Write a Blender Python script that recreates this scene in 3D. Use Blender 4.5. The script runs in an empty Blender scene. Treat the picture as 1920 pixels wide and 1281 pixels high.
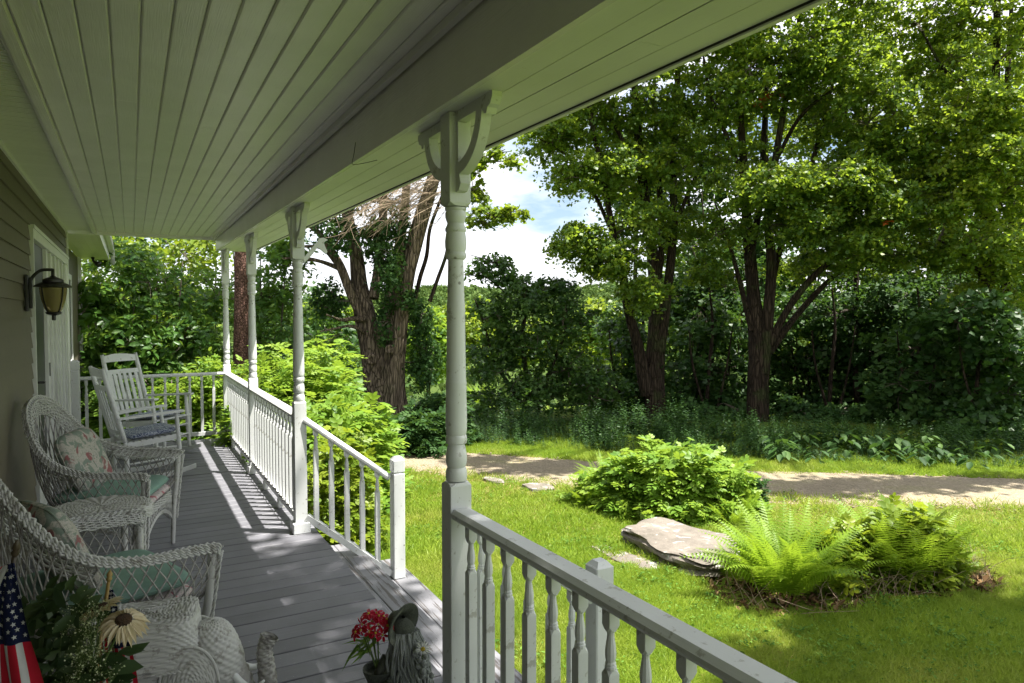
import bpy, bmesh, math, random
import numpy as np
from mathutils import Vector, Matrix, noise as mnoise
random.seed(7)
RNG = np.random.default_rng(11)
PI = math.pi
scene = bpy.context.scene
col = scene.collection

# ------------------------------------------------------------------ camera
FOC = 1300.0                      # focal length in photograph pixels (1920 wide)
YAW, PIT, EYE = math.radians(28.8), math.radians(2.14), 1.64
cam_d = bpy.data.cameras.new('camera')
cam_d.sensor_width = 36.0
cam_d.lens = 36.0 * FOC / 1920.0
cam_d.clip_start = 0.05
cam_d.clip_end = 4000
cam = bpy.data.objects.new('camera', cam_d)
col.objects.link(cam)
cam.location = (0, 0, EYE)
cam.rotation_euler = (math.radians(90) - PIT, 0, -YAW)
scene.camera = cam

# ------------------------------------------------------------------ sky, sun, exposure
SUN = Vector((0.30, -0.215, 1.0)).normalized()
world = bpy.data.worlds.new('World')
scene.world = world
world.use_nodes = True
nt = world.node_tree
nt.nodes.clear()
wo = nt.nodes.new('ShaderNodeOutputWorld')
bg = nt.nodes.new('ShaderNodeBackground')
sky = nt.nodes.new('ShaderNodeTexSky')
sky.sky_type = 'NISHITA'
sky.sun_disc = False
sky.sun_elevation = math.asin(SUN.z)
sky.sun_rotation = math.atan2(SUN.x, SUN.y)
sky.air_density = 1.0
sky.dust_density = 1.2
bg.inputs['Strength'].default_value = 0.066
tc = nt.nodes.new('ShaderNodeTexCoord')
mp = nt.nodes.new('ShaderNodeMapping')
mp.inputs['Scale'].default_value = (1.0, 1.0, 3.0)
nz = nt.nodes.new('ShaderNodeTexNoise')
nz.inputs['Scale'].default_value = 2.6
nz.inputs['Detail'].default_value = 7
nz.inputs['Roughness'].default_value = 0.55
cr = nt.nodes.new('ShaderNodeValToRGB')
cr.color_ramp.elements[0].position = 0.34
cr.color_ramp.elements[1].position = 0.50
mx = nt.nodes.new('ShaderNodeMix')
mx.data_type = 'RGBA'
mx.inputs['B'].default_value = (8.4, 8.5, 8.9, 1)      # sunlit white cloud
nt.links.new(tc.outputs['Generated'], mp.inputs['Vector'])
nt.links.new(mp.outputs['Vector'], nz.inputs['Vector'])
nt.links.new(nz.outputs['Fac'], cr.inputs['Fac'])
nt.links.new(cr.outputs['Color'], mx.inputs['Factor'])
nt.links.new(sky.outputs['Color'], mx.inputs['A'])
nt.links.new(mx.outputs['Result'], bg.inputs['Color'])
nt.links.new(bg.outputs['Background'], wo.inputs['Surface'])

sun_d = bpy.data.lights.new('sun', 'SUN')
sun_d.energy = 5.0
sun_d.angle = math.radians(0.53)
sun_d.color = (1.0, 0.955, 0.88)
sun = bpy.data.objects.new('sun', sun_d)
col.objects.link(sun)
sun.location = SUN * 40
sun.rotation_euler = SUN.to_track_quat('Z', 'Y').to_euler()

vs = scene.view_settings
vs.view_transform = 'Standard'
vs.look = 'None'
vs.exposure = 1.58
vs.gamma = 1.0
vs.use_curve_mapping = False

# ------------------------------------------------------------------ helpers
_F = Vector((math.sin(YAW) * math.cos(PIT), math.cos(YAW) * math.cos(PIT), -math.sin(PIT)))
_R = Vector((math.cos(YAW), -math.sin(YAW), 0))
_U = _R.cross(_F)
EYEP = Vector((0, 0, EYE))
def W(px, py, u):
    """world point seen at photograph pixel (px, py) at depth u metres"""
    return EYEP + u * (_F + _R * ((px - 960) / FOC) - _U * ((py - 640.5) / FOC))
def depth(x, y):
    return x * math.sin(YAW) + y * math.cos(YAW)
def ground_z(x, y):
    u = x * math.sin(YAW) + y * math.cos(YAW)
    z = -0.58 - 0.04 * max(0.0, u - 4.0)
    if u > 23: z -= 0.16 * (u - 23)
    if u > 110: z += 0.16 * (u - 110) + 0.0
    return z
def G(px, py):
    """ground point under a photograph pixel"""
    u = 3.0
    for i in range(4000):
        p = W(px, py, u)
        if p.z <= ground_z(p.x, p.y): return Vector((p.x, p.y, ground_z(p.x, p.y)))
        u += 0.01
    return W(px, py, u)
def GU(px, u):
    """ground point in the direction of column px at depth u"""
    p = W(px, 592, u)
    return Vector((p.x, p.y, ground_z(p.x, p.y)))

def link(o, parent=None):
    col.objects.link(o)
    if parent is not None: o.parent = parent
    return o
def tag(o, label=None, cat=None, group=None, kind=None):
    if label: o['label'] = label
    if cat: o['category'] = cat
    if group: o['group'] = group
    if kind: o['kind'] = kind
    return o
def empty(name, loc=(0, 0, 0), rz=0.0, label=None, cat=None, group=None, kind=None):
    o = bpy.data.objects.new(name, None)
    o.empty_display_size = 0.1
    o.location = loc
    o.rotation_euler = (0, 0, rz)
    link(o)
    return tag(o, label, cat, group, kind)
def mesh_obj(name, verts, faces, mat, parent=None, smooth=False, loc=(0, 0, 0)):
    me = bpy.data.meshes.new(name)
    me.from_pydata([tuple(v) for v in verts], [], faces)
    me.update()
    if smooth:
        me.polygons.foreach_set('use_smooth', [True] * len(me.polygons))
    mats = mat if isinstance(mat, (list, tuple)) else [mat]
    for m in mats: me.materials.append(m)
    o = bpy.data.objects.new(name, me)
    o.location = loc
    return link(o, parent)
def inst(name, me, parent=None, loc=(0, 0, 0), rot=(0, 0, 0), scale=(1, 1, 1)):
    o = bpy.data.objects.new(name, me)
    o.location = loc; o.rotation_euler = rot; o.scale = scale
    return link(o, parent)
def copy_tree(o, parent=None):
    c = o.copy(); col.objects.link(c)
    if parent is not None: c.parent = parent
    for ch in [k for k in o.children]: copy_tree(ch, c)
    return c

def catmull(pts, n):
    P = [Vector(p) for p in pts]
    P = [P[0] * 2 - P[1]] + P + [P[-1] * 2 - P[-2]]
    out = []
    segs = len(P) - 3
    for i in range(segs):
        for k in range(n):
            t = k / n
            a, b, c, d = P[i], P[i + 1], P[i + 2], P[i + 3]
            out.append(0.5 * ((2 * b) + (c - a) * t + (2 * a - 5 * b + 4 * c - d) * t * t + (3 * b - a - 3 * c + d) * t ** 3))
    out.append(P[-2].copy())
    return out
def frames(pts):
    """parallel-transported (tangent, normal, binormal) along a polyline"""
    n = len(pts); out = []
    prev = None
    for i in range(n):
        t = (pts[min(i + 1, n - 1)] - pts[max(i - 1, 0)])
        t = t.normalized() if t.length > 1e-9 else Vector((0, 0, 1))
        if prev is None:
            a = Vector((0, 0, 1)) if abs(t.z) < 0.9 else Vector((1, 0, 0))
            nn = (a - t * a.dot(t)).normalized()
        else:
            nn = prev - t * prev.dot(t)
            nn = nn.normalized() if nn.length > 1e-6 else prev
        prev = nn
        out.append((t, nn, t.cross(nn)))
    return out

class MB:
    """collects shapes that become ONE mesh object"""
    def __init__(self): self.v = []; self.f = []
    def quadbox(self, c):                                    # 8 corners, bottom loop then top loop
        b = len(self.v); self.v += [tuple(p) for p in c]
        self.f += [(b, b+3, b+2, b+1), (b+4, b+5, b+6, b+7), (b, b+1, b+5, b+4), (b+1, b+2, b+6, b+5), (b+2, b+3, b+7, b+6), (b+3, b, b+4, b+7)]
        return self
    def box(self, x0, x1, y0, y1, z0, z1):
        return self.quadbox([(x0,y0,z0),(x1,y0,z0),(x1,y1,z0),(x0,y1,z0),(x0,y0,z1),(x1,y0,z1),(x1,y1,z1),(x0,y1,z1)])
    def cbox(self, x0, x1, y0, y1, z0, z1, c=0.004):
        """box with chamfered vertical and top/bottom edges"""
        loops = [(c, z0), (0, z0 + c), (0, z1 - c), (c, z1)]
        b = len(self.v)
        for ins, z in loops:
            for (sx, sy) in ((0,0),(1,0),(1,1),(0,1)):
                x = x0 + ins if sx == 0 else x1 - ins
                y = y0 + ins if sy == 0 else y1 - ins
                k = c * 0.9
                # two verts per corner give the vertical bevel
                if (sx, sy) == (0,0): pr = [(x, y + k), (x + k, y)]
                elif (sx, sy) == (1,0): pr = [(x - k, y), (x, y + k)]
                elif (sx, sy) == (1,1): pr = [(x, y - k), (x - k, y)]
                else: pr = [(x + k, y), (x, y - k)]
                for q in pr: self.v.append((q[0], q[1], z))
        n = 8
        for l in range(3):
            for i in range(n):
                a = b + l*n + i; d = b + l*n + (i+1) % n
                self.f.append((a, d, d + n, a + n))
        self.f.append(tuple(b + i for i in reversed(range(n))))
        self.f.append(tuple(b + 3*n + i for i in range(n)))
        return self
    def beam(self, a, b, w, h, up=(0,0,1), c=0.0):
        """rectangular bar from a to b, w across, h along up"""
        a, b = Vector(a), Vector(b); t = (b - a).normalized(); up = Vector(up)
        s = t.cross(up).normalized(); u = s.cross(t)
        def q(p): return [p - s*w/2 - u*h/2, p + s*w/2 - u*h/2, p + s*w/2 + u*h/2, p - s*w/2 + u*h/2]
        A, B = q(a), q(b)
        k = len(self.v); self.v += [tuple(p) for p in A + B]
        self.f += [(k, k+1, k+2, k+3), (k+4, k+7, k+6, k+5)] + [(k+i, k+4+i, k+4+(i+1)%4, k+(i+1)%4) for i in range(4)]
        return self
    def tube(self, pts, r, n=6, cap=True, flat=1.0):
        pts = [Vector(p) for p in pts]
        if not hasattr(r, '__len__'): r = [r] * len(pts)
        b = len(self.v); fr = frames(pts)
        for p, (t, nn, bb), rr in zip(pts, fr, r):
            for k in range(n):
                a = 2*PI*k/n
                self.v.append(tuple(p + nn*(math.cos(a)*rr*flat) + bb*(math.sin(a)*rr)))
        for i in range(len(pts) - 1):
            for k in range(n):
                self.f.append((b+i*n+k, b+i*n+(k+1)%n, b+(i+1)*n+(k+1)%n, b+(i+1)*n+k))
        if cap:
            self.f.append(tuple(b + k for k in reversed(range(n))))
            e = b + (len(pts)-1)*n
            self.f.append(tuple(e + k for k in range(n)))
        return self
    def lathe(self, prof, n=16, c=(0,0,0), cap=True):
        """prof: list of (radius, z) bottom to top"""
        b = len(self.v)
        for r, z in prof:
            for k in range(n):
                a = 2*PI*k/n
                self.v.append((c[0]+math.cos(a)*r, c[1]+math.sin(a)*r, c[2]+z))
        for i in range(len(prof)-1):
            for k in range(n):
                self.f.append((b+i*n+k, b+i*n+(k+1)%n, b+(i+1)*n+(k+1)%n, b+(i+1)*n+k))
        if cap:
            self.f.append(tuple(b + k for k in reversed(range(n))))
            e = b + (len(prof)-1)*n
            self.f.append(tuple(e + k for k in range(n)))
        return self
    def prism(self, poly, axis, t0, t1):
        """poly: 2D outline (ccw) extruded along axis between t0 and t1"""
        b = len(self.v); n = len(poly)
        for t in (t0, t1):
            for (p, q) in poly:
                self.v.append({'x': (t, p, q), 'y': (p, t, q), 'z': (p, q, t)}[axis])
        self.f.append(tuple(b + i for i in range(n))); self.f.append(tuple(b + n + i for i in reversed(range(n))))
        for i in range(n): self.f.append((b+i, b+n+i, b+n+(i+1)%n, b+(i+1)%n))
        return self
    def xf(self, M, start=0):
        for i in range(start, len(self.v)): self.v[i] = tuple(M @ Vector(self.v[i]))
        return self
    def build(self, name, mat, parent=None, smooth=False, loc=(0,0,0), fix=True):
        o = mesh_obj(name, self.v, self.f, mat, parent, False, loc)
        me = o.data
        if fix:
            bm = bmesh.new(); bm.from_mesh(me)
            bmesh.ops.recalc_face_normals(bm, faces=bm.faces)
            bm.to_mesh(me); bm.free()
        if smooth:
            me.polygons.foreach_set('use_smooth', [True]*len(me.polygons))
            if smooth == 'auto':
                try: me.set_sharp_from_angle(angle=math.radians(38))
                except Exception: pass
        return o

def soft_box(sx, sy, sz, n=10, puff=0.5, e=0.35):
    """rounded cushion as a superellipsoid grid: returns verts, faces"""
    vs_, fs = [], []
    nu, nv = n*4, n*2
    def sp(c, p): return math.copysign(abs(c)**p, c)
    for j in range(nv+1):
        ph = -PI/2 + PI*j/nv
        for i in range(nu):
            th = 2*PI*i/nu
            x = sx/2*sp(math.cos(ph), puff)*sp(math.cos(th), e)
            y = sy/2*sp(math.cos(ph), puff)*sp(math.sin(th), e)
            z = sz/2*sp(math.sin(ph), 0.8)
            vs_.append((x, y, z))
    for j in range(nv):
        for i in range(nu):
            fs.append((j*nu+i, j*nu+(i+1)%nu, (j+1)*nu+(i+1)%nu, (j+1)*nu+i))
    return vs_, fs

# ------------------------------------------------------------------ materials
def newmat(name):
    m = bpy.data.materials.new(name); m.use_nodes = True
    t = m.node_tree; t.nodes.clear()
    out = t.nodes.new('ShaderNodeOutputMaterial')
    b = t.nodes.new('ShaderNodeBsdfPrincipled')
    t.links.new(b.outputs[0], out.inputs['Surface'])
    return m, t, b, out
def N(t, typ, **kw):
    n = t.nodes.new(typ)
    for k, v in kw.items():
        if k in n.inputs.keys(): n.inputs[k].default_value = v
        else: setattr(n, k, v)
    return n
def ramp(t, stops, fac=None):
    r = t.nodes.new('ShaderNodeValToRGB')
    el = r.color_ramp.elements
    while len(el) < len(stops): el.new(0.5)
    for e, (p, c) in zip(el, stops):
        e.position = p; e.color = (*c, 1) if len(c) == 3 else c
    if fac is not None: t.links.new(fac, r.inputs['Fac'])
    return r
def coords(t, scale=(1,1,1), kind='Object'):
    c = t.nodes.new('ShaderNodeTexCoord'); m = t.nodes.new('ShaderNodeMapping')
    m.inputs['Scale'].default_value = scale
    t.links.new(c.outputs[kind], m.inputs['Vector'])
    return m.outputs['Vector']
def simple(name, colr, rough=0.5, spec=0.5, var=0.12, scale=6.0, bump=0.0, bscale=40.0, metal=0.0, stretch=(1,1,1), kind='Object'):
    """base colour with a soft noise variation and optional bump"""
    m, t, b, out = newmat(name)
    v = coords(t, stretch, kind)
    n = N(t, 'ShaderNodeTexNoise', Scale=scale, Detail=5.0)
    t.links.new(v, n.inputs['Vector'])
    lo = [c*(1-var) for c in colr]; hi = [min(1, c*(1+var)) for c in colr]
    r = ramp(t, [(0.3, lo), (0.7, hi)], n.outputs['Fac'])
    t.links.new(r.outputs['Color'], b.inputs['Base Color'])
    b.inputs['Roughness'].default_value = rough
    b.inputs['Specular IOR Level'].default_value = spec
    b.inputs['Metallic'].default_value = metal
    if bump:
        n2 = N(t, 'ShaderNodeTexNoise', Scale=bscale, Detail=4.0)
        t.links.new(v, n2.inputs['Vector'])
        bp = N(t, 'ShaderNodeBump', Strength=bump, Distance=0.01)
        t.links.new(n2.outputs['Fac'], bp.inputs['Height'])
        t.links.new(bp.outputs['Normal'], b.inputs['Normal'])
    return m
def mathn(t, op, a, b=None, clamp=False):
    n = t.nodes.new('ShaderNodeMath'); n.operation = op; n.use_clamp = clamp
    for i, q in enumerate((a, b)):
        if q is None: continue
        if isinstance(q, (int, float)): n.inputs[i].default_value = q
        else: t.links.new(q, n.inputs[i])
    return n.outputs[0]
def mixc(t, fac, a, b):
    n = t.nodes.new('ShaderNodeMix'); n.data_type = 'RGBA'
    for key, q in (('Factor', fac), ('A', a), ('B', b)):
        if isinstance(q, (int, float)): n.inputs[key].default_value = q
        elif isinstance(q, tuple): n.inputs[key].default_value = (*q, 1)
        else: t.links.new(q, n.inputs[key])
    return n.outputs['Result']

def painted_wood(name, colr, dirt=(0.26, 0.24, 0.19), wear=0.59, rough=0.42, grain=(30, 30, 2), bump=0.12, spots=True, kind='Object', random_shade=0.0):
    m, t, b, out = newmat(name)
    v = coords(t, (1,1,1), kind)
    n = N(t, 'ShaderNodeTexNoise', Scale=3.0, Detail=6.0, Roughness=0.6); t.links.new(v, n.inputs['Vector'])
    base = ramp(t, [(0.3, [c*0.9 for c in colr]), (0.7, colr)], n.outputs['Fac']).outputs['Color']
    n2 = N(t, 'ShaderNodeTexNoise', Scale=22.0, Detail=8.0, Roughness=0.7); t.links.new(v, n2.inputs['Vector'])
    msk = ramp(t, [(wear, (0,0,0)), (wear+0.05, (1,1,1))], n2.outputs['Fac']).outputs['Color']
    msk = mathn(t, 'MULTIPLY', msk, 0.55)
    c2 = mixc(t, msk, base, tuple(dirt))
    if spots:
        vo = N(t, 'ShaderNodeTexVoronoi', Scale=9.0); t.links.new(v, vo.inputs['Vector'])
        sp = ramp(t, [(0.045, (1,1,1)), (0.065, (0,0,0))], vo.outputs['Distance']).outputs['Color']
        c2 = mixc(t, mathn(t, 'MULTIPLY', sp, 0.75), c2, (0.16, 0.14, 0.12))
    if random_shade:
        oi = t.nodes.new('ShaderNodeObjectInfo')
        f = mathn(t, 'ADD', mathn(t, 'MULTIPLY', oi.outputs['Random'], random_shade), 1 - random_shade)
        hs = N(t, 'ShaderNodeHueSaturation'); t.links.new(c2, hs.inputs['Color']); t.links.new(f, hs.inputs['Value'])
        c2 = hs.outputs['Color']
    t.links.new(c2, b.inputs['Base Color'])
    b.inputs['Roughness'].default_value = rough
    g = coords(t, grain, kind)
    n3 = N(t, 'ShaderNodeTexNoise', Scale=4.0, Detail=5.0); t.links.new(g, n3.inputs['Vector'])
    bp = N(t, 'ShaderNodeBump', Strength=bump, Distance=0.004)
    t.links.new(n3.outputs['Fac'], bp.inputs['Height']); t.links.new(bp.outputs['Normal'], b.inputs['Normal'])
    return m

M = {}
M['white'] = painted_wood('white_painted_wood', (0.70, 0.715, 0.71), grain=(40, 40, 3))
M['rail'] = painted_wood('white_rail_paint', (0.70, 0.715, 0.71), grain=(40, 3, 40), wear=0.575)
M['ceiling'] = painted_wood('ceiling_gloss_paint', (0.80, 0.77, 0.795), grain=(60, 1.6, 60), rough=0.24, bump=0.35, wear=0.68, spots=False, random_shade=0.06)
M['soffit'] = painted_wood('soffit_paint', (0.74, 0.74, 0.72), grain=(60, 1.6, 60), rough=0.42, bump=0.15, wear=0.66, spots=False, random_shade=0.05)
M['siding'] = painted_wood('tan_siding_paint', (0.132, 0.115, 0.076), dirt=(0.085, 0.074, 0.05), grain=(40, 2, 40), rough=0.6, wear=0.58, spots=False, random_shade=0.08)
M['vinyl'] = simple('white_vinyl', (0.62, 0.63, 0.60), 0.45, var=0.06, scale=2, bump=0.05)
M['wicker'] = painted_wood('white_painted_wicker', (0.52, 0.52, 0.50), dirt=(0.16, 0.14, 0.11), wear=0.56, rough=0.5, grain=(20,20,20), bump=0.1, spots=False)
M['wicker_dirty'] = painted_wood('weathered_white_wicker', (0.40, 0.39, 0.37), dirt=(0.10, 0.08, 0.07), wear=0.50, rough=0.55, grain=(20,20,20), bump=0.1, spots=False)
M['black_metal'] = simple('black_lantern_metal', (0.018, 0.017, 0.016), 0.4, var=0.3, scale=20, bump=0.05)
M['brass'] = simple('old_brass', (0.30, 0.20, 0.07), 0.4, var=0.3, scale=20, metal=0.7)
M['screen'] = simple('dark_storm_glass', (0.02, 0.021, 0.024), 0.35, spec=0.2, var=0.3, scale=3)
M['mint'] = simple('mint_cushion_fabric', (0.21, 0.33, 0.28), 0.85, spec=0.2, var=0.07, scale=12, bump=0.25, bscale=400)
M['dark_void'] = simple('dark_understructure', (0.03, 0.028, 0.025), 0.9, var=0.2)

def floral(name, base, reds, greens, scale=9.0):
    m, t, b, out = newmat(name)
    v = coords(t)
    n = N(t, 'ShaderNodeTexNoise', Scale=scale, Detail=3.0, Distortion=1.2); t.links.new(v, n.inputs['Vector'])
    a = mixc(t, ramp(t, [(0.50, (0,0,0)), (0.56, (1,1,1))], n.outputs['Fac']).outputs['Color'], tuple(base), tuple(greens))
    n2 = N(t, 'ShaderNodeTexNoise', Scale=scale*0.8, Detail=2.0, Distortion=0.6)
    sh = N(t, 'ShaderNodeMapping'); sh.inputs['Location'].default_value = (4.3, 1.7, 8.1)
    t.links.new(v, sh.inputs['Vector']); t.links.new(sh.outputs[0], n2.inputs['Vector'])
    a = mixc(t, ramp(t, [(0.60, (0,0,0)), (0.63, (1,1,1))], n2.outputs['Fac']).outputs['Color'], a, tuple(reds))
    n3 = N(t, 'ShaderNodeTexNoise', Scale=scale*6, Detail=4.0, Distortion=2.0); t.links.new(v, n3.inputs['Vector'])
    a = mixc(t, mathn(t, 'MULTIPLY', ramp(t, [(0.5, (0,0,0)), (0.6, (1,1,1))], n3.outputs['Fac']).outputs['Color'], 0.6), a, (0.16, 0.22, 0.18))
    t.links.new(a, b.inputs['Base Color'])
    b.inputs['Roughness'].default_value = 0.9; b.inputs['Specular IOR Level'].default_value = 0.15
    n4 = N(t, 'ShaderNodeTexNoise', Scale=250.0); t.links.new(v, n4.inputs['Vector'])
    bp = N(t, 'ShaderNodeBump', Strength=0.2, Distance=0.002)
    t.links.new(n4.outputs['Fac'], bp.inputs['Height']); t.links.new(bp.outputs['Normal'], b.inputs['Normal'])
    return m
M['floral'] = floral('floral_chintz', (0.46, 0.42, 0.38), (0.30, 0.10, 0.11), (0.22, 0.26, 0.22), 16.0)
M['floral_seat'] = floral('floral_seat_print', (0.62, 0.52, 0.52), (0.50, 0.16, 0.2), (0.55, 0.5, 0.48), 16)
def blue_print():
    m, t, b, out = newmat('blue_white_print')
    v = coords(t)
    n = N(t, 'ShaderNodeTexNoise', Scale=42.0, Detail=2.0, Distortion=2.5); t.links.new(v, n.inputs['Vector'])
    a = ramp(t, [(0.47, (0.03, 0.045, 0.14)), (0.53, (0.50, 0.54, 0.62))], n.outputs['Fac']).outputs['Color']
    t.links.new(a, b.inputs['Base Color']); b.inputs['Roughness'].default_value = 0.85
    return m
M['blue_print'] = blue_print()

def deck_paint(name, peel=0.72, colr=(0.142, 0.142, 0.160), grain=(1.2, 26, 26)):
    """grey porch paint, worn, with peeling streaks along the grain"""
    m, t, b, out = newmat(name)
    v = coords(t, (1,1,1))
    oi = t.nodes.new('ShaderNodeObjectInfo')
    off = N(t, 'ShaderNodeVectorMath'); off.operation = 'ADD'
    cmb = N(t, 'ShaderNodeCombineXYZ')
    t.links.new(mathn(t, 'MULTIPLY', oi.outputs['Random'], 13.0), cmb.inputs[0]); t.links.new(cmb.outputs[0], off.inputs[1]); t.links.new(v, off.inputs[0])
    vv = off.outputs[0]
    n = N(t, 'ShaderNodeTexNoise', Scale=2.2, Detail=6.0, Roughness=0.6); t.links.new(vv, n.inputs['Vector'])
    a = ramp(t, [(0.3, [c*0.78 for c in colr]), (0.72, [c*1.2 for c in colr])], n.outputs['Fac']).outputs['Color']
    mp2 = N(t, 'ShaderNodeMapping'); mp2.inputs['Scale'].default_value = grain; t.links.new(vv, mp2.inputs['Vector'])
    g = N(t, 'ShaderNodeTexNoise', Scale=1.6, Detail=7.0, Roughness=0.62, Distortion=0.4); t.links.new(mp2.outputs[0], g.inputs['Vector'])
    pk = ramp(t, [(peel, (0,0,0)), (peel+0.02, (1,1,1))], g.outputs['Fac']).outputs['Color']
    a = mixc(t, mathn(t, 'MULTIPLY', pk, 0.85), a, (0.055, 0.045, 0.038))
    sc = N(t, 'ShaderNodeTexNoise', Scale=60.0, Detail=3.0); t.links.new(vv, sc.inputs['Vector'])
    spk = ramp(t, [(0.70, (0,0,0)), (0.73, (1,1,1))], sc.outputs['Fac']).outputs['Color']
    a = mixc(t, mathn(t, 'MULTIPLY', spk, 0.4), a, (0.45, 0.44, 0.42))
    f = mathn(t, 'ADD', mathn(t, 'MULTIPLY', oi.outputs['Random'], 0.22), 0.88)
    hs = N(t, 'ShaderNodeHueSaturation'); t.links.new(a, hs.inputs['Color']); t.links.new(f, hs.inputs['Value'])
    t.links.new(hs.outputs['Color'], b.inputs['Base Color'])
    b.inputs['Roughness'].default_value = 0.52
    bp = N(t, 'ShaderNodeBump', Strength=0.5, Distance=0.004); bp.invert = False
    hgt = mathn(t, 'SUBTRACT', g.outputs['Fac'], mathn(t, 'MULTIPLY', pk, 0.5))
    t.links.new(hgt, bp.inputs['Height']); t.links.new(bp.outputs['Normal'], b.inputs['Normal'])
    return m
M['deck'] = deck_paint('grey_deck_paint')
M['step'] = deck_paint('peeling_step_paint', peel=0.55, colr=(0.18, 0.18, 0.195), grain=(26, 1.0, 26))
# ================================================================== PORCH STRUCTURE
def zb(y):                       # underside of beam and eave soffit (the porch has settled slightly)
    return 2.37 + 0.0125 * max(0, y)
Y0, Y1 = -3.0, 10.05
DX0, DX1 = -0.67, 1.22

# ---- deck: one board per object
deck = empty('porch_deck', (0, 0, 0), kind='structure')
bm_ = MB().cbox(DX0, DX1, -0.0665, 0.0665, -0.03, 0.0, 0.003)
d0 = bm_.build('deck_board', M['deck'], deck, False, (0, Y0 + 0.07, 0))
nb = int((Y1 - Y0) / 0.14)
for i in range(1, nb):
    inst('deck_board', d0.data, deck, (random.uniform(-0.003, 0.003), Y0 + 0.07 + 0.14*i, random.uniform(-0.0015, 0.0015)))
mb = MB(); mb.box(DX0+0.01, DX1-0.02, Y0, Y0 + 0.14*nb, -0.16, -0.034)
mb.build('deck_joists', M['dark_void'], deck)
mb = MB(); mb.box(DX1-0.018, DX1+0.008, Y0, Y0 + 0.14*nb + 0.01, -0.17, -0.034); mb.box(DX0, DX1+0.008, Y0+0.14*nb+0.012, Y0+0.14*nb+0.035, -0.17, -0.034)
mb.build('rim_board', M['white'], deck)
mb = MB()
for k in range(60):
    y = Y0 + 0.1 + k*0.218
    if 2.3 < y < 5.45: continue
    mb.box(DX1-0.06, DX1-0.045, y, y+0.14, -0.75, -0.172)
mb.build('skirting', M['white'], deck)

# ---- steps down to the lawn
steps = empty('porch_steps', (0, 0, 0), label='peeling grey wooden steps leading from the porch deck to the lawn', cat='steps')
sb = MB().cbox(-0.083, 0.083, -1.55, 1.55, -0.035, 0, 0.004)
st0 = sb.build('tread_board', M['step'], steps, False, (1.305, 3.93, -0.19))
for (x, z) in ((1.474, -0.19), (1.645, -0.38), (1.815, -0.38)):
    inst('tread_board', st0.data, steps, (x, 3.93, z))
mb = MB(); mb.box(1.232, 1.25, 2.4, 5.46, -0.225-0.0, -0.172); mb.box(1.54, 1.556, 2.4, 5.46, -0.415, -0.227); mb.box(1.88, 1.896, 2.4, 5.46, -0.66, -0.417)
mb.build('riser', M['step'], steps)
for yy in (2.4, 5.43):
    mb = MB(); mb.box(1.252, 1.53, yy, yy+0.03, -0.7, -0.227); mb.box(1.529, 1.87, yy+0.001, yy+0.029, -0.7, -0.418); mb.build('stringer', M['step'], steps)

# ---- ceiling boards
ceil = empty('porch_ceiling', (0, 0, 0), kind='structure')
pitch = 0.0975
nrow = 14
def ceil_board(y0, y1, w, z):
    b = MB()
    # cross-section with bevelled lower edges leaves a V groove between boards
    h = w/2
    prof = [(-h, 0.016), (-h, 0.006), (-h+0.006, 0.0), (h-0.006, 0.0), (h, 0.006), (h, 0.016)]
    k = len(b.v)
    for yy in (y0, y1):
        for (x, zz) in prof: b.v.append((x, yy, zz))
    n = len(prof)
    for i in range(n): b.f.append((k+i, k+(i+1) % n, k+n+(i+1) % n, k+n+i))
    b.f.append(tuple(k+i for i in range(n))); b.f.append(tuple(k+n+i for i in reversed(range(n))))
    return b
for r in range(nrow):
    x = -0.34 + pitch*(r + 0.5)
    cuts = sorted([random.uniform(-1, 2.6), random.uniform(3.4, 8.8)])
    ys = [Y0, cuts[0], cuts[1], 9.98]
    for a, c in zip(ys[:-1], ys[1:]):
        ceil_board(a + 0.0008, c - 0.0008, pitch - 0.003, 0).build('ceiling_board', M['ceiling'], ceil, False, (x, 0, 2.672 + random.uniform(-0.0008, 0.0008)))
mb = MB(); mb.box(-0.66, 1.02, Y0, 9.98, 2.690, 2.70); mb.build('ceiling_backing', M['ceiling'], ceil)
mb = MB(); mb.box(-0.385, -0.345, Y0, 9.98, 2.645, 2.689); mb.box(-0.40, -0.387, Y0, 9.98, 2.655, 2.689)
mb.build('crown_trim', M['ceiling'], ceil)
mb = MB(); mb.box(0.972, 0.998, Y0, 9.93, 2.640, 2.670); mb.build('edge_moulding', M['ceiling'], ceil)
# vented strip next to the wall
ven = MB(); ven.box(-0.645, -0.402, -0.047, 0.047, 2.670, 2.680)
for k in range(3): ven.box(-0.645, -0.402, -0.040+k*0.03, -0.024+k*0.03, 2.664, 2.671)
v0 = ven.build('vent_panel', M['soffit'], ceil, False, (0, Y0 + 0.05, 0))
for i in range(1, 129): inst('vent_panel', v0.data, ceil, (0, Y0 + 0.05 + 0.1*i, 0))
mb = MB(); mb.box(-0.664, -0.647, Y0, 9.86, 2.635, 2.682); mb.build('wall_channel', M['vinyl'], ceil)
mb = MB(); mb.box(-0.66, 0.998, 9.982, 10.02, 2.635, 2.76); mb.build('end_fascia', M['soffit'], ceil)

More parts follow.
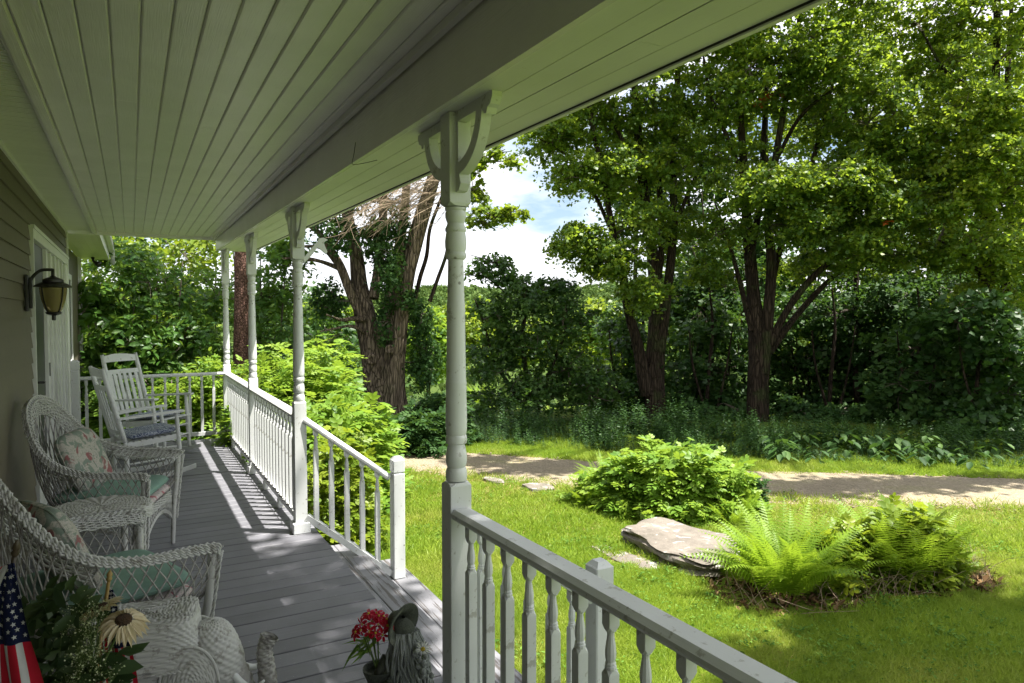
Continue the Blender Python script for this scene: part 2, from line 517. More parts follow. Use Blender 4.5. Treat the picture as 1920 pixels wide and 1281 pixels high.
# ---- beam with two face boards and an eave soffit of four boards
beam = empty('porch_beam', (0, 0, 0), label='long white beam carried by the turned porch posts', cat='beam')
def long_board(x0, x1, z0f, z1f, ya, yb, name, mat, parent):
    ys = np.linspace(ya, yb, 8); b = MB(); k = 0
    for y in ys: b.v += [(x0, y, z0f(y)), (x1, y, z0f(y)), (x1, y, z1f(y)), (x0, y, z1f(y))]
    for i in range(7):
        for j in range(4): b.f.append((i*4+j, i*4+(j+1) % 4, (i+1)*4+(j+1) % 4, (i+1)*4+j))
    b.f.append((0,1,2,3)); b.f.append((31,30,29,28))
    return b.build(name, mat, parent)
long_board(1.000, 1.024, lambda y: zb(y) - 0.0, lambda y: zb(y) + 0.150, Y0, 9.93, 'beam_board', M['ceiling'], beam)
long_board(1.006, 1.028, lambda y: zb(y) + 0.153, lambda y: 2.672, Y0, 9.93, 'beam_board', M['ceiling'], beam)
long_board(1.03, 1.155, lambda y: zb(y) + 0.018, lambda y: zb(y) + 0.16, Y0, 9.93, 'beam_core', M['soffit'], beam)
eave = empty('eave_soffit', (0, 0, 0), kind='structure')
xs = [1.027, 1.125, 1.227, 1.329, 1.430]
for i in range(4):
    cut = random.uniform(1.5, 7.5)
    for (a, c) in ((Y0, cut), (cut + 0.002, 9.96)):
        long_board(xs[i] + 0.002, xs[i+1] - 0.002, lambda y: zb(y) + 0.004 + 0.0009*(i % 2), lambda y: zb(y) + 0.016, a, c, 'soffit_board', M['soffit'], eave)
long_board(1.432, 1.450, lambda y: zb(y) - 0.006, lambda y: zb(y) + 0.16, Y0, 9.98, 'fascia', M['soffit'], eave)
long_board(1.4300, 1.4319, lambda y: zb(y) + 0.0, lambda y: zb(y) + 0.018, Y0, 9.97, 'drip_edge', M['dark_void'], eave)
mb = MB()
mb.v = [(1.50, Y0, 2.50), (1.50, 10.08, 2.63), (-0.8, 10.08, 3.25), (-0.8, Y0, 3.20), (1.50, Y0, 2.56), (1.50, 10.08, 2.69), (-0.8, 10.08, 3.31), (-0.8, Y0, 3.26)]
mb.f = [(0,1,2,3), (4,7,6,5), (0,4,5,1), (1,5,6,2), (2,6,7,3), (3,7,4,0)]
M['shingle'] = simple('dark_roof_shingle', (0.06, 0.06, 0.058), 0.9, var=0.3, scale=30, bump=0.4)
roof = mb.build('porch_roof', M['shingle']); tag(roof, kind='structure')

# thin loose wire and staples under the beam
wire = MB()
p0 = Vector((0.997, 3.9, 2.42))
w_ = [Vector(q) for q in ((0.994, 3.42, 2.50), (0.99, 3.44, 2.44), (0.985, 3.45, 2.405), (0.98, 3.40, 2.385), (1.0, 3.30, 2.375), (1.04, 3.22, 2.378))]
wire.tube(catmull(w_, 5), 0.0016, 5)
tag(wire.build('loose_wire', M['dark_void']), 'thin dark loose wire dangling from the porch beam', 'wire')

# ---- turned posts
K = 0.00204
post_prof = [(19.5, 905), (20.5, 900), (20.0, 888), (19.0, 884), (17.2, 880), (18.6, 876), (20.3, 868), (20.0, 856), (17.5, 843), (15.4, 836), (19.6, 834), (20.3, 829), (20.2, 823), (19.5, 820), (18.0, 818),
             (19.4, 814), (20.4, 806), (20.3, 780), (19.4, 735), (19.6, 733), (20.1, 729), (19.2, 725), (20.1, 721), (19.4, 716), (18.8, 713), (18.0, 665), (17.2, 592), (17.2, 589), (17.8, 584), (16.9, 579), (17.7, 574), (16.8, 569), (16.4, 566), (15.2, 520), (14.6, 487),
             (17.5, 486), (20.0, 482), (20.3, 478), (18.8, 474), (18.2, 473), (20.0, 463), (20.3, 453), (18.6, 439), (17.8, 436), (19.7, 433), (19.8, 429), (17.0, 423), (15.6, 419), (17.6, 414), (19.5, 408), (19.7, 400), (18.2, 396), (20.0, 394), (20.3, 390)]
post_prof = [(r*K, EYE - (y - 592)*K) for r, y in post_prof]
def chamfer_block(b, s, z0, z1, top=True, bot=False):
    """square block whose end is eased to the round"""
    h = s/2
    loops = []
    if bot: loops.append((h*0.93, z0 - 0.012, 0.55))
    loops.append((h, z0, 0.05)); loops.append((h, z1, 0.05))
    if top: loops.append((h*0.93, z1 + 0.012, 0.55))
    k = len(b.v)
    for (hh, z, c) in loops:
        e = hh*c
        for (x, y) in ((hh-e, -hh), (hh, -hh+e), (hh, hh-e), (hh-e, hh), (-hh+e, hh), (-hh, hh-e), (-hh, -hh+e), (-hh+e, -hh)):
            b.v.append((x, y, z))
    for i in range(len(loops)-1):
        for j in range(8): b.f.append((k+i*8+j, k+i*8+(j+1) % 8, k+(i+1)*8+(j+1) % 8, k+(i+1)*8+j))
    b.f.append(tuple(k+j for j in reversed(range(8)))); e = k+(len(loops)-1)*8
    b.f.append(tuple(e+j for j in range(8)))
def bracket_mesh(ztop):
    """sawn gingerbread bracket in the y-z plane, thickness along x"""
    b = MB(); t = 0.019; z = ztop
    # top plate with ogee end
    top = [(0.043, z-0.002), (0.043, z-0.040), (0.235, z-0.040), (0.265, z-0.047), (0.285, z-0.066), (0.300, z-0.070), (0.309, z-0.050), (0.330, z-0.044), (0.345, z-0.020), (0.345, z-0.002)]
    leg = [(0.043, z-0.042), (0.043, z-0.300), (0.070, z-0.296), (0.088, z-0.272), (0.078, z-0.250), (0.074, z-0.232), (0.092, z-0.222), (0.094, z-0.200), (0.066, z-0.196), (0.066, z-0.042)]
    b.prism(top, 'x', -t, t); b.prism(leg, 'x', -t*0.97, t*0.97)
    # quarter ring
    c = (0.055, z-0.030); r1, r2 = 0.165, 0.212; n = 12
    k = len(b.v)
    for x in (-t*1.04, t*1.04):
        for i in range(n+1):
            a = -PI/2 + (PI/2)*i/n
            for r in (r1, r2): b.v.append((x, c[0] + math.cos(a)*r*1.0, c[1] + math.sin(a)*r*0.98))
    m_ = 2*(n+1)
    for i in range(n):
        a = k + 2*i
        b.f += [(a, a+1, a+3, a+2), (a+m_, a+m_+2, a+m_+3, a+m_+1), (a, a+2, a+m_+2, a+m_), (a+1, a+m_+1, a+m_+3, a+3)]
    b.f += [(k, k+m_, k+m_+1, k+1), (k+2*n, k+2*n+1, k+m_+2*n+1, k+m_+2*n)]
    return b
def make_post(y, label, base):
    top = zb(y) + 0.003
    e = empty('porch_post', (1.10, y, 0), label=label, cat='post', group='turned white posts along the porch edge')
    b = MB(); chamfer_block(b, 0.088, 0.0, 0.985, True, False)
    b.build('lower_block', M['white'], e)
    MB().lathe(post_prof, 28).build('turned_shaft', M['white'], e, 'auto')
    b = MB(); chamfer_block(b, 0.088, 2.068, top - 0.002, False, True); b.build('upper_block', M['white'], e)
    br = bracket_mesh(top)
    br.build('bracket', M['white'], e)
    b2 = bracket_mesh(top); b2.v = [(x, -yy, z) for (x, yy, z) in b2.v]; b2.build('bracket', M['white'], e)
    if base:
        MB().cbox(-0.064, 0.064, -0.064, 0.064, 0.001, 0.085, 0.006).build('plinth', M['white'], e)
    return e
make_post(2.45, 'nearest turned white porch post, right of the steps, standing beside the near railing', False)
p3 = make_post(5.33, 'turned white porch post with square plinth and bird ornament, far side of the steps', True)
make_post(7.58, 'turned white porch post between the two long railing sections', True)
make_post(9.82, 'farthest turned white porch post, at the corner where side and end railings meet', False)
# little white cut-out bird fixed outside the third post
b = MB()
bird = [(0.0, -0.10), (0.035, -0.055), (0.075, -0.005), (0.105, 0.03), (0.118, 0.055), (0.15, 0.062), (0.182, 0.045), (0.158, 0.032), (0.150, 0.018), (0.178, -0.045), (0.166, -0.062), (0.128, -0.03), (0.105, -0.012), (0.06, -0.075), (0.02, -0.12), (0.0, -0.14)]
b.prism(bird, 'y', -0.009, 0.009)
o = b.build('bird_ornament', M['white'], None, False, (1.145, 5.33, 2.17)); tag(o, 'small white cut-out bird ornament on the post at the far side of the steps', 'ornament')

# ---- railings
def baluster_mesh():
    b = MB(); s = 0.034
    chamfer_block(b, s, 0.0, 0.545, True, False)
    chamfer_block(b, s, 0.678, 0.73, False, True)
    b.lathe([(0.0155, 0.556), (0.0165, 0.560), (0.0165, 0.566), (0.012, 0.570), (0.0155, 0.573), (0.0125, 0.579), (0.015, 0.590), (0.0158, 0.602), (0.0145, 0.618), (0.0115, 0.636), (0.0098, 0.650), (0.0105, 0.658), (0.0150, 0.662), (0.0155, 0.668)], 10)
    return b
bal0 = baluster_mesh().build('baluster', M['rail'], None)
BAL = bal0.data
bpy.data.objects.remove(bal0)
def top_rail_prof(b, A, B, w=0.088, h=0.038):
    """handrail with eased upper edges from A to B (A, B at the top centre)"""
    A, B = Vector(A), Vector(B); t = (B-A).normalized(); s = t.cross(Vector((0,0,1))).normalized(); u = s.cross(t)
    pr = [(-w/2+0.008, -h), (-w/2, -h+0.012), (-w/2, -0.014), (-w/2+0.014, 0), (w/2-0.014, 0), (w/2, -0.014), (w/2, -h+0.012), (w/2-0.008, -h)]
    k = len(b.v)
    for P in (A, B):
        for (p, q) in pr: b.v.append(tuple(P + s*p + u*q))
    n = len(pr)
    for i in range(n): b.f.append((k+i, k+(i+1) % n, k+n+(i+1) % n, k+n+i))
    b.f.append(tuple(k+i for i in range(n))); b.f.append(tuple(k+n+i for i in reversed(range(n))))
def railing(A, B, n, label, d_start, d_step, group='white baluster railings round the porch', feet=(), ztop=0.90, zbot=0.13, rise=0.0):
    """A, B: (x, y) ends; rise: extra height of B"""
    L = math.hypot(B[0]-A[0], B[1]-A[1]); ux, uy = (B[0]-A[0])/L, (B[1]-A[1])/L
    e = empty('railing', (A[0], A[1], 0), label=label, cat='railing', group=group)
    def loc(d, z): return (ux*d, uy*d, z + rise*d/L)
    b = MB(); top_rail_prof(b, loc(0, ztop), loc(L, ztop)); b.build('handrail', M['rail'], e)
    b = MB(); b.beam(loc(0, zbot-0.024), loc(L, zbot-0.024), 0.05, 0.046); b.build('bottom_rail', M['rail'], e)
    for i in range(n):
        d = d_start + d_step*i
        inst('baluster', BAL, e, loc(d, zbot), (0, 0, math.atan2(uy, ux) + random.uniform(-0.02, 0.02)))
    for d in feet:
        p = loc(d, 0)
        b = MB(); b.cbox(p[0]-0.03, p[0]+0.03, p[1]-0.03, p[1]+0.03, 0.001, zbot-0.049, 0.004); b.build('foot_block', M['rail'], e)
    return e
railing((1.10, 9.775), (1.10, 7.625), 14, 'white railing between the corner post and the post with a plinth next to it', 0.14, 0.144, feet=(0.62, 1.4))
railing((1.10, 7.535), (1.10, 5.375), 14, 'white railing ending at the far side of the steps, lit by the sun', 0.14, 0.144, feet=(0.72, 1.44))
railing((1.10, 2.405), (1.125, -1.9), 29, 'near white railing running from the nearest post out of the picture', 0.085, 0.1425, rise=0.05)
railing((1.055, 9.80), (-0.56, 9.80), 11, 'white end railing across the far end of the porch behind the rockers', 0.12, 0.142)
def newel(x, y, z0, z1, label, s=0.092):
    e = empty('newel_post', (x, y, z0), label=label, cat='post', group='square white newel posts')
    h = z1 - z0
    MB().cbox(-s/2, s/2, -s/2, s/2, 0, h-0.125, 0.006).build('shaft', M['white'], e)
    b = MB(); b.cbox(-s/2, s/2, -s/2, s/2, h-0.118, h-0.02, 0.005)
    b.quadbox([(-s/2+0.006,-s/2+0.006,h-0.0205),(s/2-0.006,-s/2+0.006,h-0.0205),(s/2-0.006,s/2-0.006,h-0.0205),(-s/2+0.006,s/2-0.006,h-0.0205),(-s/4,-s/4,h),(s/4,-s/4,h),(s/4,s/4,h),(-s/4,s/4,h)])
    b.build('cap', M['white'], e)
    b = MB(); b.box(-s/2+0.008, s/2-0.008, -s/2+0.008, s/2-0.008, h-0.126, h-0.117); b.build('neck', M['white'], e)
    return e
newel(1.775, 5.06, -0.379, 0.56, 'square white newel post at the foot of the steps, far side')
newel(1.80, 2.47, -0.379, 0.56, 'square white newel post behind the near railing, near side of the steps')
newel(-0.595, 9.74, 0.001, 1.11, 'square white post against the house wall at the far end of the porch', 0.10)
def stair_rail(A, B, y0, y1, label):
    e = empty('stair_railing', (A[0], y0, 0), label=label, cat='railing', group='sloping stair railings')
    L = B[0]-A[0]
    b = MB(); top_rail_prof(b, (0, 0, A[1]), (L, y1-y0, B[1]), 0.07, 0.04); b.build('handrail', M['rail'], e)
    b = MB(); b.beam((0, 0, A[1]-0.755), (L, y1-y0, B[1]-0.755), 0.05, 0.045); b.build('bottom_rail', M['rail'], e)
    for i in range(5):
        t = (i+0.62)/5.55
        inst('baluster', BAL, e, (L*t, (y1-y0)*t, A[1]+(B[1]-A[1])*t - 0.755 + 0.012), (0,0,0), (1,1,0.985))
    return e
stair_rail((1.142, 0.875), (1.73, 0.415), 5.30, 5.07, 'sloping white stair railing of five balusters on the far side of the steps')
stair_rail((1.142, 0.875), (1.755, 0.415), 2.45, 2.47, 'sloping white stair railing half hidden behind the near railing')

# string of dead fairy lights clipped along the bottom rail
lights = empty('string_lights', (1.065, 9.7, 0.14), label='dark string of small fairy lights clipped along the bottom rail', cat='lights')
b = MB()
pts = [Vector((0.0 + 0.004*math.sin(k*1.3), -k*0.036, 0.006 + 0.006*math.sin(k*2.1))) for k in range(118)]
b.tube(pts, 0.0035, 5); b.build('cable', M['dark_void'], lights)
b = MB(); b.tube([(0,0,0), (-0.012,0,0.004), (-0.022,0,0.012)], [0.005, 0.007, 0.004], 6); bulb0 = b.build('bulb', M['black_metal'], lights, False, (0,-0.07,0.008))
for k in range(1, 29): inst('bulb', bulb0.data, lights, (0, -0.07-0.144*k, 0.008), (0, 0, random.uniform(-0.5, 0.5)))

# ---- house wall with clapboards, door and lower wing
house = empty('house_wall', (-0.67, 0, 0), label='tan clapboard house wall running along the left of the porch', cat='wall')
YD0, YD1, ZD = 6.36, 9.74, 2.30
def clap(y0, y1, z, h=0.116):
    b = MB()
    b.v = [(0.0, y0, z-0.010), (0.019, y0, z-0.010), (0.005, y0, z+h), (0.0, y0, z+h), (0.0, y1, z-0.010), (0.019, y1, z-0.010), (0.005, y1, z+h), (0.0, y1, z+h)]
    b.f = [(0,1,2,3), (7,6,5,4), (1,5,6,2), (0,4,5,1), (3,2,6,7)]
    return b
z = 0.015; i = 0
while z < 2.64:
    h = min(0.116, 2.66 - z)
    if z + h*0.6 < ZD + 0.02:
        cut = random.uniform(0.5, 5.2)
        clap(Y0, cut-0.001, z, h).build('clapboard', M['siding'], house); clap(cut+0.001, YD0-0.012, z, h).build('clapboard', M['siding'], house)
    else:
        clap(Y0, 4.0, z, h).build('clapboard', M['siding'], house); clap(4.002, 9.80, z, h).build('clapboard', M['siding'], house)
    z += 0.116; i += 1
mb = MB(); mb.box(-0.12, -0.002, Y0, YD0-0.002, -0.6, 3.2); mb.box(-0.12, -0.002, YD0, YD1, ZD+0.02, 3.2); mb.box(-0.12, -0.002, YD1+0.002, 9.86, -0.6, 3.2)
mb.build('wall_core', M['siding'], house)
mb = MB(); mb.box(-0.1, 0.030, 9.80, 9.87, 0.0, 2.64); mb.build('corner_board', M['vinyl'], house)
door = empty('storm_door', (-0.67, YD0, 0), label='white storm door with dark glass and a latch under the wall lantern', cat='door')
mb = MB(); mb.box(-0.01, 0.036, 0.0, 0.035, 0.0, ZD); mb.box(-0.01, 0.036, YD1-YD0-0.10, YD1-YD0, 0.0, ZD); mb.box(-0.01, 0.036, 0.0355, YD1-YD0-0.1005, ZD-0.07, ZD); mb.box(-0.01, 0.045, 0.0, YD1-YD0, ZD+0.002, ZD+0.03)
mb.build('door_frame', M['vinyl'], door)
mb = MB(); mb.box(-0.03, 0.000, 0.037, 0.99, 0.42, ZD-0.075); mb.build('glass', M['screen'], door)
for k in range(5):
    mb = MB(); mb.box(-0.03, 0.010, 0.040, 0.985, 0.02+k*0.078, 0.02+k*0.078+0.072); mb.build('kick_plank', M['vinyl'], door)
yy = 1.0
for k, w in enumerate((0.10, 0.30, 0.08, 0.34, 0.08, 0.32, 0.08, 0.34, 0.08, 0.28, 0.22)):
    mb = MB(); d = 0.026 if k % 2 == 0 else 0.006
    mb.cbox(-0.03, d, yy+0.0015, yy+w-0.0015, 0.02, ZD-0.075, 0.002); mb.build('door_panel', M['vinyl'], door); yy += w
mb = MB(); mb.box(0.001, 0.03, 0.10, 0.13, 1.02, 1.16); mb.tube([(0.03,0.115,1.12),(0.07,0.115,1.12),(0.07,0.17,1.12)], 0.010, 6); mb.build('latch', M['black_metal'], door)
mb = MB(); mb.box(0.027, 0.034, 1.04, 1.06, 1.10, 1.22); mb.build('hinge', M['black_metal'], door)

# lower wing beyond the porch: set-back wall, window, eave with gutter
wing = empty('house_wing', (-0.80, 9.9, 0), label='house wing beyond the porch end with a white eave and narrow window', cat='building')
mb = MB(); mb.box(-0.3, 0.0, 0.0, 4.6, -0.8, 2.66); mb.build('wall', M['siding'], wing)
mb = MB(); mb.box(0.002, 0.03, 1.6, 1.68, 0.9, 2.25); mb.box(0.002, 0.03, 2.45, 2.53, 0.9, 2.25); mb.box(0.002, 0.03, 1.681, 2.449, 2.17, 2.25); mb.box(0.002, 0.03, 1.681, 2.449, 0.9, 0.98); mb.build('window_frame', M['vinyl'], wing)
mb = MB(); mb.box(0.001, 0.012, 1.681, 2.449, 0.981, 2.169); mb.build('pane', M['screen'], wing)
mb = MB(); mb.box(0.0, 0.05, 4.52, 4.60, -0.8, 2.66); mb.build('corner_board', M['vinyl'], wing)
for k in range(5):
    mb = MB(); mb.box(0.002+k*0.09, 0.002+k*0.09+0.0885, 0.14, 5.0, 2.664, 2.676); mb.build('eave_board', M['soffit'], wing)
mb = MB(); mb.box(0.453, 0.475, 0.14, 5.02, 2.65, 2.90); mb.build('fascia', M['vinyl'], wing)
mb = MB(); mb.tube([(0.515, 0.14, 2.84), (0.515, 5.05, 2.84)], 0.05, 12); mb.tube([(0.53, 4.9, 2.80), (0.53, 5.0, 2.60)], 0.035, 8); mb.build('gutter', M['vinyl'], wing)
mb = MB(); mb.v = [(0.55,0.14,2.9),(0.55,5.05,2.9),(-2.0,5.05,4.2),(-2.0,0.14,4.2),(0.55,0.14,2.96),(0.55,5.05,2.96),(-2.0,5.05,4.26),(-2.0,0.14,4.26)]; mb.f = [(0,1,2,3),(4,7,6,5),(0,4,5,1),(1,5,6,2),(2,6,7,3),(3,7,4,0)]
mb.build('roof', M['shingle'], wing)
mb = MB(); mb.tube([(0,0,0), (0.0,0.0,-0.05), (0.03,-0.01,-0.09), (0.10,-0.05,-0.13)], [0.03, 0.018, 0.03, 0.055], 10)
fl = mb.build('flood_lamp', M['black_metal'], None, True, (-0.56, 14.2, 2.66)); tag(fl, 'small black flood lamp under the eave of the house wing', 'lamp')

# ---- wall lantern
lan = empty('wall_lantern', (-0.65, 5.98, 1.80), label='black wall lantern with amber glass beside the storm door', cat='lantern')
mb = MB(); mb.cbox(0.0, 0.022, -0.055, 0.055, -0.13, 0.13, 0.006); mb.cbox(0.0225, 0.04, -0.03, 0.03, -0.11, 0.11, 0.004); mb.build('back_plate', M['black_metal'], lan)
mb = MB(); mb.tube(catmull([(0.03,0,0.09), (0.06,0,0.135), (0.10,0,0.165), (0.165,0,0.17)], 4), 0.011, 8); mb.tube([(0.165,0,0.176),(0.165,0,0.11)], 0.011, 8); mb.build('arm', M['black_metal'], lan, True)
cx = 0.165
mb = MB(); mb.lathe([(0.016, 0.125), (0.02, 0.118), (0.055, 0.105), (0.066, 0.098), (0.066, 0.080), (0.075, 0.076), (0.105, 0.062), (0.122, 0.050), (0.120, 0.044), (0.085, 0.042)][::-1], 24, (cx,0,0)); mb.build('hood', M['black_metal'], lan, 'auto')
m, t, b, out = newmat('amber_seeded_glass')
b.inputs['Base Color'].default_value = (0.30, 0.25, 0.11, 1); b.inputs['Roughness'].default_value = 0.15
b.inputs['Transmission Weight'].default_value = 0.35; b.inputs['IOR'].default_value = 1.2; M['amber'] = m
mb = MB(); mb.lathe([(0.040, -0.135), (0.056, -0.11), (0.074, -0.05), (0.083, 0.0), (0.086, 0.040)], 24, (cx,0,0), cap=False); mb.build('glass', M['amber'], lan, True)
M['parchment'] = simple('cream_inner_shade', (0.35, 0.30, 0.15), 0.5, var=0.1)
mb = MB(); mb.lathe([(0.036, -0.09), (0.040, -0.04), (0.042, 0.035)], 16, (cx,0,0)); mb.build('inner_shade', M['parchment'], lan, True)
for k in range(4):
    a = PI/4 + k*PI/2
    mb = MB(); mb.tube([(cx+math.cos(a)*r, math.sin(a)*r, z) for r, z in ((0.089, 0.045), (0.086, 0.0), (0.077, -0.05), (0.058, -0.112), (0.042, -0.14))], 0.005, 5); mb.build('cage_bar', M['black_metal'], lan)
mb = MB(); mb.lathe([(0.008,-0.195), (0.013,-0.19), (0.013,-0.16), (0.045, -0.15), (0.052, -0.137), (0.044,-0.132)], 20, (cx,0,0)); mb.build('finial', M['black_metal'], lan, 'auto')
# ================================================================== FOLIAGE TOOLS
TEMPL = {
 'kite':  ([(0,0,0),(0.42,0.33,0.07),(1,0,-0.04),(0.42,-0.33,0.07)], [(0,1,2),(0,2,3)]),
 'broad': ([(0,0,0),(0.38,0.46,-0.05),(1,0,0.02),(0.38,-0.46,-0.05)], [(0,1,2),(0,2,3)]),
 'oval':  ([(0,0,0),(0.28,0.24,0.05),(0.68,0.21,0.04),(1,0,-0.08),(0.68,-0.21,0.04),(0.28,-0.24,0.05)], [(0,3,2,1),(0,5,4,3)]),
 'maple': ([(0,0,0),(0.10,0.42,-0.03),(0.34,0.24,0.03),(0.62,0.50,-0.05),(0.66,0.20,0.03),(1,0,-0.06),(0.66,-0.20,0.03),(0.62,-0.50,-0.05),(0.34,-0.24,0.03),(0.10,-0.42,-0.03)], [(0,5,4,3,2,1),(0,9,8,7,6,5)]),
 'blade': ([(0,0.06,0),(0,-0.06,0),(0.5,-0.05,0.06),(0.5,0.05,0.06),(1,0,-0.02)], [(0,1,2,3),(3,2,4)]),
}
def np_mesh(name, V, faces_tpl, nrep, nv, tint=None, mat=None, parent=None, extra=None):
    """V: (nrep*nv,3); faces_tpl repeated nrep times; tint: per-copy value stored as a point attribute"""
    me = bpy.data.meshes.new(name)
    lens = np.array([len(f) for f in faces_tpl]); flat = np.concatenate([np.array(f) for f in faces_tpl])
    off = np.arange(nrep)[:, None] * nv
    loops = (flat[None, :] + off).ravel().astype(np.int32)
    tot = np.tile(lens, nrep).astype(np.int32)
    start = np.concatenate([[0], np.cumsum(tot)[:-1]]).astype(np.int32)
    me.vertices.add(nrep*nv); me.vertices.foreach_set('co', V.astype(np.float32).ravel())
    me.loops.add(len(loops)); me.loops.foreach_set('vertex_index', loops)
    me.polygons.add(len(tot)); me.polygons.foreach_set('loop_start', start)
    try: me.polygons.foreach_set('loop_total', tot)
    except Exception: pass
    me.update(calc_edges=True)
    if tint is not None:
        a = me.attributes.new('tint', 'FLOAT', 'POINT')
        a.data.foreach_set('value', np.repeat(tint, nv).astype(np.float32))
    if mat is not None: me.materials.append(mat)
    o = bpy.data.objects.new(name, me)
    return link(o, parent)
def unit(a): return a / np.maximum(np.linalg.norm(a, axis=-1, keepdims=True), 1e-9)
def leaf_verts(pos, nrm, size, tpl, axis=None):
    T = np.array(TEMPL[tpl][0])
    n = unit(nrm)
    r = RNG.normal(size=pos.shape) if axis is None else axis
    x = unit(r - n*(r*n).sum(-1, keepdims=True)); y = np.cross(n, x)
    V = pos[:, None, :] + size[:, None, None]*(x[:, None, :]*T[None, :, 0:1] + y[:, None, :]*T[None, :, 1:2] + n[:, None, :]*T[None, :, 2:3])
    return V.reshape(-1, 3)
def leaves(name, pos, nrm, size, mat, parent=None, tpl='kite', tint=None, axis=None):
    if tint is None: tint = RNG.random(len(pos))
    return np_mesh(name, leaf_verts(pos, nrm, size, tpl, axis), TEMPL[tpl][1], len(pos), len(TEMPL[tpl][0]), tint, mat, parent)
def sprays(C, outd, R, L, droop=0.25, thick=0.10, up=1.0, spread=0.55):
    """C (M,3) spray centres, outd (M,3) outward directions, R (M) radii, L leaves each"""
    M_ = len(C)
    n = unit(outd*0.45 + np.array([0, 0, up]) + RNG.normal(size=(M_, 3))*0.22)
    r = RNG.normal(size=(M_, 3)); a = unit(r - n*(r*n).sum(-1, keepdims=True)); b = np.cross(n, a)
    rr = np.sqrt(RNG.random((M_, L))); th = RNG.random((M_, L))*2*PI
    # three or four radiating fingers make the outline of a spray uneven
    k = RNG.integers(2, 5, size=(M_, 1)); ph = RNG.random((M_, 1))*2*PI
    rr = rr*(0.55 + 0.45*np.cos(th*k + ph))
    P = C[:, None, :] + R[:, None, None]*(a[:, None, :]*(rr*np.cos(th))[..., None] + b[:, None, :]*(rr*np.sin(th))[..., None])
    P = P + n[:, None, :]*(RNG.normal(size=(M_, L))*thick*R[:, None] - droop*rr**2*R[:, None])[..., None]
    nn = n[:, None, :] + RNG.normal(size=(M_, L, 3))*spread
    return P.reshape(-1, 3), nn.reshape(-1, 3)

def leafmat(name, dark, mid, light, trans=(0.30, 0.42, 0.05), tfac=0.35, rough=0.45, spec=0.35):
    m, t, b, out = newmat(name)
    at = t.nodes.new('ShaderNodeAttribute'); at.attribute_name = 'tint'
    oi = t.nodes.new('ShaderNodeObjectInfo')
    f = mathn(t, 'ADD', mathn(t, 'MULTIPLY', at.outputs['Fac'], 0.75), mathn(t, 'MULTIPLY', oi.outputs['Random'], 0.25))
    r = ramp(t, [(0.08, dark), (0.5, mid), (0.92, light)], f)
    t.links.new(r.outputs['Color'], b.inputs['Base Color'])
    b.inputs['Roughness'].default_value = rough; b.inputs['Specular IOR Level'].default_value = spec
    tr = t.nodes.new('ShaderNodeBsdfTranslucent')
    tcol = mixc(t, 0.5, r.outputs['Color'], tuple(trans)); t.links.new(tcol, tr.inputs['Color'])
    ms = t.nodes.new('ShaderNodeMixShader'); ms.inputs['Fac'].default_value = tfac
    t.links.new(b.outputs[0], ms.inputs[1]); t.links.new(tr.outputs[0], ms.inputs[2]); t.links.new(ms.outputs[0], out.inputs['Surface'])
    return m
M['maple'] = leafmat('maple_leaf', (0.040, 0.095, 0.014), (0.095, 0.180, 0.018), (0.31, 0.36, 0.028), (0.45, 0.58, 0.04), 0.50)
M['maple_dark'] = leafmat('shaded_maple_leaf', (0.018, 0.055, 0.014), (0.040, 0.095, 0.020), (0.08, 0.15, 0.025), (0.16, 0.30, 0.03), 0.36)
M['yellowgreen'] = leafmat('yellow_green_leaf', (0.08, 0.15, 0.014), (0.15, 0.23, 0.020), (0.28, 0.33, 0.03), (0.42, 0.52, 0.03), 0.46)
M['shrub'] = leafmat('bright_shrub_leaf', (0.06, 0.15, 0.016), (0.14, 0.26, 0.025), (0.28, 0.39, 0.05), (0.42, 0.56, 0.05), 0.42, 0.5)
M['bigleaf'] = leafmat('broad_green_leaf', (0.03, 0.09, 0.018), (0.07, 0.16, 0.025), (0.17, 0.28, 0.05), (0.3, 0.46, 0.05), 0.40, 0.4)
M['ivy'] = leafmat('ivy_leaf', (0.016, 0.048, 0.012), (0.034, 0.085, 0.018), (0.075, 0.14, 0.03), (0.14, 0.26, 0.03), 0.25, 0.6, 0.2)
M['fern'] = leafmat('fern_frond', (0.10, 0.20, 0.014), (0.19, 0.31, 0.02), (0.32, 0.42, 0.04), (0.46, 0.62, 0.04), 0.45, 0.5)
M['grass'] = leafmat('lawn_blade', (0.15, 0.24, 0.022), (0.24, 0.345, 0.035), (0.38, 0.45, 0.07), (0.46, 0.60, 0.06), 0.42, 0.5, 0.25)
def lawn_patches(m):
    t = m.node_tree; b = [n for n in t.nodes if n.type == 'BSDF_PRINCIPLED'][0]; src = b.inputs['Base Color'].links[0].from_socket
    oi = [n for n in t.nodes if n.type == 'OBJECT_INFO'][0]
    n = N(t, 'ShaderNodeTexNoise', Scale=0.55, Detail=5.0, Roughness=0.6); t.links.new(oi.outputs['Location'], n.inputs['Vector'])
    f = ramp(t, [(0.48, (0,0,0)), (0.66, (1,1,1))], n.outputs['Fac']).outputs['Color']
    n2 = N(t, 'ShaderNodeTexNoise', Scale=2.3, Detail=4.0); t.links.new(oi.outputs['Location'], n2.inputs['Vector'])
    g = ramp(t, [(0.38, (0,0,0)), (0.55, (1,1,1))], n2.outputs['Fac']).outputs['Color']
    c = mixc(t, mathn(t, 'MULTIPLY', f, 0.75), src, (0.38, 0.37, 0.09))
    c = mixc(t, mathn(t, 'MULTIPLY', mathn(t, 'SUBTRACT', 1.0, g), 0.55), c, (0.09, 0.19, 0.012))
    t.links.new(c, b.inputs['Base Color'])
lawn_patches(M['grass'])
M['weed'] = leafmat('verge_weed', (0.012, 0.042, 0.010), (0.028, 0.075, 0.014), (0.055, 0.12, 0.022), (0.10, 0.22, 0.02), 0.22, 0.5)
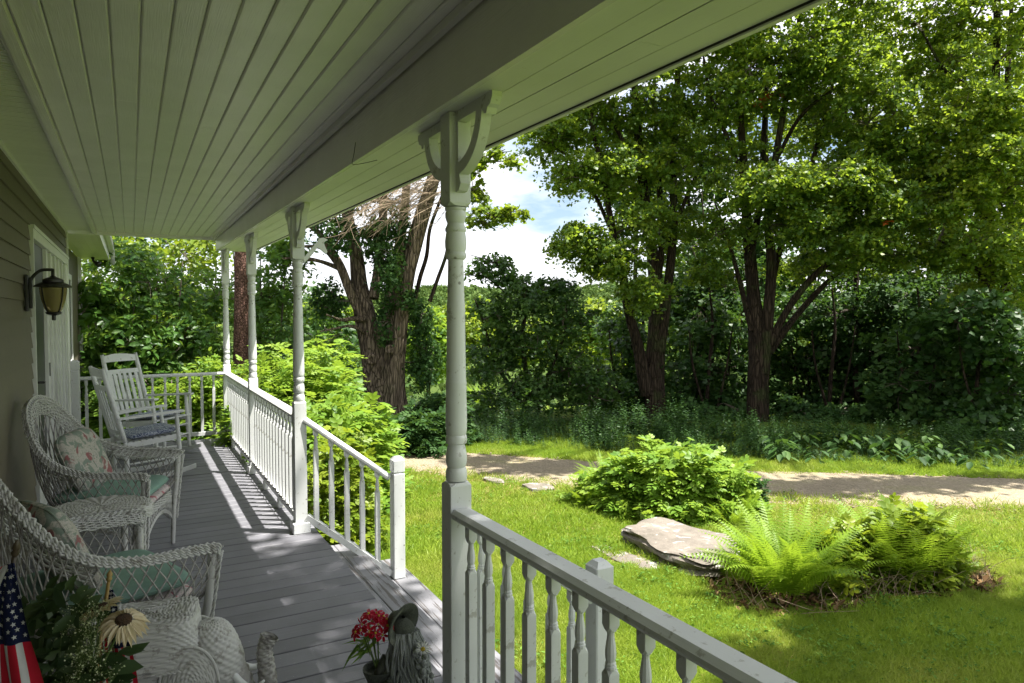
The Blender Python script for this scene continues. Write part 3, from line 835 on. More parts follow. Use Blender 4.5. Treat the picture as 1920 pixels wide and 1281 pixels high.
M['farleaf'] = leafmat('distant_canopy', (0.040, 0.080, 0.018), (0.065, 0.115, 0.025), (0.10, 0.15, 0.035), (0.15, 0.22, 0.04), 0.2, 0.7, 0.1)
M['orangeleaf'] = leafmat('turned_orange_leaf', (0.25, 0.05, 0.01), (0.4, 0.09, 0.02), (0.5, 0.16, 0.03), (0.6, 0.15, 0.02), 0.4)
M['needle'] = leafmat('conifer_needle', (0.025, 0.06, 0.018), (0.05, 0.095, 0.02), (0.13, 0.16, 0.03), (0.18, 0.24, 0.04), 0.3, 0.6)
M['litter'] = leafmat('brown_leaf_litter', (0.05, 0.03, 0.015), (0.13, 0.075, 0.035), (0.26, 0.17, 0.09), (0.2, 0.12, 0.05), 0.1, 0.8, 0.1)
M['drygrass'] = leafmat('dry_straw', (0.28, 0.23, 0.07), (0.42, 0.34, 0.13), (0.55, 0.47, 0.22), (0.5, 0.42, 0.1), 0.25, 0.7, 0.1)

def bark(name, lo, hi, scale=9.0, stretch=(1, 1, 0.16), bump=1.0, moss=0.0):
    m, t, b, out = newmat(name)
    v = coords(t, stretch)
    n = N(t, 'ShaderNodeTexNoise', Scale=scale, Detail=9.0, Roughness=0.65, Distortion=0.8); t.links.new(v, n.inputs['Vector'])
    vo = N(t, 'ShaderNodeTexVoronoi', Scale=scale*1.6, feature='DISTANCE_TO_EDGE'); t.links.new(v, vo.inputs['Vector'])
    e = ramp(t, [(0.0, (0,0,0)), (0.16, (1,1,1))], vo.outputs['Distance']).outputs['Color']
    a = ramp(t, [(0.32, lo), (0.5, [(p+q)/2 for p, q in zip(lo, hi)]), (0.70, hi)], n.outputs['Fac']).outputs['Color']
    a = mixc(t, mathn(t, 'MULTIPLY', mathn(t, 'SUBTRACT', 1.0, e), 0.65), a, tuple(c*0.35 for c in lo))
    if moss:
        n5 = N(t, 'ShaderNodeTexNoise', Scale=1.8, Detail=5.0); t.links.new(coords(t), n5.inputs['Vector'])
        a = mixc(t, mathn(t, 'MULTIPLY', ramp(t, [(0.52, (0,0,0)), (0.62, (1,1,1))], n5.outputs['Fac']).outputs['Color'], moss), a, (0.05, 0.08, 0.02))
    t.links.new(a, b.inputs['Base Color']); b.inputs['Roughness'].default_value = 0.9; b.inputs['Specular IOR Level'].default_value = 0.15
    bp = N(t, 'ShaderNodeBump', Strength=bump, Distance=0.05)
    t.links.new(mathn(t, 'ADD', n.outputs['Fac'], mathn(t, 'MULTIPLY', e, 0.7)), bp.inputs['Height']); t.links.new(bp.outputs['Normal'], b.inputs['Normal'])
    return m
M['bark'] = bark('maple_bark', (0.020, 0.014, 0.009), (0.075, 0.054, 0.038), moss=0.35)
M['bark_old'] = bark('old_maple_bark', (0.085, 0.065, 0.045), (0.30, 0.235, 0.17), 10.0, moss=0.15)
M['bark_pine'] = bark('reddish_pine_bark', (0.10, 0.055, 0.040), (0.30, 0.17, 0.13), 16.0, (1, 1, 0.7))
M['twig'] = simple('grey_brown_twig', (0.10, 0.08, 0.06), 0.8, var=0.3, scale=5)
M['deadtwig'] = simple('bleached_dead_twig', (0.235, 0.175, 0.115), 0.9, var=0.35, scale=5)

def trunk_mesh(b, pts, rad, n=14, rough=0.10, sub=6):
    """bark-ridged trunk or limb through pts with radii rad; appended to MB b"""
    P = catmull(pts, sub)
    R_ = [float(r) for r in np.interp(np.linspace(0, len(pts)-1, len(P)), range(len(pts)), rad)]
    k = len(b.v); seed = random.random()*50
    prev = None
    for i, (p, (t, nn, bb)) in enumerate(zip(P, frames(P))):
        for j in range(n):
            a = 2*PI*j/n
            d = nn*math.cos(a) + bb*math.sin(a)
            q = p + d*R_[i]
            f = 1 + rough*2.2*mnoise.noise(Vector((d.x*2.2 + seed, d.y*2.2, p.z*0.35 + d.z))) + rough*mnoise.noise(Vector((d.x*6 + seed, d.y*6, p.z*0.8)))
            b.v.append(tuple(p + d*R_[i]*f))
    for i in range(len(P)-1):
        for j in range(n): b.f.append((k+i*n+j, k+i*n+(j+1) % n, k+(i+1)*n+(j+1) % n, k+(i+1)*n+j))
    b.f.append(tuple(k + (len(P)-1)*n + j for j in range(n)))
    return P
def ell(px, py, rx, ry, u, ru):
    """crown lobe: centre (world) and its three half axes"""
    return (W(px, py, u), _R*(rx*u/FOC), _U*(ry*u/FOC), _F*ru)
def fast_tubes(name, segs, mat, parent):
    """segs: list of (points, r0, r1): thin three-sided twigs joined in one mesh"""
    V, Fc = [], []
    for pts, r0, r1 in segs:
        m = len(pts); k = len(V)
        t = (pts[-1] - pts[0]); t = t.normalized() if t.length > 1e-6 else Vector((0,0,1))
        a = t.orthogonal().normalized(); c = t.cross(a)
        for i, p in enumerate(pts):
            r = r0 + (r1-r0)*i/(m-1)
            for j in range(3):
                an = 2*PI*j/3
                V.append(p + a*(math.cos(an)*r) + c*(math.sin(an)*r))
        for i in range(m-1):
            for j in range(3): Fc.append((k+i*3+j, k+i*3+(j+1) % 3, k+(i+1)*3+(j+1) % 3, k+(i+1)*3+j))
    return mesh_obj(name, V, Fc, mat, parent)
def bend(a, b, sag=0.12, n=4):
    d = b - a; L = d.length
    off = Vector((random.uniform(-1,1), random.uniform(-1,1), random.uniform(-0.3,1)))*L*sag
    return [a + d*(i/(n-1)) + off*math.sin(PI*i/(n-1)) for i in range(n)]
def crown(parent, lobes, mat, leaf=0.13, spray_r=0.5, per=42, dens=1.0, tpl='kite', stems=(), twigs=True, tint_bias=0.0, up=1.0, thick=0.10, name='crown', twig_r=1.0, spread=0.55, droop=0.25, nsec=7):
    """lobes: list of (centre, ax, ay, az, nsprays). Leaves gather in flat sprays near the lobe's shell."""
    Cs, Os, segs, tn = [], [], [], []
    for (c, ax, ay, az, ns) in lobes:
        ns = max(3, int(ns*dens))
        att = min(stems, key=lambda s: (s - c).length + max(0, s.z - c.z)*1.5) if stems else c - ay*0.9
        sec = []
        for i in range(nsec):
            v = Vector(RNG.normal(size=3)); v = v.normalized()*random.uniform(0.35, 0.72)
            sec.append(c + ax*v.x + ay*v.y + az*v.z)
        size = (ax.length + ay.length + az.length)/3
        if twigs:
            hub = c.lerp(att, 0.25) if stems else c
            if stems: segs.append((bend(att, hub, 0.10, 6), (0.020 + 0.022*size)*twig_r, (0.012+0.008*size)*twig_r))
            for s in sec: segs.append((bend(hub, s, 0.12, 4), (0.012+0.008*size)*twig_r, 0.010*twig_r))
        for i in range(ns):
            v = Vector(RNG.normal(size=3)).normalized(); rr = random.random()**0.42
            p = c + (ax*v.x + ay*v.y + az*v.z)*rr
            Cs.append(p); o = (p - c); Os.append(o.normalized() if o.length > 1e-6 else Vector((0,0,1)))
            tn.append(min(1, max(0, random.gauss(0.45 + tint_bias, 0.16))))
            if twigs and i % 2 == 0:
                s = min(sec, key=lambda q: (q-p).length)
                segs.append((bend(s, p, 0.10, 3), 0.009*twig_r, 0.004*twig_r))
    C = np.array([tuple(c) for c in Cs]); O = np.array([tuple(o) for o in Os])
    R_ = spray_r*(0.6 + 0.8*RNG.random(len(C)))
    P, Nn = sprays(C, O, R_, per, up=up, thick=thick, spread=spread, droop=droop)
    T = np.clip(np.repeat(np.array(tn), per) + RNG.normal(size=len(P))*0.16, 0, 1)
    sz = leaf*(0.7 + 0.6*RNG.random(len(P)))
    lv = leaves(name, P, Nn, sz, mat, parent, tpl, T)
    tag(lv, kind='stuff')
    if twigs and segs:
        tw = fast_tubes('twigs', segs, M['twig'], parent); tag(tw, kind='stuff')
    return lv
def lobe(px, py, rx, ry, u, ru, n): return ell(px, py, rx, ry, u, ru) + (n,)

# ---- scatter: real geometry instanced on points by a geometry node tree (for stuff only)
def scatter(name, pts, rots, scales, templates, parent=None, label=None, cat=None, kind='stuff'):
    c = bpy.data.collections.new(name + '_templates')
    for o in templates:
        for q in list(o.users_collection): q.objects.unlink(o)
        c.objects.link(o)
    me = bpy.data.meshes.new(name); me.vertices.add(len(pts)); me.vertices.foreach_set('co', np.asarray(pts, dtype=np.float32).ravel())
    a = me.attributes.new('rot', 'FLOAT_VECTOR', 'POINT'); a.data.foreach_set('vector', np.asarray(rots, dtype=np.float32).ravel())
    a = me.attributes.new('sc', 'FLOAT', 'POINT'); a.data.foreach_set('value', np.asarray(scales, dtype=np.float32).ravel())
    o = link(bpy.data.objects.new(name, me), parent)
    g = bpy.data.node_groups.new(name + '_scatter', 'GeometryNodeTree')
    g.interface.new_socket('Geometry', in_out='INPUT', socket_type='NodeSocketGeometry')
    g.interface.new_socket('Geometry', in_out='OUTPUT', socket_type='NodeSocketGeometry')
    gi, go = g.nodes.new('NodeGroupInput'), g.nodes.new('NodeGroupOutput')
    ci = g.nodes.new('GeometryNodeCollectionInfo'); ci.inputs['Collection'].default_value = c
    ci.inputs['Separate Children'].default_value = True; ci.inputs['Reset Children'].default_value = True
    ip = g.nodes.new('GeometryNodeInstanceOnPoints'); ip.inputs['Pick Instance'].default_value = True
    r = g.nodes.new('GeometryNodeInputNamedAttribute'); r.data_type = 'FLOAT_VECTOR'; r.inputs['Name'].default_value = 'rot'
    s = g.nodes.new('GeometryNodeInputNamedAttribute'); s.data_type = 'FLOAT'; s.inputs['Name'].default_value = 'sc'
    g.links.new(gi.outputs[0], ip.inputs['Points']); g.links.new(ci.outputs[0], ip.inputs['Instance'])
    g.links.new(r.outputs['Attribute'], ip.inputs['Rotation']); g.links.new(s.outputs['Attribute'], ip.inputs['Scale'])
    g.links.new(ip.outputs[0], go.inputs[0])
    md = o.modifiers.new('scatter', 'NODES'); md.node_group = g
    return tag(o, label, cat, kind=kind)

# ================================================================== GROUND
def terrain_z(x, y):
    u = x*math.sin(YAW) + y*math.cos(YAW)
    z = ground_z(x, y) if u < 110 else -0.58 - 0.04*106 - 0.16*87
    if u > 200:
        t = min(1.0, (u-200)/480.0); t = t*t*(3-2*t)
        side = x*math.cos(YAW) - y*math.sin(YAW)
        z += t*(40 + 6*math.sin(side*0.011 + 0.6) + 4*math.sin(side*0.027 + u*0.006))
    if u < 12 and x > 1.3:
        z += 0.025*mnoise.noise(Vector((x*0.5, y*0.5, 0)))
    return z
def axis_(lim, near=16, step=0.4):
    a = list(np.arange(-near, near + 1e-6, step)); v = near; s = step
    while v < lim: s *= 1.13; v += s; a.append(v); a.insert(0, -v)
    return a
X_, Y_ = axis_(1400), axis_(1400)
vv = [(x, y, terrain_z(x, y)) for y in Y_ for x in X_]
nx = len(X_); ff = [(j*nx+i, j*nx+i+1, (j+1)*nx+i+1, (j+1)*nx+i) for j in range(len(Y_)-1) for i in range(nx-1)]
def ground_material():
    m, t, b, out = newmat('lawn_soil_and_thatch')
    v = coords(t)
    n = N(t, 'ShaderNodeTexNoise', Scale=0.9, Detail=6.0, Roughness=0.6); t.links.new(v, n.inputs['Vector'])
    n2 = N(t, 'ShaderNodeTexNoise', Scale=28.0, Detail=6.0, Roughness=0.7); t.links.new(v, n2.inputs['Vector'])
    a = ramp(t, [(0.35, (0.075, 0.13, 0.012)), (0.55, (0.13, 0.20, 0.018)), (0.72, (0.24, 0.23, 0.06))], n.outputs['Fac']).outputs['Color']
    a = mixc(t, ramp(t, [(0.4, (0,0,0)), (0.62, (0.8,0.8,0.8))], n2.outputs['Fac']).outputs['Color'], a, (0.08, 0.10, 0.02))
    t.links.new(a, b.inputs['Base Color']); b.inputs['Roughness'].default_value = 0.95; b.inputs['Specular IOR Level'].default_value = 0.1
    bp = N(t, 'ShaderNodeBump', Strength=0.8, Distance=0.03); t.links.new(n2.outputs['Fac'], bp.inputs['Height']); t.links.new(bp.outputs['Normal'], b.inputs['Normal'])
    return m
M['ground'] = ground_material()
gr = mesh_obj('ground', vv, ff, M['ground'], None, True); tag(gr, kind='structure')

# ---- gravel drive
far_e = [(560, 836), (740, 841), (900, 850), (1100, 863), (1400, 880), (1700, 889), (1920, 896), (2150, 906)]
near_e = [(560, 875), (740, 884), (900, 896), (1100, 917), (1400, 941), (1700, 951), (1920, 957), (2150, 974)]
FE = catmull([G(*p) for p in far_e], 16); NE = catmull([G(*p) for p in near_e], 16)
def road_frac(x, y):
    """0..1 across the drive (None when off it) at a ground point"""
    P = Vector((x, y))
    best = min(range(len(FE)-1), key=lambda i: ((FE[i].xy+NE[i].xy)/2 - P).length)
    a, b_ = FE[best].xy, NE[best].xy
    d = b_ - a
    return (P - a).dot(d)/d.length_squared
rv, rf = [], []
nac = 12
for a, b_ in zip(FE, NE):
    for k in range(nac+1):
        p = a.lerp(b_, k/nac)
        p = p + Vector((random.uniform(-.02,.02), random.uniform(-.02,.02), 0))
        out_ = (b_ - a).normalized(); w_ = 1.0 if k == nac else (-0.5 if k == 0 else 0.0)
        p = p + out_*w_*(0.16 + 0.30*mnoise.noise(Vector((a.x*1.7, a.y*1.7, k))) + random.uniform(-0.06, 0.06))
        edge = 0.0 if k in (0, nac) else 1.0
        rv.append((p.x, p.y, terrain_z(p.x, p.y) + (0.012 + 0.012*math.sin(PI*k/nac) + 0.010*mnoise.noise(p*2.0))*edge - 0.012*(1-edge)))
for i in range(len(FE)-1):
    for k in range(nac): rf.append((i*(nac+1)+k, i*(nac+1)+k+1, (i+1)*(nac+1)+k+1, (i+1)*(nac+1)+k))
def gravel_material():
    m, t, b, out = newmat('gravel_and_dust')
    v = coords(t)
    n = N(t, 'ShaderNodeTexNoise', Scale=1.2, Detail=6.0, Roughness=0.65); t.links.new(v, n.inputs['Vector'])
    vo = N(t, 'ShaderNodeTexVoronoi', Scale=38.0); t.links.new(v, vo.inputs['Vector'])
    a = ramp(t, [(0.3, (0.15, 0.118, 0.074)), (0.5, (0.25, 0.20, 0.128)), (0.70, (0.24, 0.23, 0.08))], n.outputs['Fac']).outputs['Color']
    st = ramp(t, [(0.0, (0.125, 0.10, 0.070)), (0.5, (0.26, 0.215, 0.155)), (1.0, (0.42, 0.365, 0.29))], vo.outputs['Color']).outputs['Color']
    a = mixc(t, 0.5, a, st)
    t.links.new(a, b.inputs['Base Color']); b.inputs['Roughness'].default_value = 0.95
    bp = N(t, 'ShaderNodeBump', Strength=0.9, Distance=0.02); t.links.new(vo.outputs['Distance'], bp.inputs['Height']); t.links.new(bp.outputs['Normal'], b.inputs['Normal'])
    return m
M['gravel'] = gravel_material()
tag(mesh_obj('gravel_drive', rv, rf, M['gravel'], None, True), kind='structure')
# loose stones on the drive
def pebble(s):
    b = MB(); n = 6
    prof = [(0.35, -0.2), (0.95, 0.0), (0.8, 0.4), (0.3, 0.6)]
    b.lathe([(r*s, z*s) for r, z in prof], n)
    b.v = [(x*random.uniform(.8,1.3), y*random.uniform(.7,1.1), z) for x, y, z in b.v]
    return b.build('pebble', M['gravel'])
pts, rt, sc = [], [], []
for i in range(5200):
    k = random.random()*(len(FE)-1.001); j = int(k); f = random.random()
    a = FE[j].lerp(FE[j+1], k-j); c = NE[j].lerp(NE[j+1], k-j); p = a.lerp(c, f*1.08 - 0.02)
    pts.append((p.x, p.y, terrain_z(p.x, p.y) + 0.010)); rt.append((0, 0, random.random()*6)); sc.append(random.choice((0.5, 0.7, 0.9, 1.4)))
scatter('loose_gravel', pts, rt, sc, [pebble(0.016), pebble(0.014), pebble(0.019)], label='loose gravel stones scattered over the drive', cat='gravel')

# ---- lawn grass
def tuft(n, h, spread, wid, mat, lean=0.5):
    pos = np.zeros((n, 3)); a = RNG.random(n)*2*PI; r = np.sqrt(RNG.random(n))*spread
    pos[:, 0] = np.cos(a)*r; pos[:, 1] = np.sin(a)*r
    d = np.stack([RNG.normal(size=n)*lean, RNG.normal(size=n)*lean, np.ones(n)], -1); d = unit(d)
    s = unit(np.cross(d, RNG.normal(size=(n, 3))))
    hh = h*(0.5 + RNG.random(n)*0.8)
    bendv = unit(np.cross(s, d))*0.25
    V = np.stack([pos - s*wid/2, pos + s*wid/2, pos + d*(hh*0.55)[:, None] + s*wid*0.35 + bendv*(hh*0.15)[:, None], pos + d*(hh*0.55)[:, None] - s*wid*0.35 + bendv*(hh*0.15)[:, None], pos + d*hh[:, None] + bendv*(hh)[:, None]], 1)
    o = np_mesh('tuft', V.reshape(-1, 3), [(0,1,2,3), (3,2,4)], n, 5, np.clip(RNG.normal(0.45, 0.22, n), 0, 1), mat)
    return o
def in_bed(x, y):
    for (cx_, cy_, rx_, ry_) in BEDS:
        if ((x-cx_)/rx_)**2 + ((y-cy_)/ry_)**2 < 1: return True
    return False
BEDS = []
for (px, py, r1, r2) in ((1480, 1100, 0.75, 0.62), (1640, 1085, 0.55, 0.5), (1760, 1075, 0.5, 0.45), (1280, 935, 1.25, 0.55), (1415, 945, 0.6, 0.4), (1170, 1052, 0.26, 0.17), (1215, 1066, 0.16, 0.12), (925, 904, 0.14, 0.12), (1008, 918, 0.2, 0.14)):
    g_ = G(px, py); BEDS.append((g_.x, g_.y, r1, r2))
def lawn_points(n, u0, u1, pxa, pxb, keep):
    out = []
    while len(out) < n:
        # uniform over the ground area
        u = math.sqrt(random.uniform(u0*u0, u1*u1)); px = random.uniform(pxa, pxb)
        p = W(px, 592, u); x, y = p.x, p.y
        if keep(x, y): out.append((x, y))
    return out
def lawn_ok(x, y):
    if x < 1.95 and 2.3 < y < 5.5: return False
    if x < 1.25: return False
    if x < 2.2 and y > 8.0: return False
    f = road_frac(x, y) if y + x*0.5 > 5.5 else 2.0
    if 0.03 < f < 0.97:
        return (f > 0.72 and random.random() < 0.30*(f-0.70)/0.27) or (f < 0.14 and random.random() < 0.35)
    if f > 0.97 and f < 1.7 and random.random() < 0.85 - (f-0.97)*1.15: return False     # thin dusty edge
    if in_bed(x, y): return False
    return True
P1 = lawn_points(30000, 2.6, 6.6, 640, 2250, lawn_ok)
P2 = lawn_points(30000, 6.4, 15.5, 560, 2150, lawn_ok)
def as_scatter(P, s0, s1):
    pts = [(x, y, terrain_z(x, y) - 0.004) for x, y in P]
    rt = [(random.gauss(0, 0.12), random.gauss(0, 0.12), random.random()*6.28) for _ in P]
    sc = [random.uniform(s0, s1)*(0.75 + 0.5*max(0, min(1, 0.5 + mnoise.noise(Vector((x*1.1, y*1.1, 3)))))) for x, y in P]
    return pts, rt, sc
near_t = [tuft(18, 0.060, 0.045, 0.0042, M['grass'], 0.95) for _ in range(5)]
far_t = [tuft(20, 0.070, 0.085, 0.0085, M['grass'], 1.0) for _ in range(4)]
scatter('lawn_grass', *as_scatter(P1, 0.75, 1.25), near_t, label='bright green mown lawn grass beside the porch', cat='grass')
scatter('verge_grass', *as_scatter(P2, 0.8, 1.3), far_t, label='lawn grass further out on both sides of the drive', cat='grass')
# straw and thatch in the worn places
dry_t = [tuft(10, 0.035, 0.06, 0.005, M['drygrass'], 1.6) for _ in range(3)]
def dry_ok(x, y):
    if x < 1.95 and y < 5.6 or x < 1.25 or (x < 2.6 and y > 6): return False
    f = road_frac(x, y) if y + x*0.5 > 5.0 else 3.0
    nn = mnoise.noise(Vector((x*0.8, y*0.8, 7)))
    return (0.72 < f < 2.1 and random.random() < 0.9) or nn > 0.36
P3 = lawn_points(15000, 3.0, 14, 640, 2150, dry_ok)
scatter('dry_grass', *as_scatter(P3, 0.8, 1.3), dry_t, label='dry straw coloured grass thinning out towards the drive', cat='grass')

M['clover'] = leafmat('clover_leaf', (0.05, 0.12, 0.02), (0.09, 0.19, 0.03), (0.16, 0.27, 0.05), (0.25, 0.4, 0.04), 0.3, 0.8, 0.1)
# clover and small broad-leaved weeds among the grass
def clover_patch(n, s):
    P = np.zeros((n, 3)); P[:, :2] = RNG.normal(size=(n, 2))*0.05; P[:, 2] = 0.03 + RNG.random(n)*0.03
    return leaves('clover', P, np.array([0, 0, 1.0]) + RNG.normal(size=(n, 3))*0.35, s*(0.7+0.6*RNG.random(n)), M['clover'], None, 'oval')
def clover_ok(x, y): return lawn_ok(x, y) and mnoise.noise(Vector((x*0.9+9, y*0.9, 2))) > 0.08
P4 = lawn_points(800, 2.8, 12, 640, 2150, clover_ok)
scatter('lawn_clover', *as_scatter(P4, 0.7, 1.3), [clover_patch(16, 0.022) for _ in range(3)], label='patches of clover and small broad-leaved weeds in the lawn', cat='clover')
# ================================================================== TREES
def tree(name, base, label, cat='tree', group=None):
    e = empty(name, (0, 0, 0), label=label, cat=cat, group=group)
    return e
def pxline(pts, u, du=0.0):
    """polyline through photograph pixels at depth u (du shifts the depth linearly along it)"""
    n = len(pts)
    return [W(p[0], p[1], u + du*i/max(1, n-1)) for i, p in enumerate(pts)]
def limbs(parent, specs, u, mat, name='trunk', n=14, rough=0.10, k=0.72):
    """specs: list of (pixel points, pixel radii, du). Returns sample points for branch attachment"""
    b = MB(); S = []
    for pts, rad, du in specs:
        P = pxline(pts, u, du)
        Q = trunk_mesh(b, P, [r*k*u/FOC for r in rad], n, rough)
        S += Q[::3]
    b.build(name, mat, parent, True, fix=False)
    return S

# ---- T1: double-trunked maple left of centre
t1 = tree('maple_tree', None, 'tall maple whose trunk splits low into leaning stems, left of the largest maple')
U1 = 19.0
g = GU(1228, U1)
S1 = limbs(t1, [
    ([(1232, 830), (1228, 760), (1226, 700), (1232, 610), (1228, 520), (1216, 420), (1200, 300), (1190, 160), (1184, -20), (1180, -220)], [36, 27, 25, 21, 17, 13, 11, 9, 7, 3], 0.5),
    ([(1214, 740), (1196, 650), (1180, 590), (1166, 510), (1150, 440), (1132, 340), (1108, 220), (1090, 90), (1085, -60)], [20, 14, 12, 11, 9, 7, 6, 5, 3], -0.8),
    ([(1236, 660), (1250, 560), (1262, 430), (1262, 290), (1272, 120), (1278, -60), (1285, -200)], [16, 13, 10, 9, 7, 5, 3], 0.6),
    ([(1228, 560), (1240, 470), (1236, 350), (1228, 200), (1226, 50)], [10, 8, 7, 5, 3], 1.2),
    ([(1150, 440), (1112, 360), (1060, 290), (1010, 260)], [6, 4, 3, 1.5], -1.0),
    ([(1200, 330), (1160, 250), (1120, 180), (1095, 120)], [6, 5, 3.5, 2], -0.5),
    ([(1262, 430), (1300, 340), (1330, 280)], [6, 4, 2], 0.5),
    ([(1166, 510), (1120, 470), (1080, 462)], [5, 3.5, 2], -1.0)], U1, M['bark'])
crown(t1, [
    lobe(1035, 262, 58, 42, U1-0.6, 1.2, 34), lobe(1085, 330, 60, 42, U1-0.8, 1.3, 40), lobe(1120, 225, 80, 58, U1, 1.6, 60), lobe(1050, 222, 50, 30, U1-0.6, 1.0, 18),
    lobe(1160, 320, 70, 62, U1-0.4, 1.6, 55), lobe(1208, 200, 80, 70, U1, 1.8, 60), lobe(1250, 320, 70, 70, U1+0.3, 1.8, 50), lobe(1290, 210, 70, 80, U1+0.5, 1.8, 50),
    lobe(1085, 455, 55, 34, U1-1.2, 1.1, 42), lobe(1150, 490, 70, 38, U1-1.2, 1.2, 50), lobe(1200, 420, 60, 50, U1-0.6, 1.4, 40), lobe(1205, 545, 50, 36, U1-1.3, 1.0, 24),
    lobe(1270, 440, 50, 50, U1+0.8, 1.4, 28), lobe(1190, 60, 130, 90, U1, 2.4, 90), lobe(1230, -110, 130, 110, U1, 2.6, 80), lobe(1100, 110, 70, 50, U1, 1.4, 30)],
    M['maple'], leaf=0.092, spray_r=0.50, per=70, dens=1.45, stems=S1, thick=0.07, tpl='broad', tint_bias=-0.12, spread=0.75)

# ---- T2: biggest maple with fan of upright stems
t2 = tree('maple_tree', None, 'largest maple, with a fan of upright stems and two bare limbs leaning right')
U2 = 18.3
S2 = limbs(t2, [
    ([(1421, 850), (1420, 790), (1421, 720), (1424, 650), (1414, 560), (1404, 450), (1396, 340), (1388, 210), (1384, 80), (1380, -100)], [36, 27, 25, 26, 17, 14, 11, 8, 6, 3], 0.4),
    ([(1430, 700), (1438, 610), (1446, 500), (1440, 400), (1455, 290), (1478, 160), (1500, 20), (1510, -140)], [18, 15, 12, 10, 9, 7, 5, 3], -0.5),
    ([(1436, 665), (1466, 600), (1500, 548), (1545, 500), (1600, 462), (1660, 430)], [13, 9, 8, 6.5, 5, 2], -1.0),
    ([(1442, 660), (1490, 596), (1540, 540), (1585, 500), (1620, 470), (1650, 400)], [11, 8, 7, 5.5, 4, 2], 0.8),
    ([(1440, 560), (1462, 470), (1500, 380), (1530, 280), (1560, 160), (1580, 40)], [9, 8, 7, 6, 4, 3], 0.8),
    ([(1404, 500), (1425, 380), (1432, 260), (1440, 130), (1452, 0)], [9, 8, 7, 5, 3], 1.2),
    ([(1396, 340), (1360, 250), (1330, 170), (1315, 80)], [6, 5, 4, 2], -0.4),
    ([(1455, 300), (1500, 220), (1560, 170), (1620, 140)], [6, 5, 3.5, 2], -0.8),
    ([(1470, 440), (1530, 350), (1600, 300), (1680, 270)], [6, 5, 3.5, 2], -0.6),
    ([(1410, 620), (1385, 520), (1362, 440), (1340, 380)], [8, 6, 4, 2], 0.6)], U2, M['bark'])
crown(t2, [
    lobe(1395, 170, 90, 70, U2-0.3, 1.9, 62), lobe(1470, 105, 100, 70, U2-0.6, 1.9, 66), lobe(1560, 135, 95, 60, U2-0.9, 1.8, 62), lobe(1345, 90, 90, 60, U2, 1.8, 45),
    lobe(1620, 215, 95, 62, U2-0.9, 1.9, 66), lobe(1525, 235, 70, 50, U2+1.0, 1.6, 30), lobe(1370, 300, 62, 56, U2+0.5, 1.5, 30), lobe(1640, 300, 85, 46, U2-1.1, 1.6, 50),
    lobe(1450, 355, 80, 40, U2-1.6, 1.5, 62), lobe(1560, 350, 85, 44, U2-1.6, 1.6, 66), lobe(1640, 395, 80, 44, U2-1.4, 1.6, 56), lobe(1500, 420, 70, 36, U2-1.5, 1.4, 36),
    lobe(1350, 430, 50, 46, U2+0.3, 1.2, 24), lobe(1710, 350, 62, 44, U2-1.0, 1.4, 30), lobe(1590, 470, 85, 40, U2-1.2, 1.6, 44), lobe(1690, 470, 70, 44, U2-0.8, 1.5, 36),
    lobe(1500, 500, 60, 32, U2+1.0, 1.3, 22), lobe(1450, -30, 150, 80, U2, 2.8, 90), lobe(1600, 20, 120, 70, U2-0.4, 2.2, 66), lobe(1500, -190, 170, 110, U2, 3.0, 90), lobe(1330, 510, 46, 40, U2+0.8, 1.2, 20)],
    M['maple'], leaf=0.092, spray_r=0.50, per=70, dens=1.45, stems=S2, thick=0.07, tpl='broad', tint_bias=0.12, spread=0.75)
def shade_lobe(px, py, h, rx, ry, n):
    """crown lobe h metres above the ground whose shadow falls at ground pixel px, py"""
    T_ = G(px, py); c = T_ + SUN*(h/SUN.z)
    return (c, Vector((rx, 0, 0)), Vector((0, ry, 0)), Vector((0, 0, 0.5)), n)
crown(t2, [shade_lobe(1480, 915, 9.5, 0.8, 0.45, 22), shade_lobe(1600, 918, 9.0, 0.9, 0.4, 24), shade_lobe(1740, 912, 9.5, 1.0, 0.4, 24), shade_lobe(1860, 905, 9.0, 0.9, 0.4, 20), shade_lobe(900, 868, 10.5, 0.9, 0.5, 16), shade_lobe(1010, 878, 10.5, 1.1, 0.4, 24), shade_lobe(1090, 880, 10, 0.7, 0.45, 14),
           shade_lobe(1500, 840, 11, 2.2, 1.4, 80), shade_lobe(1750, 845, 11, 2.2, 1.4, 80), shade_lobe(1950, 850, 11, 2.0, 1.6, 60), shade_lobe(1250, 830, 11, 2.0, 1.4, 60), shade_lobe(1000, 815, 11.5, 2.0, 1.6, 60), shade_lobe(820, 800, 12, 1.6, 1.6, 40)],
      M['maple'], leaf=0.15, spray_r=0.5, per=44, stems=[W(1500, -200, 17.8), W(1650, -150, 17.5)], tpl='broad', name='overhanging_crown')
# a few leaves already turned orange
crown(t2, [lobe(1445, 182, 26, 12, U2-0.6, 0.3, 5)], M['orangeleaf'], leaf=0.11, spray_r=0.24, per=7, tpl='maple', twigs=False, name='orange_leaves')
crown(t2, [lobe(1662, 418, 6, 6, U2-2.6, 0.1, 2)], M['orangeleaf'], leaf=0.10, spray_r=0.10, per=3, tpl='maple', twigs=False, name='orange_leaves')

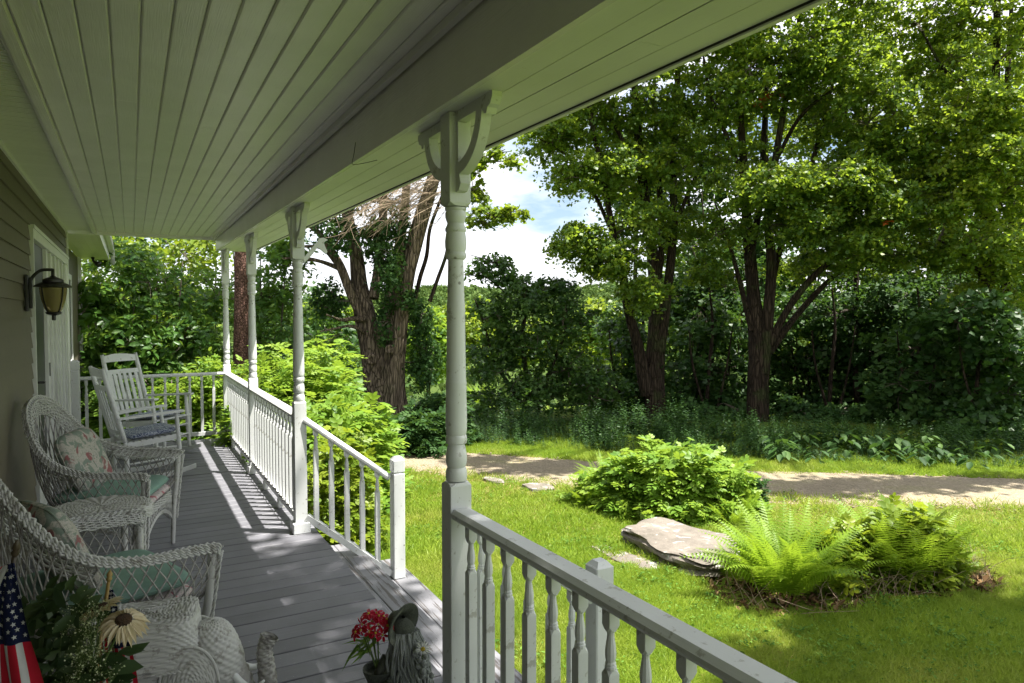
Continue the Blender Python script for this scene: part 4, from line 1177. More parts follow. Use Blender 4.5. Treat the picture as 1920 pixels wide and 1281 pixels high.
# ---- T3: maple at the right edge
t3 = tree('maple_tree', None, 'tall yellow-green maple at the right edge of the photo with two straight upper stems')
U3 = 17.0
S3 = limbs(t3, [
    ([(1862, 880), (1858, 780), (1852, 660), (1850, 520), (1852, 380), (1862, 250), (1868, 120), (1870, 0), (1875, -160)], [34, 24, 21, 18, 15, 12, 10, 8, 4], 0.3),
    ([(1866, 700), (1885, 560), (1893, 420), (1895, 280), (1890, 140), (1896, 20), (1905, -140)], [16, 13, 11, 9, 7, 5, 3], 0.9),
    ([(1852, 400), (1800, 330), (1745, 290), (1700, 270)], [7, 5, 4, 2], -0.8),
    ([(1864, 240), (1820, 170), (1770, 130), (1730, 60)], [6, 5, 4, 2], -0.6),
    ([(1855, 540), (1810, 480), (1760, 450)], [6, 4.5, 2.5], -0.8),
    ([(1895, 420), (1950, 340), (2010, 280)], [7, 5, 3], 0.2)], U3, M['bark'])
crown(t3, [
    lobe(1815, 215, 85, 46, U3-0.9, 1.6, 56), lobe(1895, 225, 70, 52, U3-0.9, 1.5, 42), lobe(1760, 130, 80, 56, U3, 1.7, 40), lobe(1830, 300, 100, 50, U3-1.2, 1.7, 62),
    lobe(1770, 380, 75, 50, U3-0.8, 1.5, 44), lobe(1890, 360, 80, 56, U3-1.0, 1.6, 50), lobe(1820, 460, 90, 50, U3-0.8, 1.5, 46), lobe(1900, 480, 70, 60, U3-0.5, 1.5, 38),
    lobe(1715, 250, 60, 50, U3-0.4, 1.3, 28), lobe(1810, 30, 100, 70, U3, 1.9, 44), lobe(1920, 80, 80, 80, U3, 1.8, 40), lobe(1720, 40, 80, 66, U3+0.5, 1.8, 34),
    lobe(1990, 220, 90, 110, U3, 2.0, 50), lobe(1990, 420, 90, 90, U3, 1.8, 40), lobe(1860, -110, 170, 100, U3, 2.8, 80), lobe(1860, 560, 80, 44, U3-0.2, 1.3, 26)],
    M['maple'], leaf=0.090, spray_r=0.48, per=66, dens=1.45, stems=S3, thick=0.07, tpl='broad', tint_bias=0.16, spread=0.75)

# ---- slim dark trunks between them
for k, (px, u, top, r) in enumerate(((1604, 20.5, 520, 8), (1745, 21.5, 500, 5), (1320, 22, 480, 4), (1800, 19.5, 560, 4))):
    lab = ['slim dark trunk midway between the biggest maple and the right edge', 'thin young trunk right of the slim dark trunk', 'thin young trunk just right of the split maple', 'thin young trunk left of the right edge maple'][k]
    e = tree('young_tree', None, lab, group='slim young trees in the wood')
    S = limbs(e, [([(px, 850), (px+3, 760), (px-2, 640), (px+2, top), (px-4, top-120)], [r*1.3, r, r*0.9, r*0.7, r*0.3], 0.2)], u, M['bark'], n=10)
    crown(e, [lobe(px, top-20, 70, 60, u, 1.5, 26), lobe(px-40, top+70, 60, 44, u, 1.3, 18), lobe(px+45, top+50, 60, 44, u, 1.3, 18)], M['maple_dark'], leaf=0.14, spray_r=0.55, per=34, stems=S, tpl='kite')

# ---- dark understorey: each its own small tree or thicket
under = [
    (1560, 19.2, [(1500, 775, 60, 26, 24), (1580, 775, 70, 30, 28), (1660, 775, 70, 30, 28), (1740, 770, 70, 30, 24)], 'low dark undergrowth between the biggest maple and the slim dark trunk', 'ivy'),
    (1330, 19.6, [(1290, 765, 50, 28, 20), (1350, 765, 60, 30, 24)], 'low dark undergrowth between the split maple and the biggest maple', 'ivy'),
    (1310, 23.5, [(1310, 470, 80, 60, 40), (1270, 560, 80, 50, 34), (1340, 560, 60, 50, 26)], 'tall dark maple sapling behind the gap between the two big maples', 'maple_dark'),
    (1530, 24.0, [(1530, 500, 110, 50, 44), (1480, 570, 90, 50, 38), (1580, 440, 80, 50, 30)], 'tall dark sapling standing behind the biggest maple', 'maple_dark'),
    (1690, 23.5, [(1690, 500, 110, 60, 46), (1640, 560, 80, 40, 30), (1730, 420, 80, 60, 36)], 'tall dark sapling between the biggest maple and the right edge maple', 'maple_dark'),
    (1850, 22.5, [(1850, 500, 100, 70, 46), (1790, 560, 80, 50, 34), (1900, 590, 80, 60, 34)], 'tall dark sapling behind the right edge maple', 'maple_dark'),
    (1200, 24.5, [(1190, 560, 60, 44, 24), (1150, 620, 60, 44, 22)], 'tall dark sapling behind the split maple', 'maple_dark'),
    (1835, 15.6, [(1800, 600, 70, 50, 34), (1860, 660, 80, 66, 46), (1900, 740, 80, 60, 40), (1840, 780, 90, 40, 34)], 'dense leafy thicket in front of the trunk at the right edge', 'maple_dark'),
    (1720, 17.6, [(1720, 640, 70, 50, 24), (1690, 730, 80, 60, 30)], 'drooping dark branches low in the wood left of the right edge thicket', 'ivy'),
    (1335, 21.0, [(1325, 610, 70, 60, 40), (1350, 700, 80, 60, 46), (1290, 680, 60, 70, 34)], 'dark leafy understorey tree directly between the two big maples', 'maple_dark'),
    (1520, 21.5, [(1520, 590, 80, 50, 40), (1500, 680, 80, 60, 44), (1570, 660, 70, 60, 36), (1530, 745, 80, 50, 30)], 'dark understorey tree right behind the bare leaning limbs', 'maple_dark'),
    (1680, 20.5, [(1680, 570, 80, 50, 40), (1650, 650, 80, 56, 42), (1730, 650, 70, 60, 40), (1690, 740, 90, 44, 28)], 'dark drooping understorey tree beside the slim trunk', 'ivy'),
    (1815, 19.5, [(1800, 610, 70, 56, 40), (1850, 690, 80, 66, 44), (1780, 720, 70, 50, 30)], 'dense dark evergreen thicket left of the right edge trunk', 'needle'),
    (1180, 20.5, [(1180, 640, 60, 60, 34), (1140, 720, 60, 50, 30), (1230, 730, 60, 50, 30), (1190, 790, 80, 40, 30)], 'dark understorey thicket directly behind the split maple', 'maple_dark'),
    (1420, 22.0, [(1420, 640, 90, 60, 40), (1390, 740, 90, 60, 44), (1470, 760, 80, 50, 36), (1400, 800, 90, 30, 26)], 'dark understorey thicket directly behind the biggest trunk', 'ivy'),
    (1610, 22.5, [(1610, 600, 100, 60, 44), (1600, 700, 100, 60, 46), (1620, 780, 110, 44, 40)], 'dark understorey thicket directly behind the slim dark trunk', 'ivy'),
    (1760, 21.5, [(1750, 640, 90, 70, 44), (1760, 760, 100, 50, 44), (1850, 780, 90, 44, 40)], 'dark understorey thicket behind the maple at the right edge', 'maple_dark'),
    (1290, 22.5, [(1290, 760, 90, 50, 40), (1300, 560, 80, 60, 34)], 'dark low thicket behind the gap of the two big maples', 'ivy'),
    (1930, 18.5, [(1930, 600, 80, 60, 40), (1940, 700, 80, 70, 44), (1900, 760, 60, 40, 20)], 'shaded leafy thicket at the right border of the photo', 'maple_dark')]
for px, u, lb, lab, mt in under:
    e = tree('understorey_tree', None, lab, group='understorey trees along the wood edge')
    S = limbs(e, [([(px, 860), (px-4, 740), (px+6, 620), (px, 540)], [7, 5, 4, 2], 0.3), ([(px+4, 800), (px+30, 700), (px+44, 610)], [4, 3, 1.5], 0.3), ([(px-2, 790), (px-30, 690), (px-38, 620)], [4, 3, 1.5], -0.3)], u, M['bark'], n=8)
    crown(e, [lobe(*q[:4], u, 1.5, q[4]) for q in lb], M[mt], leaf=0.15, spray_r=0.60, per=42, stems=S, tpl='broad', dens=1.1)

# ---- centre dark tree in front of the valley, with a branch reaching left
tm = tree('dark_beech_tree', None, 'dark bushy tree at centre whose side branch reaches left against the bright sky')
UM = 18.5
SM = limbs(tm, [([(985, 830), (990, 740), (980, 640), (985, 570), (965, 520), (945, 490)], [9, 7, 6, 4, 3, 1.5], 0.3), ([(1000, 800), (1030, 700), (1060, 620), (1062, 550)], [7, 5, 4, 2], 0.4),
                ([(980, 760), (930, 680), (905, 600), (890, 560)], [6, 4.5, 3, 1.5], -0.6), ([(965, 525), (925, 492), (895, 482), (880, 478)], [2.5, 1.8, 1.2, 0.8], -0.3), ([(960, 560), (915, 522), (890, 517), (870, 515)], [2.5, 1.8, 1.2, 0.8], -0.3)], UM, M['bark'], n=8)
crown(tm, [lobe(925, 492, 40, 10, UM, 0.5, 9), lobe(895, 512, 32, 8, UM, 0.4, 7), lobe(955, 520, 38, 18, UM, 0.8, 14), lobe(1045, 545, 52, 24, UM, 1.0, 24), lobe(985, 560, 60, 34, UM, 1.2, 34),
           lobe(930, 590, 50, 40, UM, 1.2, 30), lobe(1060, 605, 60, 46, UM, 1.3, 38), lobe(990, 640, 66, 56, UM, 1.5, 48), lobe(920, 680, 60, 56, UM, 1.4, 40), lobe(1075, 690, 60, 56, UM, 1.4, 38),
           lobe(1000, 730, 80, 50, UM, 1.5, 44), lobe(900, 750, 50, 40, UM, 1.2, 24), lobe(1120, 735, 60, 44, UM, 1.3, 26)],
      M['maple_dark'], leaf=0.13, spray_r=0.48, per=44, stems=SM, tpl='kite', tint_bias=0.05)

# ---- trees further down the slope, lit and paler
back_specs = [
    (850, 30, 620, 70, 60, 'yellowgreen', 'sunlit yellow-green tree in the valley right behind the nearest post'),
    (800, 26, 640, 50, 70, 'shrub', 'sunlit light green tree between the old twin trunk and the nearest post'),
    (900, 36, 600, 60, 44, 'maple', 'rounded green tree in the valley left of the dark bushy tree'),
    (1010, 34, 640, 70, 44, 'maple', 'sunlit tree in the valley behind the dark bushy tree'),
    (1120, 33, 615, 66, 60, 'yellowgreen', 'sunlit tree seen between the dark bushy tree and the split maple'),
    (1190, 38, 640, 80, 70, 'maple', 'green valley tree behind the split maple'),
    (1300, 30, 560, 90, 110, 'maple', 'tall green tree behind the gap between the two big maples'),
    (1480, 31, 600, 110, 120, 'yellowgreen', 'bright tree glimpsed behind the biggest maple'),
    (1640, 29, 560, 110, 120, 'maple', 'broad tree behind the slim dark trunk'),
    (1780, 28, 520, 110, 130, 'maple', 'tall tree filling the wood behind the right maple'),
    (1930, 27, 520, 100, 140, 'maple_dark', 'dark tree beyond the right edge of the wood'),
    (1560, 34, 400, 120, 110, 'maple_dark', 'high dark crown deep in the wood behind the bare limbs'),
    (1740, 33, 330, 110, 110, 'maple_dark', 'high dark crown deep in the wood near the right maple'),
    (1290, 27, 300, 100, 130, 'maple_dark', 'tall dark tree behind the tops of the two big maples'),
    (1440, 29, 260, 110, 140, 'maple', 'tall tree showing behind the fan of the biggest maple'),
    (1610, 28, 150, 120, 130, 'maple', 'tall tree behind the upper right of the biggest maple'),
    (1690, 26, 320, 110, 120, 'maple_dark', 'dark tree filling the gap left of the right edge maple'),
    (1830, 26, 150, 120, 140, 'maple', 'tall tree high behind the right edge maple'),
    (1910, 25, 340, 100, 130, 'maple_dark', 'dark tree behind the right side of the edge maple'),
    (1190, 27, 330, 70, 100, 'maple_dark', 'slender tree behind the crown of the split maple'),
    (1390, 27, 480, 100, 90, 'maple_dark', 'dark tree behind the lower stems of the biggest maple'),
    (620, 27, 610, 70, 60, 'maple', 'green tree in the valley left behind the old twin trunk')]
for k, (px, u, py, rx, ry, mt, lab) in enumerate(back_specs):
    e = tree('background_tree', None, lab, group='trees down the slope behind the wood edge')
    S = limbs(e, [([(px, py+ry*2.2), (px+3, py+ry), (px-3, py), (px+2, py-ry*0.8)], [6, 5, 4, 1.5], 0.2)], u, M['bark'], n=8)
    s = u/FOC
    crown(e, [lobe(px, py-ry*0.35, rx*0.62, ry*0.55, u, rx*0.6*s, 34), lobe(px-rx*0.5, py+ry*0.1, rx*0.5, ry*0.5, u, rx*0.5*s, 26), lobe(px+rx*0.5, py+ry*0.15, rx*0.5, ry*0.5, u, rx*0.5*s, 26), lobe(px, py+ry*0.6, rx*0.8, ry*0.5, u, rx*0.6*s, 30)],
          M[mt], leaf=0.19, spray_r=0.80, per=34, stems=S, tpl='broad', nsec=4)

# ---- T5: old twin-trunked maple with dead twigs and ivy
t5 = tree('old_maple_tree', None, 'massive old twin-trunked maple with bare dead twigs and ivy behind the bright shrubs')
U5 = 14.5
S5 = limbs(t5, [
    ([(718, 800), (716, 740), (704, 690), (694, 640), (684, 590), (674, 540), (668, 480), (655, 420), (640, 350), (630, 260)], [46, 34, 27, 24, 22, 18, 14, 12, 9, 6], 0.3),
    ([(728, 790), (732, 730), (738, 680), (744, 630), (750, 580), (762, 520), (778, 455), (796, 390), (815, 320), (830, 230)], [42, 30, 24, 21, 20, 19, 18, 16, 13, 9], -0.4),
    ([(726, 700), (724, 620), (732, 540), (748, 470), (758, 400), (764, 320), (768, 220)], [16, 13, 11, 10, 9, 8, 6], 0.7),
    ([(700, 560), (712, 480), (718, 400), (722, 320), (724, 230)], [11, 10, 9, 8, 6], 0.9),
    ([(684, 600), (660, 555), (638, 500), (610, 455), (590, 430), (560, 415)], [12, 10, 9, 7, 5, 3], -0.6),
    ([(640, 505), (600, 490), (560, 484), (520, 486)], [6, 4, 3, 1.5], -0.8),
    ([(650, 520), (610, 470), (575, 462), (540, 470)], [5, 4, 3, 1.5], -0.4),
    ([(690, 600), (662, 598), (640, 600), (612, 590)], [6, 4, 3, 1.5], -1.2),
    ([(688, 625), (660, 612), (630, 616), (600, 622)], [5, 3.5, 2.5, 1.5], -1.2)], U5, M['bark_old'], n=20, rough=0.20, k=0.84)
# knots
for (px, py, r) in ((697, 674, 11), (731, 655, 9)):
    c = W(px, py, U5-0.36); b = MB()
    vf = []
    for j in range(5):
        rr = [1.0, 0.92, 0.62, 0.35, 0.05][j]*r*U5/FOC; dd = [0.0, 0.05, 0.065, 0.035, 0.03][j]
        vf.append((rr, dd))
    b.lathe(vf, 14); q = (-_F).to_track_quat('Z', 'Y').to_matrix().to_4x4(); b.xf(Matrix.Translation(c) @ q)
    b.build('knot', M['bark_old'], t5, True)
# leaning thin stems
b = MB()
for pts, rad in (([(779, 560), (788, 520), (800, 480), (806, 430), (822, 385), (842, 330), (850, 280)], [4, 4, 3.6, 3.2, 3, 2.4, 1.6]), ([(806, 566), (822, 520), (836, 480), (846, 430), (862, 380)], [4, 3.6, 3.2, 2.4, 1.4])):
    trunk_mesh(b, pxline(pts, U5-0.3, 0), [r*U5/FOC for r in rad], 7, 0.08)
b.build('thin_stem', M['bark'], t5, True, fix=False)
# spray of bleached dead twigs
segs = []
for i in range(115):
    x0 = random.uniform(690, 850); y0 = random.uniform(310, 388)
    a = math.radians(random.gauss(200, 22)); L = random.uniform(45, 100)
    x1 = x0 + math.cos(a)*L; y1 = y0 - math.sin(a)*L*0.75 + random.uniform(0, 30)
    u0 = U5 - random.uniform(0.2, 1.6)
    A, B_ = W(x0, y0, u0), W(x1, y1, u0 - random.uniform(-0.3, 0.6))
    main = bend(A, B_, 0.10, 6); segs.append((main, 0.009, 0.003))
    for q in range(7):
        s = main[random.randint(1, 5)]; d = (B_-A).normalized()
        e_ = s + (d + Vector((random.uniform(-.7,.7), random.uniform(-.7,.7), random.uniform(-.8,.5)))).normalized()*random.uniform(0.2, 0.55)
        segs.append((bend(s, e_, 0.10, 3), 0.0045, 0.0018))
tag(fast_tubes('dead_twigs', segs, M['deadtwig'], t5), kind='stuff')
crown(t5, [lobe(905, 300, 34, 16, U5-0.8, 0.5, 8), lobe(940, 285, 26, 12, U5-0.8, 0.4, 5), lobe(885, 360, 34, 26, U5-0.8, 0.5, 12), lobe(925, 405, 40, 16, U5-0.8, 0.5, 11), lobe(965, 398, 28, 14, U5-0.8, 0.4, 8), lobe(900, 420, 30, 10, U5-0.8, 0.4, 5), lobe(880, 320, 20, 20, U5-0.8, 0.4, 6), lobe(960, 300, 14, 8, U5-.8, .2, 2)],
      M['yellowgreen'], leaf=0.10, spray_r=0.26, per=30, stems=pxline([(835, 370), (870, 395), (900, 410), (860, 330), (890, 310)], U5-0.6), tpl='maple', name='leafy_branch')
crown(t5, [lobe(690, 150, 150, 90, U5, 2.4, 90), lobe(860, 120, 120, 90, U5, 2.0, 60), lobe(560, 180, 120, 80, U5+0.6, 2.0, 60)], M['maple'], leaf=0.15, spray_r=0.6, per=40, stems=S5, tpl='kite')
crown(t5, [lobe(618, 565, 36, 36, U5+0.2, 0.5, 30), lobe(706, 450, 30, 46, U5-0.4, 0.4, 30), lobe(735, 420, 28, 40, U5-0.6, 0.4, 22), lobe(725, 505, 26, 56, U5-0.7, 0.4, 34), lobe(640, 440, 50, 30, U5-0.6, 0.6, 26), lobe(600, 400, 50, 26, U5-0.2, 0.7, 20),
           lobe(660, 370, 44, 30, U5+0.4, 0.6, 16), lobe(792, 600, 24, 40, U5+0.2, 0.5, 30), lobe(798, 680, 30, 56, U5+0.2, 0.6, 44), lobe(762, 565, 18, 20, U5-0.5, 0.3, 10), lobe(722, 600, 12, 46, U5-0.3, 0.2, 14), lobe(690, 350, 40, 20, U5+.2, .5, 10)],
      M['ivy'], leaf=0.085, spray_r=0.24, per=40, stems=S5, tpl='kite', name='ivy_growth', up=0.4, thick=0.25, spread=0.8)

# ---- T6: straight conifer trunk behind the corner of the porch
t6 = tree('pine_tree', None, 'straight reddish conifer trunk standing behind the corner post of the porch')
U6 = 13.5
S6 = limbs(t6, [([(452, 860), (452, 760), (452, 640), (452, 520), (451, 400), (450, 250), (450, 60), (450, -300)], [25, 20, 19, 18.5, 17, 15, 12, 4], 0.0)], U6, M['bark_pine'], n=20, rough=0.08)
crown(t6, [lobe(450, 260, 170, 60, U6, 2.2, 70), lobe(440, 130, 150, 60, U6, 2.0, 60), lobe(450, 0, 120, 60, U6, 1.6, 40)], M['needle'], leaf=0.16, spray_r=0.6, per=44, stems=S6, tpl='blade', droop=0.5)

# ---- leafy growth behind the end railing (left of the photo)
left_specs = [
    ('leafy_shrub', 12.6, [(175, 585, 55, 60, 0.7, 30), (250, 640, 60, 50, 0.7, 30), (200, 680, 60, 44, 0.6, 26)], 'bigleaf', 0.155, 'broad-leaved shrub by the house corner with large pale leaves', 'oval'),
    ('leafy_tree', 13.4, [(290, 560, 70, 70, 0.9, 44), (350, 640, 60, 60, 0.9, 36), (300, 700, 80, 50, 0.9, 40), (240, 500, 70, 40, 0.9, 26)], 'bigleaf', 0.14, 'dark leafy sapling rising behind the white rocking chairs', 'oval'),
    ('leafy_shrub', 12.4, [(330, 770, 90, 44, 0.7, 44), (240, 760, 60, 40, 0.6, 26), (395, 720, 40, 56, 0.6, 28)], 'shrub', 0.10, 'bright low shrub directly outside the end railing', 'oval'),
    ('leafy_tree', 14.5, [(395, 560, 36, 60, 0.8, 22), (500, 560, 50, 70, 0.9, 40), (520, 650, 60, 60, 0.9, 40), (540, 480, 40, 40, 0.8, 20)], 'bigleaf', 0.13, 'young leafy tree growing right beside the reddish conifer trunk', 'oval'),
    ('leafy_tree', 18, [(220, 470, 90, 50, 1.3, 40), (380, 470, 90, 46, 1.3, 40), (180, 560, 80, 60, 1.3, 40), (330, 560, 90, 60, 1.3, 36)], 'yellowgreen', 0.15, 'yellow-green sunlit tree high behind the left end of the porch', 'kite'),
    ('leafy_tree', 22, [(150, 620, 90, 80, 1.6, 36), (300, 620, 100, 90, 1.6, 40), (450, 600, 90, 90, 1.6, 36), (560, 590, 80, 80, 1.6, 30), (640, 650, 60, 70, 1.2, 26), (250, 430, 130, 60, 1.8, 40), (480, 440, 100, 60, 1.6, 26)], 'maple_dark', 0.2, 'dark wood edge closing the view behind the end railing', 'kite')]
for nm, u, lb, mt, lf, lab, tp in left_specs:
    e = tree(nm, None, lab, cat='shrub' if 'shrub' in nm else 'tree')
    cx_ = sum(q[0] for q in lb)/len(lb); top = min(q[1] for q in lb)
    S = limbs(e, [([(cx_+dx*0.3, 870), (cx_+dx, 740), (cx_+dx*1.5, max(top, 560)), (cx_+dx*1.7, top-10)], [3.5, 3, 2.2, 1], 0.2) for dx in (-30, 0, 28)], u, M['twig'], n=6)
    crown(e, [lobe(*q[:4], u, q[4], q[5]) for q in lb], M[mt], leaf=lf, spray_r=0.40 if u < 16 else 0.6, per=34, stems=S, tpl=tp, up=0.8, spread=0.6, thick=0.16, droop=0.35)

# ---- shade tree outside the picture on the right of the porch (casts the dappled shade on steps and lawn)
ts = tree('shade_tree', None, 'leafy maple beside the porch whose dappled shade falls across the steps and lawn')
b = MB(); Ps = trunk_mesh(b, [Vector((8.3, -1.2, -0.9)), Vector((8.2, -1.1, 1.5)), Vector((8.0, -0.8, 4.0)), Vector((7.7, -0.6, 6.8)), Vector((7.4, -0.4, 9.6))], [0.30, 0.24, 0.2, 0.15, 0.08], 14, 0.1)
trunk_mesh(b, [Vector((8.05, -0.9, 3.6)), Vector((6.8, -0.6, 6.2)), Vector((5.6, -0.4, 8.6)), Vector((4.6, 0.6, 9.9))], [0.13, 0.11, 0.08, 0.04], 10, 0.1)
b.build('trunk', M['bark'], ts, True, fix=False)
SHADE = [(3.9, -1.2, 10.0, 1.05, 2.1, 0.8, 230), (5.4, -1.9, 10.0, 1.0, 2.0, 0.8, 70), (4.1, 1.9, 10.3, 0.9, 1.5, 0.6, 46), (4.9, 0.6, 10.0, 0.6, 0.6, 0.5, 26), (8.1, 0.1, 10.2, 2.1, 1.05, 0.8, 190), (6.4, -1.2, 9.6, 1.2, 1.2, 0.8, 60), (8.8, -2.0, 9.0, 1.5, 1.5, 1.0, 40)]
crown(ts, [(Vector(q[:3]), Vector((q[3],0,0)), Vector((0,q[4],0)), Vector((0,0,q[5])), q[6]) for q in SHADE], M['maple'], leaf=0.13, spray_r=0.42, per=40, stems=Ps[6:], tpl='maple')

# ---- far wooded hills
def clump(n, s, mat):
    d = unit(RNG.normal(size=(n, 3))); d[:, 2] = np.abs(d[:, 2])*0.9 + 0.02
    r = (0.75 + 0.3*RNG.random(n))[:, None]
    P = d*r*np.array([1, 1, 1.15])
    return leaves('canopy', P - np.array([0, 0, 0.2]), d + RNG.normal(size=(n, 3))*0.5, s*(0.7+0.6*RNG.random(n)), mat, None, 'kite')
cl = [clump(150, 0.42, M['farleaf']) for _ in range(4)]
pts, rt, sc = [], [], []
for i in range(9000):
    u = 48*math.exp(random.random()*math.log(760/48)); px = random.uniform(-300, 2300)
    p = W(px, 592, u)
    pts.append((p.x, p.y, terrain_z(p.x, p.y) + (1.5 if u > 90 else 0.0))); rt.append((0, 0, random.random()*6.28)); sc.append(random.uniform(3.2, 6.2) if u > 90 else random.uniform(2.0, 3.2))
scatter('hillside_forest', pts, rt, sc, cl, label='far wooded hills across the valley reading as one green mass', cat='forest')
# ================================================================== SHRUBS, FERNS, WEEDS, ROCKS
def sprig_template(nl, L, leaf, w=0.42, droop=0.3, tpl='oval', seed=0):
    """a pinnate leafy twig: alternate leaves along a drooping stalk, as numpy verts/faces"""
    T, Fc = TEMPL[tpl]
    V, Fs = [], []
    for i in range(nl):
        t = (i + 0.6)/nl
        p = np.array([L*t, 0, -droop*L*t*t])
        side = 1 if i % 2 == 0 else -1
        ang = side*math.radians(58 - 20*t) if i < nl-1 else 0
        ca, sa = math.cos(ang), math.sin(ang)
        s = leaf*(0.75 + 0.4*math.sin(PI*min(1, t+0.15)))
        k = len(V)
        for (x, y, z) in T:
            V.append(p + np.array([(x*ca - y*w*2*sa)*s, (x*sa + y*w*2*ca)*s, z*s - 0.18*x*s*(1 if t < 1 else 1)]))
        Fs += [tuple(k + q for q in f) for f in Fc]
    k = len(V)
    for i in range(5):
        t = i/4; 
        for dy in (-0.0022, 0.0022): V.append(np.array([L*t, dy, -droop*L*t*t]))
    for i in range(4): Fs.append((k+2*i, k+2*i+1, k+2*i+3, k+2*i+2))
    return np.array(V), Fs
def place_template(name, V, Fs, pos, xdir, nrm, size, mat, parent, tint=None):
    x = unit(xdir); n = unit(nrm - x*(nrm*x).sum(-1, keepdims=True)); y = np.cross(n, x)
    Q = pos[:, None, :] + size[:, None, None]*(x[:, None, :]*V[None, :, 0:1] + y[:, None, :]*V[None, :, 1:2] + n[:, None, :]*V[None, :, 2:3])
    if tint is None: tint = RNG.random(len(pos))
    return np_mesh(name, Q.reshape(-1, 3), Fs, len(pos), len(V), tint, mat, parent)
def shrub(name, label, cells, mat, sprig, n0, size=(0.55, 0.95), cat='shrub', group=None, stems=10, shell=0.55, updir=0.25, tint_mu=0.45):
    """cells: (cx, cy, z0, rx, ry, rz) half-ellipsoid mounds standing on the ground"""
    e = empty(name, (cells[0][0], cells[0][1], cells[0][2]), label=label, cat=cat, group=group)
    n = int(n0*1.55)
    vol = [c[3]*c[4]*c[5] for c in cells]; tot = sum(vol)
    P, D, Nn = [], [], []
    base = Vector(cells[0][:3])
    segs = []
    for c, v in zip(cells, vol):
        k = int(n*v/tot)
        d = unit(RNG.normal(size=(k, 3))); d[:, 2] = np.abs(d[:, 2])
        r = (RNG.random(k)**(1-shell))[:, None]
        lump = 1 + 0.16*np.sin(d[:, 0:1]*7 + c[0]*3) * np.cos(d[:, 1:2]*6 + c[1]*2) + 0.10*np.sin(d[:, 2:3]*11)
        p = d*r*lump*np.array(c[3:6]) + np.array(c[:3])
        P.append(p - np.array(base)); out = d*np.array([1, 1, 0.7])
        D.append(out*np.array([0.6, 0.6, 0.25]) + np.array([0, 0, updir*0.3]) + RNG.normal(size=(k, 3))*np.array([0.7, 0.7, 0.3])); Nn.append(np.array([0, 0, 1.0]) + d*0.3 + RNG.normal(size=(k, 3))*0.35)
        for q in range(stems):
            j = RNG.integers(0, k)
            b0 = Vector((c[0] + random.gauss(0, c[3]*0.25), c[1] + random.gauss(0, c[4]*0.25), c[2])) - base
            segs.append((bend(b0, Vector(p[j]) - base, 0.12, 5), 0.008, 0.003))
    P = np.concatenate(P); D = np.concatenate(D); Nn = np.concatenate(Nn)
    T = np.clip(RNG.normal(tint_mu, 0.2, len(P)), 0, 1)
    tag(place_template('leaf_sprigs', sprig[0], sprig[1], P, D, Nn, RNG.uniform(size[0], size[1], len(P)), mat, e, T), kind='stuff')
    tag(fast_tubes('stems', segs, M['twig'], e), kind='stuff')
    return e
SPR_A = sprig_template(5, 0.20, 0.125, 0.62, 0.45)
SPR_B = sprig_template(7, 0.28, 0.11, 0.55, 0.45)
SPR_C = sprig_template(5, 0.12, 0.072, 0.64)
def gm(px, u, py_top, rx_px, depth_m):
    """mound whose foot is at column px, depth u, and whose top shows at py_top"""
    g = GU(px, u); top = W(px, py_top, u).z
    r = rx_px*u/FOC
    return (g.x, g.y, g.z, r, max(depth_m, r*0.7), top - g.z)
shrub('bright_shrub', 'big sunlit light green shrub behind the far stair railing', [gm(630, 8.6, 735, 98, 0.85), gm(560, 8.0, 770, 80, 0.6), gm(705, 9.4, 790, 42, 0.6), gm(620, 10.2, 690, 70, 0.7)], M['shrub'], SPR_A, 3600, tint_mu=0.62)
shrub('bright_shrub', 'light green shrub crowding against the railing between the two far posts', [gm(520, 10.2, 640, 90, 0.9), gm(470, 9.6, 700, 60, 0.6), gm(600, 11.2, 625, 80, 0.8)], M['shrub'], SPR_B, 3000, tint_mu=0.62)
shrub('bright_shrub', 'low yellow-green shrub under the sloping stair railing', [gm(640, 6.9, 800, 70, 0.45), gm(590, 6.5, 850, 40, 0.3)], M['yellowgreen'], SPR_C, 1500, tint_mu=0.5)
shrub('dark_shrub', 'dark green shrub at the foot of the old twin-trunked maple', [gm(780, 13.0, 765, 60, 0.8), gm(830, 14.2, 735, 60, 0.8), gm(700, 13.0, 775, 50, 0.7)], M['ivy'], SPR_A, 1800)
shrub('dark_shrub', 'dark shrub mass left below the old twin-trunked maple', [gm(600, 13.5, 640, 60, 1.0), gm(560, 14.2, 640, 60, 0.8)], M['ivy'], SPR_A, 2000)
shrub('leafy_shrub', 'shrub with pinnate leaves outside the end railing at the corner', [gm(400, 12.0, 670, 60, 0.6), gm(330, 12.2, 700, 60, 0.6)], M['shrub'], SPR_B, 1500)
shrub('leafy_shrub', 'shrub outside the end railing behind the rocking chairs', [gm(240, 12.2, 690, 60, 0.6), gm(180, 12.4, 650, 60, 0.6)], M['bigleaf'], SPR_B, 1500)
